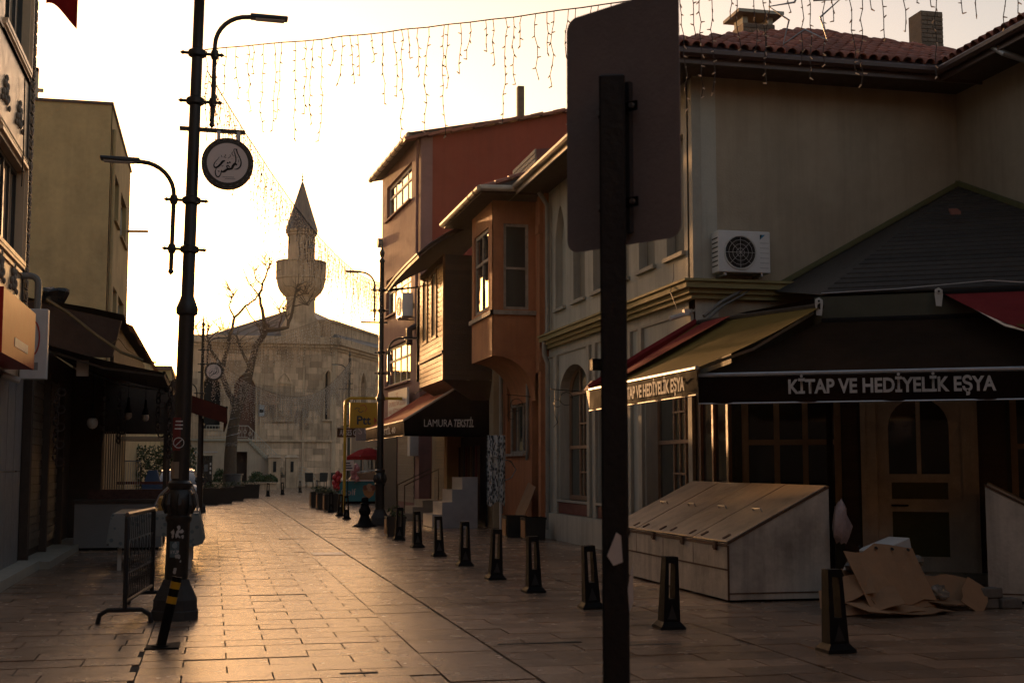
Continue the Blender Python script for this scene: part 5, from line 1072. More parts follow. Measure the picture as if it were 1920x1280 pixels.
for gi, (cx, cy, cz, hh, nn, mi, lb) in enumerate(((5.22, 56.3, .9, .5, 9, 0, 'shiny red balloon in the left bunch by the turquoise freezer'), (6.05, 57.4, 1.3, .5, 8, 1, 'pale pink bag in the bunch under the red parasol'))):
    for i in range(nn):
        p = (cx + rnd.uniform(-.14, .14), cy + rnd.uniform(-.12, .12), cz + hh * (i / nn) * 1.4 - .2); bb = ball(MB(), p, .11, sz=1.25); bb.tube([(p[0], p[1], p[2] - .13), (cx, cy, p[2] - .2)], .006, 3); tag(bb.build('toy_balloon', toy[mi], None, True, loc=p), ['lowest', 'second lowest', 'third from below', 'fourth from below', 'fifth from below', 'sixth from below', 'seventh from below', 'eighth from below', 'topmost'][i if i < nn - 1 else 8] + ' ' + lb, 'balloon', lb.split(' in ')[1])
hs_ = thing('hand_sign', 'small white notice board with blue writing beside the pink bunch', 'sign', (5.75, 57.2, 0)); MB().tube([(5.75, 57.2, 0), (5.75, 57.2, 1.9)], .02, 5).build('pole', IRON, hs_); MB().box(5.5, 6.0, 57.16, 57.19, 1.45, 1.9).build('panel', WHITES, hs_)
for i in range(3): MB().box(5.56, 5.94 - .05 * i, 57.15, 57.158, 1.53 + i * .11, 1.58 + i * .11).build('text_line', NAVY, hs_)
def chair(label, x, y, rz):
    t = thing('cafe_chair', label, 'chair', (0, 0, 0), 'dark cafe chairs by the mosque wall'); m_ = mat('chair_black', (.02, .02, .02), .6)
    MB().box(-.3, .3, -.3, .3, .45, .52).build('seat', m_, t); MB().hexa([(-.3, .26, .52), (.3, .26, .52), (.3, .32, .52), (-.3, .32, .52)], [(-.32, .36, 1.15), (.32, .36, 1.15), (.32, .42, 1.15), (-.32, .42, 1.15)]).build('backrest', m_, t)
    for sx in (-.26, .26):
        for sy in (-.26, .26): MB().tube([(sx, sy, 0), (sx, sy, .46)], .025, 5).build('leg', m_, t)
    t.location = (x, y, 0); t.rotation_euler = (0, 0, rz); return t
chair('left one of three dark cafe chairs by the mosque wall', 7.3, 101.5, 2.9); chair('middle one of three dark cafe chairs by the mosque wall', 8.25, 101.6, 3.4); chair('right one of three dark cafe chairs by the mosque wall', 9.2, 101.5, 3.1)
# ------------------------------------------------------------------ bollards
def make_bollard(label):
    t = thing('slotted_bollard', label, 'bollard', (0, 0, 0), 'black slotted bollards along the paving')
    H_, b = .72, MB()
    def sec(z): k = 1 - z / H_; return .066 + .026 * k, .068 + .024 * k
    z0, z1, s = .30, .655, .034
    def blk(za, zb, xa, xb):
        wa, da = sec(za); wb, db = sec(zb); f = lambda v, w: max(-w, min(w, v))
        b.hexa([(f(xa, wa), -da, za), (f(xb, wa), -da, za), (f(xb, wa), da, za), (f(xa, wa), da, za)], [(f(xa, wb), -db, zb), (f(xb, wb), -db, zb), (f(xb, wb), db, zb), (f(xa, wb), db, zb)])
    blk(.07, z0, -1, 1); blk(z0, z1, -1, -s); blk(z0, z1, s, 1); blk(z1, H_, -1, 1)
    b.build('post', IRON, t)
    f = MB(); f.hexa([(-.135, -.145, 0), (.135, -.145, 0), (.135, .145, 0), (-.135, .145, 0)], [(-.13, -.14, .03), (.13, -.14, .03), (.13, .14, .03), (-.13, .14, .03)]); f.hexa([(-.125, -.135, .03), (.125, -.135, .03), (.125, .135, .03), (-.125, .135, .03)], [(-.09, -.10, .075), (.09, -.10, .075), (.09, .10, .075), (-.09, .10, .075)]); f.build('flared_foot', IRON, t)
    m_ = MB(); m_.hexa([(-.05, -.098, .1), (.05, -.098, .1), (.002, -.093, .24), (-.002, -.093, .24)], [(-.05, -.085, .1), (.05, -.085, .1), (.002, -.08, .24), (-.002, -.08, .24)]); m_.build('emblem', IRONM, t); return t
proto = make_bollard('nearest black bollard, at far right in front of the cardboard heap')
bl_ = [(5.42, 10.85, 'nearest black bollard, at far right in front of the cardboard heap'), (4.54, 12.75, 'black bollard standing in front of the long white bin, right of the sign post'), (4.31, 14.75, 'leaning black bollard just left of the tall sign post foot'), (4.12, 16.77, 'second slotted bollard left of the tall sign post'), (4.04, 18.78, 'third slotted bollard left of the tall sign post'), (4.10, 21.47, 'fourth slotted bollard left of the tall sign post'), (4.08, 23.87, 'fifth slotted bollard left of the sign post, before the display steps'), (4.08, 26.47, 'slotted bollard left of the display steps'), (4.08, 29.2, 'slotted bollard right beside the small planter and far lamp post'), (4.10, 41.0, 'slotted bollard right of the yellow pole foot'), (4.14, 43.7, 'slotted bollard just left of the yellow pole foot'), (4.17, 47.3, 'slotted bollard right of the row of three shrub planters'), (4.2, 51.6, 'half hidden slotted bollard behind the red balloons'),
       (3.0, 73.3, 'leftmost small far bollard before the low stone wall'), (4.0, 77.2, 'far bollard in front of the stair pedestals'), (5.4, 83.3, 'far bollard right of the stair pedestals'), (6.85, 88.5, 'far bollard in front of the cafe chairs')]
for i, (x, y, l) in enumerate(bl_):
    o = proto if i == 0 else copy_tree(proto)
    o.location = (x, y, 0); o['label'] = l; o.rotation_euler = (R(rnd.uniform(-1, 1)), R(-3 if i == 2 else rnd.uniform(-2, 2)), R(rnd.uniform(-3, 3)))
ob = thing('turned_bollard', 'ornate turned black bollard shaped like a chess pawn', 'bollard', (4.07, 35.8, 0))
MB().lathe([(.30, 0), (.30, .04), (.20, .10), (.15, .22), (.11, .30), (.15, .36), (.17, .44), (.12, .52), (.10, .58), (.13, .62), (.08, .66), (.10, .72), (.09, .78), (.02, .82)], (4.07, 35.8, 0), 14).build('turned_post', IRON, ob, True); MB().lathe([(.34, 0), (.34, .02)], (4.07, 35.8, 0), 8).build('base_plate', IRON, ob)
bb = thing('bent_bollard', 'bent black bollard with yellow bands leaning in front of the left lamp post', 'bollard', (-.42, 12.4, 0))
ax = Vector((.13, .02, .62)); b0_ = Vector((-.42, 12.4, .01))
def bseg(a, b, r, m, n_): MB().tube([b0_ + ax * a, b0_ + ax * b], r, 12).build(n_, m, bb, True)
bseg(0, 1.0, .045, IRON, 'pole'); YB = mat('reflective_yellow', (.60, .32, .01), .4, .15); bseg(.62, .72, .0465, YB, 'yellow_band'); bseg(.83, .93, .0465, YB, 'yellow_band')
pl_ = MB(); pl_.hexa([(-.56, 12.30, .0), (-.26, 12.28, .0), (-.25, 12.52, .02), (-.55, 12.54, .0)], [(-.56, 12.30, .012), (-.26, 12.28, .018), (-.25, 12.52, .04), (-.55, 12.54, .012)]); pl_.lathe([(.09, 0.01), (.08, .03)], (-.42, 12.4, 0), 10); pl_.build('base_plate', IRON, bb)

# ------------------------------------------------------------------ lamp posts
def make_lamp(label, disc=True):
    t = thing('lamp_post', label, 'lamp post', (0, 0, 0), 'black double arm lamp posts')
    MB().lathe([(.265, 0), (.265, .09), (.25, .10), (.245, .21), (.165, .36), (.145, .42)], (0, 0, 0), 8, math.pi / 8).build('plinth', PLINTH, t)
    MB().lathe([(.122, .40), (.122, 1.02), (.14, 1.05), (.14, 1.09), (.12, 1.11), (.15, 1.18), (.16, 1.25), (.14, 1.33), (.11, 1.38), (.13, 1.41), (.13, 1.45), (.095, 1.48), (.09, 1.7)], (0, 0, 0), 14).build('column_base', POSTM, t, True)
    for i in range(8):
        a = i * math.pi / 4; MB().tube([(.13 * math.cos(a), .13 * math.sin(a), 1.12), (.165 * math.cos(a), .165 * math.sin(a), 1.22), (.145 * math.cos(a), .145 * math.sin(a), 1.34)], [.02, .03, .015], 5).build('acanthus', POSTM, t)
    MB().lathe([(.092, 1.65), (.086, 3.28), (.115, 3.30), (.12, 3.36), (.09, 3.44), (.070, 3.5), (.064, 5.2), (.060, 6.2), (.058, 7.0), (.075, 7.02), (.075, 7.06), (.03, 7.12), (.06, 7.2), (.07, 7.28), (.03, 7.36), (.012, 7.62)], (0, 0, 0), 14).build('column', POSTM, t, True)
    def arm(sx, zc, hz, name):
        cz = (zc + .28, zc - .27); x0 = .19 * sx
        a = MB(); top = hz
        a.tube([(x0, 0, cz[1] - .22), (x0, 0, top - .42)] + [Vector((x0 + sx * (.36 - .36 * math.cos(k * math.pi / 16)), 0, top - .42 + .36 * math.sin(k * math.pi / 16))) for k in range(1, 8)] + [(x0 + sx * .40, 0, top - .055)], .026, 8)
        for z_ in cz:
            a.lathe([(.06, -.05), (.10, -.03), (.10, .03), (.06, .05)], (0, 0, z_), 10); a.tube([(-.17 * sx, 0, z_), (.28 * sx, 0, z_)], .018, 6); a.tube([(-.19 * sx, 0, z_), (-.15 * sx, 0, z_)], [.004, .03], 6); a.tube([(.30 * sx, 0, z_), (.26 * sx, 0, z_)], [.004, .03], 6); a.lathe([(.035, -.05), (.05, 0), (.035, .05)], (x0, 0, z_), 8)
        a.lathe([(.0, -.06), (.035, -.02), (.02, .02)], (x0, 0, cz[1] - .24), 8)
        ao = a.build(name, POSTM, t, True)
        h = MB(); xs = x0 + sx * .38; h.hexa([(xs, -.06, top - .075), (xs + sx * .42, -.075, top - .06), (xs + sx * .42, .075, top - .06), (xs, .06, top - .075)], [(xs, -.045, top - .02), (xs + sx * .42, -.06, top - .025), (xs + sx * .42, .06, top - .025), (xs, .045, top - .02)]); h.build('lamp_head', POSTM, ao, bevel=.008)
        MB().box(xs + sx * .06, xs + sx * .38, -.05, .05, top - .081, top - .074).build('lens', WHITES, ao)
    arm(1, 5.97, 6.78, 'street_arm'); arm(-1, 4.29, 5.03, 'pavement_arm')
    if disc:
        MB().box(-.16, .56, -.03, .03, 5.36, 5.40).build('sign_bar', POSTM, t)
    return t
def disc_sign(label, x, y, z, r, strokes=True):
    t = thing('round_sign', label, 'sign', (x, y, z), 'round calligraphy signs')
    MB().frame((x, y, z), (1, 0, 0), (0, -1, 0)).prism([(r * math.cos(a * math.pi / 24), r * math.sin(a * math.pi / 24)) for a in range(48)], -.06, .06).build('drum', mat('sign_drum', (.15, .10, .06), .45), t)
    rg = MB(); rg.frame((x, y, z), (1, 0, 0), (0, -1, 0)); n = 48; vs = []
    for rr in (r * .995, r * .79): vs += [(rr * math.cos(2 * math.pi * i / n), rr * math.sin(2 * math.pi * i / n), .064) for i in range(n)]
    rg.add(vs, [(i, (i + 1) % n, n + (i + 1) % n, n + i) for i in range(n)]); rg.build('dark_ring', mat('sign_ring', (.035, .027, .018), .5), t)
    dk = MB(); dk.frame((x, y, z), (1, 0, 0), (0, -1, 0)); dk.prism([(r * .80 * math.cos(a * math.pi / 24), r * .80 * math.sin(a * math.pi / 24)) for a in range(48)], .058, .062); dk.build('face', mat('sign_face', (.80, .69, .64), .5, .06), t)
    for i in range(22):
        a = i * 2 * math.pi / 22; MB().frame((x, y, z), (1, 0, 0), (0, -1, 0)).tube([(r * .9 * math.cos(a - .06), r * .9 * math.sin(a - .06), .066), (r * .925 * math.cos(a), r * .925 * math.sin(a), .066), (r * .9 * math.cos(a + .06), r * .9 * math.sin(a + .06), .066)], r * .008, 3).build('ring_mark', STONEC, t)
    s = r / 505.0
    def stroke(pts, ws):
        b = MB(); b.frame((x, y, z), (1, 0, 0), (0, -1, 0)); P_ = [Vector(((q[0] - 585) * s, (710 - q[1]) * s)) for q in pts]; N_ = len(P_); fine = []
        for i in range(N_ - 1):
            p0, p1, p2, p3 = P_[max(i - 1, 0)], P_[i], P_[i + 1], P_[min(i + 2, N_ - 1)]
            for k in range(5):
                u = k / 5; fine.append((.5 * ((2 * p1) + (p2 - p0) * u + (2 * p0 - 5 * p1 + 4 * p2 - p3) * u * u + (3 * p1 - p0 - 3 * p2 + p3) * u ** 3), ws[i] + (ws[i + 1] - ws[i]) * u))
        fine.append((P_[-1], ws[-1])); vs = []
        for i, (p, w_) in enumerate(fine):
            d_ = (fine[min(i + 1, len(fine) - 1)][0] - fine[max(i - 1, 0)][0]); d_ = d_.normalized() if d_.length else Vector((1, 0)); q = Vector((-d_.y, d_.x)) * w_ * s * .5; vs += [(p.x + q.x, p.y + q.y, .066), (p.x - q.x, p.y - q.y, .066)]
        b.add(vs, [(2 * i, 2 * i + 2, 2 * i + 3, 2 * i + 1) for i in range(len(fine) - 1)]); b.build('calligraphy', BLK, t)
    stroke([(748, 420), (770, 500), (815, 590), (845, 680), (830, 770), (780, 820), (715, 832)], [30, 22, 20, 22, 26, 24, 6])
    stroke([(748, 430), (715, 425), (700, 455), (722, 520), (742, 610), (738, 690), (700, 720)], [10, 12, 14, 18, 22, 22, 8])
    stroke([(690, 490), (672, 495), (665, 525), (690, 560), (715, 570)], [8, 10, 12, 10, 6])
    stroke([(768, 745), (725, 725), (690, 770), (670, 815), (620, 835), (575, 845), (530, 880), (490, 895), (470, 860)], [26, 46, 48, 44, 36, 40, 46, 30, 10])
    stroke([(640, 835), (585, 815), (570, 775), (600, 765), (625, 800)], [18, 20, 20, 20, 18])
    stroke([(468, 880), (455, 945), (415, 1000), (370, 975), (352, 900), (372, 830)], [20, 18, 24, 22, 20, 8])
    stroke([(535, 670), (490, 690), (450, 745), (395, 800), (345, 815), (322, 765), (350, 700), (400, 640), (425, 598)], [20, 44, 40, 36, 30, 20, 14, 10, 6])
    for q in ((588, 712), (628, 700)): stroke([(q[0] - 14, q[1] - 8), (q[0] + 14, q[1] + 8)], [28, 28])
    for q in (((460, 560), (475, 605)), ((530, 545), (548, 560), (515, 600), (560, 605)), ((625, 545), (640, 575), (590, 625)), ((665, 620), (672, 632)), ((760, 580), (768, 600)), ((785, 640), (800, 665), (790, 690)), ((370, 735), (380, 745)), ((470, 770), (485, 785), (505, 765)), ((395, 880), (430, 885), (410, 905)), ((485, 995), (715, 993)), ((540, 1030), (740, 1028))): stroke(list(q), [9 if len(q) > 2 or abs(q[0][0] - q[1][0]) < 100 else 6] * len(q))
    for sx in (-.36, .40): MB().frame((x, y, z), (1, 0, 0), (0, -1, 0)).box(r * sx - .02, r * sx + .02, r * .88, r * 1.32, -.02, .0).build('hanger', STEEL, t)
    return t
lamp1 = make_lamp('tall lamp post at left with round calligraphy sign and paint flakes on its foot'); lamp1.location = (-.36, 14.75, 0)
lp = [((4.55, 36.4, 0), math.pi, 1.05, 'lamp post before the textile shop awning on the right'), ((-.42, 48.3, 0), 0, .93, 'second lamp post on the left, thin, beside the bare tree'), ((10.0, 99.0, 0), math.pi, 1.38, 'far lamp post in front of the mosque wing windows')]
for loc, rz, sc, l in lp: copy_tree(lamp1, None, loc, rz, sc, l)
lamp1.rotation_euler = (0, R(.9), 0)
disc_sign('round sign with black calligraphy hanging on the near left lamp post', .095, 14.7, 4.99, .285); disc_sign('small far round calligraphy sign on the second left lamp post', -.02, 48.1, 5.02, .33)
# stickers, notice and paint flakes on the near post
def patch(b, z, a0, a1, h, r): b.add([(-.36 + r * math.sin(a), 14.75 - r * math.cos(a), z + k * h) for k in (0, 1) for a in (a0, (a0 + a1) / 2, a1)], [(0, 1, 4, 3), (1, 2, 5, 4)])
st = thing('post_stickers', 'red no-entry notice and pale stickers on the near left lamp post', 'stickers', (-.36, 14.6, 2))
p = MB(); patch(p, 1.80, -.75, .75, .36, .096); p.build('red_notice', mat('notice_red', (.16, .02, .018), .5), st)
p = MB(); p.tube([(-.36 + .055 * math.cos(a), 14.655 - .008, 1.885 + .055 * math.sin(a)) for a in [i * math.pi / 8 for i in range(17)]], .006, 4); p.tube([(-.395, 14.645, 1.85), (-.325, 14.645, 1.92)], .006, 4); p.build('no_entry_ring', WHITES, st)
for i in range(3): p = MB(); patch(p, 2.03 + i * .04, -.5 + .05 * i, .5 - .05 * i, .015, .0975); p.build('notice_line', WHITES, st)
p = MB(); patch(p, 1.5, -.9, .1, .18, .100); p.build('pale_sticker', mat('old_paper', (.26, .20, .14), .8), st)
p = MB(); patch(p, 1.62, .6, 1.2, .06, .099); p.build('white_label', WHITES, st)
p = MB(); patch(p, .66, -.55, .25, .17, .1275); p.build('municipal_sticker', mat('sticker_blue', (.10, .15, .17), .6), st)
text('EYÜP', WHITES, st, (-.415, 14.62, .70), (1, 0, 0), (0, -1, 0), .035, .085, depth=.004); p = MB(); p.frame((-.375, 14.62, .785), (1, 0, 0), (0, -1, 0)); p.prism([(.03 * math.cos(a * .524), .03 * math.sin(a * .524)) for a in range(12)], .0, .004); p.build('emblem', mat('emblem_blue', (.22, .29, .32), .5), st)
fk = MB()
for i in range(26):
    a, z_ = rnd.uniform(-.5, 1.2), rnd.choice([rnd.uniform(.86, .98), rnd.uniform(.5, .95)]); r_ = rnd.uniform(.006, .026); c0 = Vector((-.36 + .1272 * math.sin(a), 14.75 - .1272 * math.cos(a), z_)); uu = Vector((math.cos(a), math.sin(a), 0)); fk.add([c0 + uu * r_ * rnd.uniform(.5, 1.2) * math.cos(k) + Vector((0, 0, r_ * 1.2 * rnd.uniform(.5, 1.2) * math.sin(k))) for k in [j * math.pi / 3.5 for j in range(7)]], [tuple(range(7))])
tag(fk.build('paint_flakes', mat('bare_primer', (.42, .40, .38), .8), st), kind='stuff')

# ------------------------------------------------------------------ pedestrian barrier
br = thing('crowd_barrier', 'dark tubular pedestrian barrier with scrolled infill by the left lamp post', 'barrier', (-.8, 15.3, 0))
n0, n1 = Vector((-.86, 14.42, 0)), Vector((-.67, 16.35, 0)); dv = n1 - n0
def BP(t, z): q = n0 + dv * t; return (q.x, q.y, z)
m_ = MB(); m_.tube([BP(0, .14), BP(0, 1.08), BP(.02, 1.12), BP(.98, 1.12), BP(1, 1.08), BP(1, .14)], .026, 8); m_.build('frame', IRONM, br, True)
MB().tube([BP(.02, .22), BP(.98, .22)], .02, 8).build('lower_rail', IRONM, br, True)
MB().tube([BP(0, 1.125), BP(1, 1.125)], .024, 8).build('top_rail', mat('pale_rail', (.16, .13, .11), .35, metal=.5), br, True)  # top tube paler and more metallic than the frame
for q, nm in ((n0, 'foot'), (n1, 'foot')): MB().tube([q + Vector((-.27, 0, 0)), q + Vector((-.25, 0, .09)), q + Vector((-.17, 0, .14)), q + Vector((.17, 0, .14)), q + Vector((.25, 0, .09)), q + Vector((.27, 0, 0))], .026, 8).build(nm, IRONM, br, True)
for i in range(15):
    t = (i + .5) / 15; MB().tube([BP(t, 1.1), BP(t, .86)], .006, 4).build('upper_bar', IRONM, br)
    if i % 2 == 0: MB().tube([BP(t + .03 * math.cos(a), .76 + .09 * math.sin(a)) for a in [k * math.pi / 6 for k in range(13)]], .006, 4).build('scroll', IRONM, br)
    if i < 14: MB().tube([BP(t + .06 * math.cos(a), .24 + .28 * math.sin(a)) for a in [k * math.pi / 8 for k in range(9)]], .006, 4).build('lower_arch', IRONM, br)
    MB().tube([BP(t, .66), BP(t + .03, .58), BP(t, .5)], .006, 4).build('mid_twist', IRONM, br)

# ------------------------------------------------------------------ near road sign seen from behind
rs = thing('road_sign', 'large dark road sign seen from behind on a square post in the foreground', 'road sign', (1.22, 3.9, 0))
a0 = R(-18); q = MB(); q.M = Matrix.Translation((1.218, 3.9, 0)) @ Matrix.Rotation(a0, 4, 'Z'); q.box(-.041, .041, -.041, .041, 0, 2.865); q.build('post', mat('post_black', (.009, .008, .008), .55, .3, 4), rs, bevel=.006)
PL, PR = Vector((1.140, 4.162, 0)), Vector((1.395, 3.764, 0)); pu = (PR - PL).normalized(); pn = Vector((pu.y, -pu.x, 0)); pn = pn if pn.y < 0 else -pn
po = (PL + PR) / 2; hw, z0, z1, cr = (PR - PL).length / 2, 2.335, 3.135, .045; pts = []
for cx, cz, s0 in ((hw - cr, z1 - cr, 0), (-hw + cr, z1 - cr, 1), (-hw + cr, z0 + cr, 2), (hw - cr, z0 + cr, 3)):
    for k in range(6): a = (s0 + k / 5) * math.pi / 2; pts.append((cx + cr * math.cos(a), cz + cr * math.sin(a)))
pk = MB(); pk.frame(po, pu, pn); pk.prism(pts, -.003, 0); pk.build('plate', BACKPLATE, rs)
rl = MB(); rl.frame(po, pu, pn); rl.box(-.045, .05, 2.37, 2.86, .001, .02); rl.build('mounting_channel', mat('channel_grey', (.10, .105, .115), .35, metal=.6), rs)
for zz in (2.45, 2.76):
    MB().frame(po, pu, pn).box(-.075, .085, zz, zz + .03, .02, .026).build('clamp', IRON, rs)
    for xx in (-.065, .07): MB().frame(po, pu, pn).tube([(xx, zz + .015, .02), (xx, zz + .015, .038)], .009, 6).build('bolt', STEEL, rs)
sk = MB(); sk.frame((1.175, 3.855, 1.36), (1, 0, 0), (0, -1, 0)); sk.add([(.0, .0, .006), (.03, .07, .006), (.045, .06, .006), (.05, -.02, .006), (.02, -.03, .006)], [(0, 1, 2, 3, 4)]); sk.add([(.065, -.10, .006), (.082, -.02, .006), (.083, -.14, .006), (.07, -.17, .006)], [(0, 1, 2, 3)]); sk.build('torn_sticker', WHITES, rs)

# ------------------------------------------------------------------ planters along the paving
planter('small planter with dry twigs at the foot of the right lamp post', 4.25, 31.0, .44, .46, True)
for (x, y, l) in ((4.16, 53.2, 'farthest of three shrub planters in a row by the right bollards'), (4.25, 51.0, 'middle of three shrub planters in a row by the right bollards'), (4.35, 49.0, 'nearest of three shrub planters in a row by the right bollards')): planter(l, x, y, .58, .62)
for (x, y, l) in ((-.15, 58.4, 'planter box nearest the car, first of the row on the left'), (.45, 60.2, 'second planter box of the row beyond the parked car'), (1.05, 64.6, 'third planter box of the row beyond the parked car'), (1.95, 69.8, 'wide planter box at the right end of the row beyond the parked car')): planter(l, x, y, .95, .70)

# ------------------------------------------------------------------ left: panelled corner building
bk = thing('panelled_building', 'beige panelled corner building with carved border and tall windows at far left', 'building', (-3.0, 22.1, 0))
LX = -3.0
holes_ = [(1.0, 3.5, 4.83, 6.27), (1.0, 3.5, 7.93, 9.9)]
MB().frame((LX, 18.1, 0), (0, 1, 0), (1, 0, 0)).wall(4.0, 12.0, .4, [(a, b, c, d) for a, b, c, d in holes_]).build('street_wall', PANEL, bk)
MB().frame((LX, 10.0, 0), (0, 1, 0), (1, 0, 0)).wall(8.1, 12.0, .4).build('near_wall', PANEL, bk)
MB().box(-9, -3.4, 10, 22.08, 0, 12).build('core', PANEL, bk)
for a, b, c, d in holes_:
    window(bk, (LX, 18.1 + a, c), (0, 1, 0), (1, 0, 0), b - a, d - c, mat('dark_window_frame', (.035, .032, .028), .4), GLASSB, 4, 1, .07, .12, sill=.06, sill_m=PANEL)
    f = MB()
    for k, o in ((.06, .05), (.16, .03)): f.box(LX, LX + o, 18.1 + a - k - .05, 18.1 + b + k, c - k - .05, c - k); f.box(LX, LX + o, 18.1 + b + k, 18.1 + b + k + .04, c - k, d + k); f.box(LX, LX + o, 18.1 + a - k, 18.1 + b + k, d + k, d + k + .05)
    f.build('moulding', PANEL, bk)
for zc in (6.45, 7.72): MB().box(LX + .001, LX + .03, 18.1, 21.68, zc, zc + .04).build('band', GUTTER, bk)
for i in range(46):                                   # carved border blocks
    z_ = 3.3 + i * .19; b = MB(); b.box(LX, LX + .06, 21.75, 22.05, z_, z_ + .02); b.tube([(LX + .055, 21.9 + .10 * math.cos(k * .785), z_ + .095 + .065 * math.sin(k * .785)) for k in range(9)], .016, 4); b.tube([(LX + .055, 21.86, z_ + .05), (LX + .06, 21.94, z_ + .14)], .02, 4); b.build('carved_block', mat('carved_grey', (.26, .20, .15), .7, .3, 9), bk)
MB().box(LX - .1, LX + .03, 21.69, 22.1, 0, 12).build('corner_pier', mat('dark_pier', (.05, .045, .04), .6), bk)
for (y, z_) in ((19.4, 6.85), (20.75, 6.85), (20.75, 4.35), (19.5, 4.35)):
    o = MB()
    for (dy_, dz_, r_) in ((0, .3, .07), (-.10, .2, .08), (.10, .2, .08), (-.2, .05, .08), (.2, .05, .08), (0, .1, .10), (-.32, -.06, .06), (.32, -.06, .06), (-.1, -.02, .07), (.1, -.02, .07)): ball(o, (LX + .02, y + dy_, z_ + dz_), r_ * .8, 7, 5, sx=.5)
    o.build('carved_ornament', mat('ornament_grey', (.24, .19, .14), .7), bk)
MB().tube([(LX + .05, 20.9, 7.6), (LX + .06, 20.95, 6.5), (LX + .06, 20.9, 5.9)], .012, 4).build('loose_cable', IRON, bk)
for i in range(5): MB().box(LX - .02, LX + .045, 18.2 + i * .75, 18.92 + i * .75, .1, 1.55 - .004).build('cladding_panel', GREYP, bk); MB().box(LX - .02, LX + .045, 18.2 + i * .75, 18.92 + i * .75, 1.56, 3.0).build('cladding_panel', GREYP, bk)
MB().box(LX, LX + .35, 17.5, 22.3, 0, .14).build('doorstep', STONEC, bk); MB().tube([(LX + .05, 19.7, 2.93), (LX + .28, 19.8, 2.85)], .05, 8).build('spotlight', WHITEP, bk)
rbx = thing('red_fascia_sign', 'glossy red box sign projecting from the panelled building', 'sign', (-2.8, 19, 3.05)); MB().box(LX + .002, -2.60, 17.3, 20.35, 3.05, 3.88).build('box', REDS, rbx)
MB().box(-2.60, -2.592, 18.35, 19.6, 3.22, 3.34).build('plate', WHITES, rbx); MB().box(LX + .1, -2.7, 17.28, 17.3, 3.3, 3.75).build('dark_opening', BLK, rbx)
vb = thing('vertical_light_box', 'white vertical box sign with red curve beside the red sign', 'sign', (-2.7, 21.5, 3)); MB().box(-2.95, -2.55, 21.42, 21.58, 2.98, 4.08).build('box', WHITES, vb, bevel=.01)
cv_ = MB(); cv_.frame((-2.75, 21.42, 3.6), (1, 0, 0), (0, -1, 0)); cv_.tube([(-.02 + .10 * math.sin(a), .02 + .27 * math.cos(a), .004) for a in [k * .3 for k in range(11)]], .014, 4); cv_.build('red_curve', mat('red_print', (.45, .05, .03), .5), vb); MB().frame((-2.8, 21.42, 3.12), (1, 0, 0), (0, -1, 0)).box(0, .12, 0, .12, .001, .004).build('mark', GREYP, vb)
pi_ = MB(); pi_.tube([(-3.0, 21.6, 4.62), (-2.86, 21.62, 4.62)] + arc((-2.86, 21.62, 4.50), .12, math.pi / 2, 0, 5) + [(-2.74, 21.62, 3.9)], .055, 8); pi_.build('grey_pipe', mat('pvc_grey', (.20, .19, .17), .45), bk, True)
# red flag on a pole above the frame
fg = thing('red_flag', 'red flag hanging from a pole above the street at upper left', 'flag', (-3.0, 17.5, 9.2)); MB().tube([(-3.0, 17.6, 9.0), (-1.7, 17.5, 9.6)], .02, 6).build('pole', STEEL, fg)
fm_ = MB(); vs = []; n = 10
for j in range(9):
    for i in range(n + 1): u = i / n; vs.append((-2.26 + u * .40 + .01 * j / 8, 17.5 + .07 * math.sin(u * 7 + j * .3), 9.34 + u * .18 - (9.34 + u * .18 - 7.66 + .34 * u ** 1.6) * j / 8))
fm_.add(vs, [(j * (n + 1) + i, j * (n + 1) + i + 1, (j + 1) * (n + 1) + i + 1, (j + 1) * (n + 1) + i) for j in range(8) for i in range(n)]); fm_.build('cloth', fabric('flag_red', (.20, .012, .012), .3), fg, True)

# ------------------------------------------------------------------ left: ochre block
yb_ = thing('ochre_block', 'plain ochre concrete block with a blank end wall behind the market stalls', 'building', (-3, 38, 0))
yh = [(2.0, 3.6, 8.95, 10.3), (4.6, 7.2, 8.9, 10.3), (2.4, 3.9, 5.2, 7.0), (4.6, 7.2, 5.2, 7.0)]
MB().frame((-3, 38, 0), (0, 1, 0), (1, 0, 0)).wall(8.8, 11.85, .3, yh).build('street_wall', CONC, yb_)
MB().frame((-10, 37.985, 0), (1, 0, 0), (0, -1, 0)).wall(7.0, 11.85, .3).build('end_wall', CONC, yb_); MB().box(-9.8, -3.35, 38.35, 46.7, 0, 11.7).build('core', CONC, yb_)
MB().box(-10, -2.95, 37.94, 46.85, 11.85, 11.93).build('coping', GUTTER, yb_)
for a, b, c, d in yh: window(yb_, (-3, 38 + a, c), (0, 1, 0), (1, 0, 0), b - a, d - c, WHITEP, GLASS, 2, 1, .07, .14, sill=.08, sill_m=CONC)
MB().tube([(-2.93, 38.25, 11.2), (-2.93, 38.25, 4.0)], .06, 8).build('downpipe', CONC, yb_, True)
MB().tube([(-3, 45.8, 9.6), (-2.3, 45.8, 9.62)], .05, 6).build('flue', GUTTERW, yb_)
tf = MB(); tf.box(-5.2, -5.05, 38.3, 38.45, 11.93, 12.9); tf.box(-6.0, -5.05, 38.3, 38.45, 12.78, 12.9); tf.box(-5.05, -4.9, 38.3, 38.4, 12.2, 12.3); tf.build('roof_frame', GUTTERW, yb_)
fh = thing('far_low_house', 'long low ochre house receding beyond the stalls toward the sun', 'house', (-3.4, 53, 0)); MB().box(-12, -3.4, 54, 90, 0, 7.2).build('wall', CONC, fh); MB().hexa([(-12.2, 53.8, 7.2), (-3.2, 53.8, 7.2), (-3.2, 90.2, 7.2), (-12.2, 90.2, 7.2)], [(-9, 50, 8.4), (-7, 50, 8.4), (-7, 90, 8.4), (-9, 90, 8.4)]).build('roof', TILE, fh)
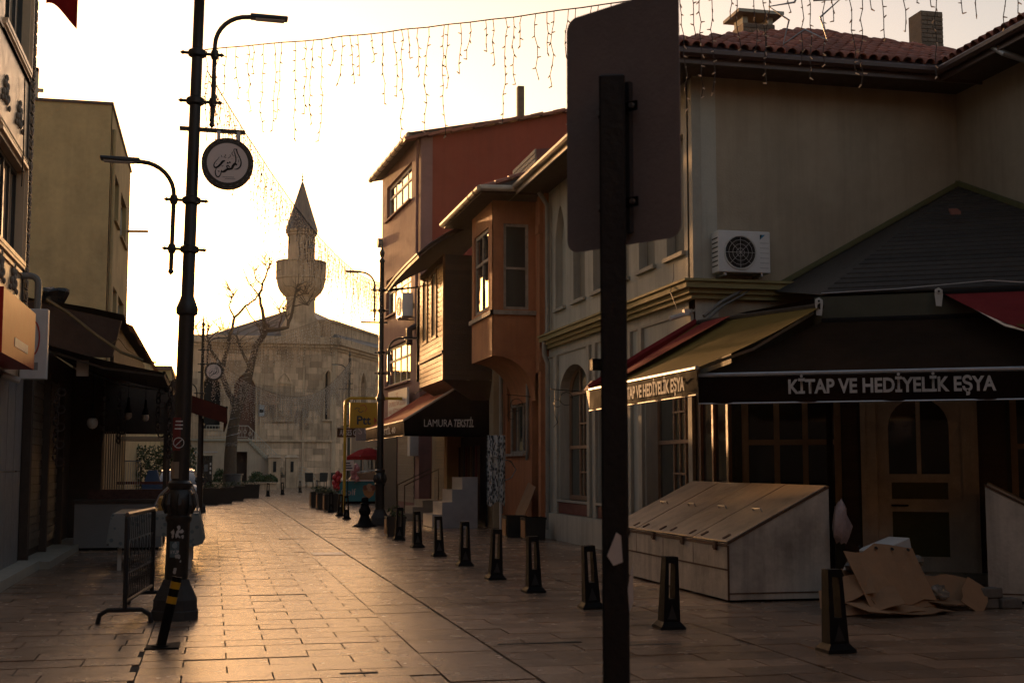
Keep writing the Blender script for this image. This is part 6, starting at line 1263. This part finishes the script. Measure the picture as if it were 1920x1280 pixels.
for i in range(4): MB().box(-3.41, -3.37, 54 + i * 8, 56 + i * 8, 3.5, 5.2).build('window', GLASS, fh)
fb_ = thing('sun_blocker', 'distant block added in the gap beyond the low house to stop the sun', 'building', (-4, 100, 0)); MB().box(-14, -3.1, 98, 130, 0, 8.6).build('wall', CONC, fb_); MB().box(-14.2, -3.0, 97.8, 130.2, 8.6, 8.9).build('coping', GUTTER, fb_)  # added block, keeps the low sun off the paving
for i in range(3):
    for z_ in (1.2, 4.4): window(fb_, (-5.6 - i * 2.4, 98, z_), (1, 0, 0), (0, -1, 0), 1.2, 1.7, WHITEP, GLASS, 2, 1, .08, -.05, sill=.12)
hd_ = thing('garden_hedge', 'dark leafy hedge seen through the stalls behind the car', 'hedge', (-2.4, 63, 0)); l = MB()
for i in range(2600):
    p = Vector((rnd.uniform(-4.2, -.75), 63 + rnd.uniform(-.7, .7), rnd.uniform(0, 1) ** .7 * 2.5 + .12 * math.sin(i))); d1 = Vector((rnd.uniform(-1, 1), rnd.uniform(-1, 1), rnd.uniform(-1, 1))).normalized() * .12; d2 = d1.cross(Vector((rnd.uniform(-1, 1), rnd.uniform(-1, 1), rnd.uniform(-1, 1)))).normalized() * .045
    l.add([p - d1 * .5, p + d2, p + d1, p - d2], [(0, 1, 2, 3)])
tag(l.build('foliage', LEAF, hd_), kind='stuff')
for i in range(6): MB().tube([(-3.9 + i * .6, 63, 0), (-3.9 + i * .6 + .1, 63, 1.6)], .04, 5).build('stem', BARK, hd_)
tl = thing('distant_mast', 'thin distant street light mast in the bright gap', 'lamp post', (-4.9, 100, 0)); MB().tube([(-4.9, 100, 0), (-4.9, 100, 9.3)], .08, 6).build('mast', STEEL, tl); MB().tube([(-5.6, 100, 9.3), (-4.2, 100, 9.3)], .08, 5).build('crossarm', STEEL, tl)

# ------------------------------------------------------------------ left: market stalls
kk = thing('market_kiosk', 'dark timber market kiosk with roller shutters and tarpaulin roof', 'kiosk', (-3, 24, 0))
MB().box(-7, -3.0, 22.2, 37.5, 0, 3.75).build('body', DARKW, kk)
for y0_, y1_ in ((22.6, 24.6), (25.0, 27.0)):
    for i in range(22): b = MB(); b.box(-3.0, -2.965 + .012 * (i % 2), y0_, y1_, .25 + i * .135, .25 + i * .135 + .125); b.build('shutter_slat', SLAT, kk)
MB().box(-2.99, -2.86, 22.3, 22.5, 0, 3.3).build('post', DARKW, kk); MB().box(-2.99, -2.86, 24.7, 24.88, 0, 3.3).build('post', DARKW, kk); MB().box(-2.99, -2.86, 27.1, 27.3, 0, 3.3).build('post', DARKW, kk)
MB().box(-3.05, -2.5, 22.2, 29.5, 0, .12).build('sill_step', STONEC, kk)
tr2 = MB(); nu, nv = 12, 6; vs = []
for j in range(nv + 1):
    for i in range(nu + 1): u, v = i / nu, j / nv; vs.append((-5.2 + 3.5 * v, 25.8 + 11.7 * u, 5.18 - .72 * v - .05 * math.sin(u * 20 + v * 5) - .04 * math.sin(u * 7)))
tr2.add(vs, [(j * (nu + 1) + i, j * (nu + 1) + i + 1, (j + 1) * (nu + 1) + i + 1, (j + 1) * (nu + 1) + i) for j in range(nv) for i in range(nu)]); tr2.build('tarpaulin_roof', TARP, kk, True)
MB().hexa([(-5.2, 25.86, 3.7), (-1.9, 25.86, 3.7), (-1.9, 26.0, 3.7), (-5.2, 26.0, 3.7)], [(-5.2, 25.86, 5.1), (-1.75, 25.86, 4.40), (-1.75, 26.0, 4.40), (-5.2, 26.0, 5.1)]).build('gable_sheet', TARP, kk); MB().box(-1.95, -1.88, 26.0, 37.4, 3.6, 4.4).build('edge_sheet', TARP, kk)
rp = MB(); rp.tube([(-3.1, 25.7, 4.75), (-2.7, 25.6, 4.5), (-2.2, 25.5, 4.1), (-1.7, 25.3, 3.75), (-1.3, 25.2, 3.6)], .03, 5); rp.tube([(-1.9, 25.4, 3.9), (-1.75, 25.3, 4.0), (-1.6, 25.3, 3.8), (-1.45, 25.3, 3.7)], .008, 4); tag(rp.build('rope', mat('rope_tan', (.13, .11, .06), .9), None, loc=(-2.2, 25.5, 4)), 'slack green rope running down over the kiosk roof', 'rope')
kb = MB(); vs = []; rr0 = ((5.05, .28, .2), (5.3, .26, .2), (5.5, .21, .17), (5.62, .25, .2), (5.75, .30, .24), (5.82, .27, .2), (5.84, .05, .05))
for z_, rx, ry in rr0: vs += [(-3.45 + rx * math.cos(a) * rnd.uniform(.8, 1.2), 30 + ry * math.sin(a), z_ - .32 + rnd.uniform(-.03, .03)) for a in [k * math.pi / 5 for k in range(10)]]
kb.add(vs, [(j * 10 + i, j * 10 + (i + 1) % 10, (j + 1) * 10 + (i + 1) % 10, (j + 1) * 10 + i) for j in range(6) for i in range(10)]); tag(kb.build('wrapped_chimney', BLACKP, None, loc=(-3.45, 30, 4.8)), 'chimney wrapped in black plastic on the kiosk roof', 'chimney')
a1, _ = awning('dark brown stall awning nearest the left lamp post', Vector((-2.9, 23.2, 3.72)), Vector((-2.9, 29.6, 3.8)), Vector((-.85, 23.4, 3.25)), Vector((-.85, 29.6, 3.25)), TARP, .12, .05, TARP, IRON, name='stall_awning')
a2, _ = awning('dark red stall awning whose corner reaches past the left lamp post', Vector((-2.9, 31.0, 4.15)), Vector((-2.9, 39.0, 4.15)), Vector((.30, 31.2, 3.0)), Vector((.30, 39.0, 3.0)), fabric('stall_red', (.10, .03, .022), .1), .36, .04, fabric('stall_red_valance', (.13, .045, .03), .12), IRON, name='stall_awning')
ck = MB(); ck.add([(.30, 31.15, 2.98), (-2.9, 31.0, 4.12), (-2.9, 31.0, 3.6), (.30, 31.15, 2.62)], [(0, 1, 2, 3)]); ck.build('side_flap', fabric('stall_red', (.10, .03, .022), .1), a2)
MB().box(-2.35, -2.15, 23.9, 23.96, 3.2, 3.48).build('end_bracket', WHITEP, a1)
for x, y in ((-.3, 31.4), (-.3, 38.6), (-1.0, 29.4)): MB().box(x - .04, x + .04, y - .04, y + .04, 0, 3.0).build('stall_post', DARKW, a2)
MB().box(-2.4, -.62, 30.4, 30.5, 2.35, 3.55).build('shade_board', DARKW, kk); MB().box(-3.0, -2.35, 29.7, 30.5, 0, 3.9).build('shade_box', DARKW, kk)  # dark boxes added to stand for the shaded stall interior
for i, (x, y, z_, r_, l) in enumerate(((-2.15, 25.0, 2.42, .10, 'white globe lamp hanging before the shutters'), (-1.62, 26.5, 2.62, .075, 'left of two bell shaped lamps under the stall awning'), (-1.32, 27.0, 2.60, .075, 'right of two bell shaped lamps under the stall awning'))):
    t = thing('hanging_lamp', l, 'lamp', (x, y, z_), 'lamps under the stall awnings'); ball(MB(), (x, y, z_), r_, 10, 7, sz=1.1).build('globe', mat('opal_glass', (.45, .42, .38), .3), t, True); MB().lathe([(.02, .35), (.03, .2), (.06, .1), (.065, .05)], (x, y, z_), 8).build('cap', IRON, t); MB().tube([(x, y, z_ + .3), (x, y, 3.45)], .008, 4).build('cord', IRON, t)
for i, (x, y, z_, nl) in enumerate(((-.75, 24.8, 3.15, 14), (-.62, 25.2, 3.1, 11), (-1.1, 28.2, 3.2, 10), (-2.2, 27.8, 3.3, 12), (-2.6, 23.6, 2.9, 13), (-.9, 29.0, 3.1, 13), (-2.0, 30.0, 3.3, 12))):
    t = MB(); t.tube([(x, y, z_ + .2), (x, y, z_ - nl * .1)], .006, 4)
    for k in range(nl): a = k * 2.1; t.tube(arc((x + .05 * math.cos(a), y + .04 * math.sin(a), z_ - k * .1), .07, 0, 6.28, 7, (math.cos(a), math.sin(a), 0)), .016, 4)
    tag(t.build('hanging_strand', mat('dried_strand', (.05, .03, .022), .8, .4, 20), None, loc=(x, y, z_)), ['dark strand of rings nearest the lamp post under the awning', 'dark strand of rings just behind the nearest strand', 'dark strand of rings deep under the first awning', 'dark strand of rings by the inner shutters', 'dark strand of red rings hung on the first shutter', 'dark strand of rings at the far end of the first awning', 'dark strand of rings at the back of the stalls'][i], 'goods', 'strands of goods hanging under the stall awnings')
# counter, table, glass case
ct = thing('stall_counter', 'low dark stall counter with patterned top edge in the left shade', 'counter', (-2.0, 27.5, 0)); MB().box(-2.6, -.95, 26.9, 27.7, .05, .92).build('front', GREYP, ct); MB().box(-2.65, -.9, 26.85, 27.75, .92, .98).build('top', DARKW, ct); MB().box(-2.4, -.9, 27.4, 27.45, .98, 1.17).build('patterned_back', mat('floral_cloth', (.10, .05, .04), .9, .6, 14), ct); MB().box(-2.5, -1.0, 26.95, 27.6, 0, .05).build('skid', IRON, ct)
tb = thing('cloth_covered_table', 'trestle table under a blue grey floral cloth behind the barrier', 'table', (-.85, 22.6, 0))
FLOR = mat('floral_oilcloth', (.34, .38, .37), .6, .9, 4.5, .2, 20, stain=.6)
MB().box(-1.50, -.22, 21.6, 24.0, .84, .87).build('top', DARKW, tb)
add_pattern(FLOR, 11, .34, 1, (.09, .12, .125), (.19, .20, .19))
cm_ = MB(); per = [(-1.52 + 1.32 * i / 10, 21.57) for i in range(11)] + [(-.20, 21.57 + 2.45 * i / 10) for i in range(1, 11)] + [(-.2 - 1.32 * i / 10, 24.02) for i in range(1, 11)] + [(-1.52, 24.02 - 2.45 * i / 10) for i in range(1, 10)]
vs = []; n = len(per); cxm, cym = -.86, 22.8
for k, (dz_, o) in enumerate(((.885, 0), (.84, .015), (.62, .05), (.45, .07))):
    for i, (x, y) in enumerate(per): w_ = o * (1 + .7 * math.sin(i * 1.9)); vs.append((x + (1 if x > cxm else -1) * w_, y + (1 if y > cym else -1) * w_ * .6, dz_ - (.10 * math.sin(i * .9) if k == 3 else 0)))
cm_.add(vs, [(k * n + i, k * n + (i + 1) % n, (k + 1) * n + (i + 1) % n, (k + 1) * n + i) for k in range(3) for i in range(n)] + [tuple(range(n))]); cm_.build('cloth', FLOR, tb, True)
for x in (-1.4, -.32):
    for y in (21.75, 23.85): MB().box(x - .03, x + .03, y - .03, y + .03, 0, .84).build('leg', WHITEP, tb)
gc = thing('glass_display_case', 'curved glass display case with amber goods on the floral table', 'display case', (-.6, 23, .89))
CG = clear_glass('case_glass', (.95, .88, .7), .8); n = 8; pr_ = [(-.95, .89)] + [(-.95 + .12 + (.62) * k / n, .89 + .52 * math.sin(math.pi / 2 * min(1, .35 + k / n))) for k in range(n // 2)] + [(-.45, 1.41), (-.33, 1.30), (-.25, 1.12), (-.22, .89)]
for y in (22.2, 23.8): g2 = MB(); g2.tube([(x, y, z_) for x, z_ in pr_], .014, 5); g2.build('frame', STEEL, gc)
g2 = MB(); N_ = len(pr_); g2.add([(x, y, z_) for y in (22.2, 23.8) for x, z_ in pr_], [(i, i + 1, N_ + i + 1, N_ + i) for i in range(N_ - 1)]); g2.build('glass', CG, gc); MB().box(-.96, -.2, 22.18, 23.82, .885, .91).build('tray', STEEL, gc); MB().box(-.85, -.3, 22.3, 23.7, .91, 1.12).build('goods', mat('amber_goods', (.42, .24, .06), .5, .5, 20, .8, 25), gc)

# ------------------------------------------------------------------ parked car, ticket kiosk
car = thing('parked_car', 'dark parked car with bright reflecting roof half hidden by the left stalls', 'car', (-1.7, 55, 0)); CB = mat('car_paint', (.06, .06, .062), .18, .1, 3, 0, coat=.8, rvar=.03)
def loft(secs): # sections across the car: (y, list of (x,z))
    b = MB(); k = len(secs[0][1]); vs = [(x, y, z_) for y, pts in secs for x, z_ in pts]; b.add(vs, [(r_ * k + i, r_ * k + (i + 1) % k, (r_ + 1) * k + (i + 1) % k, (r_ + 1) * k + i) for r_ in range(len(secs) - 1) for i in range(k)] + [tuple(range(k)), tuple(range(len(vs) - 1, len(vs) - 1 - k, -1))]); return b
def sec_(w_, zt, zs): return [(-1.75 - w_, .28), (-1.75 - w_ * 1.02, .55), (-1.75 - w_ * .97, zs), (-1.75 - w_ * .80, zt), (-1.75, zt + .03), (-1.75 + w_ * .80, zt), (-1.75 + w_ * .97, zs), (-1.75 + w_ * 1.02, .55), (-1.75 + w_, .28)]
loft([(52.9, sec_(.70, .62, .55)), (53.1, sec_(.84, .78, .70)), (54.1, sec_(.90, .95, .86)), (56.9, sec_(.90, 1.0, .90)), (57.2, sec_(.82, .9, .8))]).build('body', CB, car, True)
def cab(w0, w1, z0_, z1_): return [(-1.75 - w0, z0_), (-1.75 - w1, z1_), (-1.75, z1_ + .03), (-1.75 + w1, z1_), (-1.75 + w0, z0_)]
loft([(54.0, cab(.80, .78, .93, .95)), (54.75, cab(.84, .62, .93, 1.40)), (55.4, cab(.84, .66, .93, 1.50)), (56.5, cab(.84, .64, .93, 1.46)), (57.1, cab(.80, .76, .93, 1.0))]).build('cabin_glass', GLASSB, car, True)
rf_ = MB(); rf_.hexa([(-2.38, 54.75, 1.41), (-1.12, 54.75, 1.41), (-1.10, 56.5, 1.47), (-2.40, 56.5, 1.47)], [(-2.3, 54.8, 1.46), (-1.2, 54.8, 1.46), (-1.2, 56.45, 1.55), (-2.3, 56.45, 1.55)]); rf_.build('roof', mat('roof_sheen_tone', (.45, .44, .42), .2, .05, 3, 0, coat=.6), car, True)  # roof coloured paler than the body to look brightly reflecting
for x in (-2.6, -.9):
    for y in (53.75, 56.4): w_ = MB(); w_.frame((x, y, .32), (0, 1, 0), (1, 0, 0)); w_.prism([(.32 * math.cos(a * .3927), .32 * math.sin(a * .3927)) for a in range(16)], -.1, .1); wo2 = w_.build('wheel', BLACKP, car); w_ = MB(); w_.frame((x, y, .32), (0, 1, 0), (1, 0, 0)); w_.prism([(.2 * math.cos(a * .628), .2 * math.sin(a * .628)) for a in range(10)], -.11, .11); w_.build('rim', STEEL, wo2)
for x in (-2.35, -1.15): MB().box(x - .16, x + .16, 52.88, 52.98, .58, .70).build('headlight', WHITES, car)
MB().box(-2.1, -1.4, 52.88, 52.92, .36, .46).build('number_plate', WHITES, car); MB().box(-2.35, -1.15, 52.87, 52.9, .30, .34).build('bumper_trim', STEEL, car)
car.location.x += .4
for x in (-2.75, -.75): MB().box(x - .1 + .4, x + .1 + .4, 54.2, 54.35, .95, 1.07).build('mirror', CB, car)
tk = thing('ticket_kiosk', 'dark upright kiosk with flat canopy left of the tree', 'kiosk', (-.4, 78, 0)); MB().box(-.85, .0, 78, 78.8, 0, 2.25).build('cabinet', BLACKP, tk); MB().box(-1.15, .3, 77.7, 79, 2.42, 2.5).build('canopy', STEEL, tk); MB().box(-.8, -.7, 78.3, 78.4, 2.25, 2.42).build('canopy_post', IRON, tk); MB().box(-.45, -.25, 77.98, 78.0, 1.35, 1.75).build('screen', mat('screen_grey', (.12, .14, .16), .3), tk)
for z_ in (1.2, 1.45, 1.7): MB().box(-.14, -.06, 77.98, 78.0, z_, z_ + .14).build('label', WHITES, tk)

# ------------------------------------------------------------------ strings of icicle lights
def string(label, p0, p1, sag, spacing, lmin, lmax, wr, br_, each=True, seed=1, mid=None):
    r2 = random.Random(seed); p0, p1 = Vector(p0), Vector(p1); t = thing('icicle_lights', label, 'string lights', p0, 'strings of icicle lights across the street')
    L = (p1 - p0).length; N = int(L / spacing); pts = []
    def cpt(u): q = p0.lerp(p1, u); q.z -= sag * 4 * u * (1 - u); return q
    MB().tube([cpt(i / 60) + Vector((0, 0, r2.uniform(-1, 1) * wr * 1.5)) for i in range(61)], wr * 1.5, 4).build('cable', WIRE, t)
    acc = MB(); accb = MB()
    for i in range(N):
        u = (i + r2.uniform(.15, .85)) / N; q = cpt(u); ln_ = lmin + (lmax - lmin) * r2.random() ** 1.3; k = max(4, int(ln_ / .1)); pp_ = [q]; off = Vector((0, 0, 0)); ph = r2.uniform(0, 6)
        for j in range(1, k + 1):
            off += Vector((r2.uniform(-1, 1), r2.uniform(-1, 1), 0)) * .017
            pp_.append(q + off + Vector((.008 * math.sin(j * 2 + ph), 0, -ln_ * j / k)))
        b = MB() if each else acc; b.tube(pp_, wr, 3, False)
        bb_ = b if each else accb
        for j in range(1, k + 1):
            if each or j % 1 == 0:
                d_ = Vector((r2.uniform(-1, 1), r2.uniform(-1, 1), r2.uniform(-.8, .3))).normalized()
                if each: b.tube([pp_[j], pp_[j] + d_ * br_ * 4.5], [br_, br_ * .55], 4)
                else: octa(bb_, pp_[j] + d_ * .03, br_)
        if each:
            lo = b.build('light_drop', WIRE, t); lo.data.materials.append(BULB); nw = (len(pp_) - 1) * 3
            for pi2, pg_ in enumerate(lo.data.polygons): pg_.material_index = 1 if pi2 >= nw else 0
    if not each: tag(acc.build('drop_wires', WIRE, t), kind='stuff'); tag(accb.build('bulbs', BULB, t), kind='stuff')
    return t
# things seen through the stalls
pg = thing('pergola', 'small timber pergola with slatted roof seen through the stalls', 'pergola', (-2.4, 46, 0))
for x in (-3.3, -1.5):
    for y in (44.5, 47.5): MB().box(x - .05, x + .05, y - .05, y + .05, 0, 2.5).build('post', DARKW, pg)
for i in range(9): MB().box(-3.5, -1.3, 44.3 + i * .4, 44.42 + i * .4, 2.5, 2.6).build('slat', WOODP, pg)
for z_ in (.55, .8, 1.05): MB().box(-3.5, -1.3, 44.40, 44.46, z_, z_ + .09).build('rail', mat('red_rail', (.12, .03, .022), .6), pg)
bt_ = MB(); bt_.hexa([(-2.35, 48, 1.0), (-1.75, 48, 1.0), (-1.75, 48.6, 1.0), (-2.35, 48.6, 1.0)], [(-2.2, 48.1, 1.5), (-1.9, 48.1, 1.5), (-1.9, 48.5, 1.5), (-2.2, 48.5, 1.5)]); bt_.box(-2.4, -1.7, 47.95, 48.65, 0, 1.0); tag(bt_.build('blue_stand', mat('blue_cloth', (.05, .10, .22), .7), None, loc=(-2, 48.3, 0)), 'blue covered stand seen through the stalls beyond the counter', 'stand')
fc = thing('fringe_curtain', 'pale fringed curtain hanging in the stall doorway', 'curtain', (-2.1, 30.3, 1))
for i in range(9): MB().tube([(-2.3 + i * .05, 30.3, 2.4), (-2.3 + i * .05 + rnd.uniform(-.01, .01), 30.3, 1.7), (-2.3 + i * .05, 30.3, 1.0)], .018, 4).build('fringe', mat('fringe_pale', (.30, .25, .17), .8), fc)
bs = thing('wire_basket_stand', 'wire basket stand beside the fringed curtain in the stalls', 'stand', (-1.7, 30, 0))
for i in range(7): MB().tube([(-1.85 + i * .05, 30, .9), (-1.85 + i * .05, 30, 1.75)], .008, 4).build('wire', STEEL, bs)
MB().tube([(-1.87, 30, 1.75), (-1.53, 30, 1.75)], .014, 5).build('rim', STEEL, bs); MB().box(-1.87, -1.53, 29.9, 30.1, 0, .9).build('base', DARKW, bs)
string('nearest string of icicle lights rising from the left lamp post to upper right', (-.18, 14.65, 6.27), (12.3, 7.2, 7.15), .32, .115, .3, 1.2, .0048, .0085, True, 3)
string('string of icicle lights running from the left lamp post to the right lamp post', (-.15, 14.9, 6.1), (4.5, 36.2, 6.75), .55, .12, .35, 1.1, .0045, .0085, True, 5)
string('string of icicle lights between the right lamp post and the second left lamp post', (-.4, 48.2, 6.3), (4.5, 36.6, 6.6), .55, .085, .4, 1.3, .0028, .015, False, 6)
string('string of icicle lights sagging over the tree toward the mosque', (-.4, 48.5, 5.9), (10.0, 98.5, 9.6), 2.2, .13, .6, 1.8, .0035, .022, False, 7)
string('lowest far string of icicle lights before the mosque wall', (1.6, 84.5, 7.0), (11.5, 80.0, 6.9), .5, .09, .5, 1.4, .0035, .020, False, 8)
st_ = MB(); c = Vector((5.35, 11.05, 5.92)); pts = []
for i in range(11): a = math.pi / 2 + i * math.pi / 5; r_ = .34 if i % 2 == 0 else .15; pts.append(c + Vector((r_ * math.cos(a) * .88, -r_ * math.cos(a) * .5, r_ * math.sin(a) - .05)))
st_.tube(pts, .011, 5); st_.tube([c + Vector((0, 0, .28)), c + Vector((0, 0, .65))], .004, 3); tag(st_.build('star_ornament', STEEL, None, loc=c), 'thin metal star hanging among the icicle lights at the top', 'ornament')

# ------------------------------------------------------------------ unseen houses added behind the viewpoint to shade camera-facing walls
REAR = mat('rear_render', (.17, .13, .10), .9, .15, 1, stain=.2)
def rear(label, x0, x1, y0, y1, h, facing):
    t = thing('shade_house', label, 'house', ((x0 + x1) / 2, (y0 + y1) / 2, 0), 'unseen houses added for shade behind the viewpoint')
    MB().box(x0, x1, y0, y1, 0, h).build('wall', REAR, t); MB().hexa([(x0 - .4, y0 - .4, h), (x1 + .4, y0 - .4, h), (x1 + .4, y1 + .4, h), (x0 - .4, y1 + .4, h)], [(x0 + 2, y0 + 2, h + 1.6), (x1 - 2, y0 + 2, h + 1.6), (x1 - 2, y1 - 2, h + 1.6), (x0 + 2, y1 - 2, h + 1.6)]).build('roof', TILE, t)
    for fl_ in range(int(h // 3.2)):
        for k in range(3):
            q = (k + .5) / 3
            if facing == 'x+': o, u, d = (x1 + .0, y0 + (y1 - y0) * q - .6, 1 + fl_ * 3.2), (0, 1, 0), (1, 0, 0)
            elif facing == 'x-': o, u, d = (x0 - .0, y0 + (y1 - y0) * q + .6, 1 + fl_ * 3.2), (0, -1, 0), (-1, 0, 0)
            else: o, u, d = (x0 + (x1 - x0) * q + .6, y1, 1 + fl_ * 3.2), (-1, 0, 0), (0, 1, 0)
            window(t, o, u, d, 1.2, 1.6, WHITEP, GLASS, 2, 1, .07, -.06, sill=.1)
rear('unseen row house added for shade behind the viewpoint, left side', -12, -3.1, -12, 9.9, 11, 'x+')
rear('unseen row house added for shade behind the viewpoint, right side', 11.5, 20, -12, 8.6, 9.5, 'x-')
rear('unseen tall house added for shade across the street behind the viewpoint', -12, 20, -24, -14, 13, 'y+')
# ------------------------------------------------------------------ evening haze
hz = bpy.data.materials.new('evening_haze'); hz.use_nodes = True; t = hz.node_tree; t.nodes.clear()
ho = t.nodes.new('ShaderNodeOutputMaterial'); vp = t.nodes.new('ShaderNodeVolumePrincipled'); vp.inputs['Color'].default_value = (.95, .90, .84, 1); vp.inputs['Density'].default_value = .00008; vp.inputs['Anisotropy'].default_value = .65
t.links.new(vp.outputs[0], ho.inputs['Volume'])
h_ = MB(); h_.box(-60, 60, -40, 145, -1.1, 27.5); tag(h_.build('haze', hz), 'thin warm evening haze filling the street', 'haze', kind='stuff')
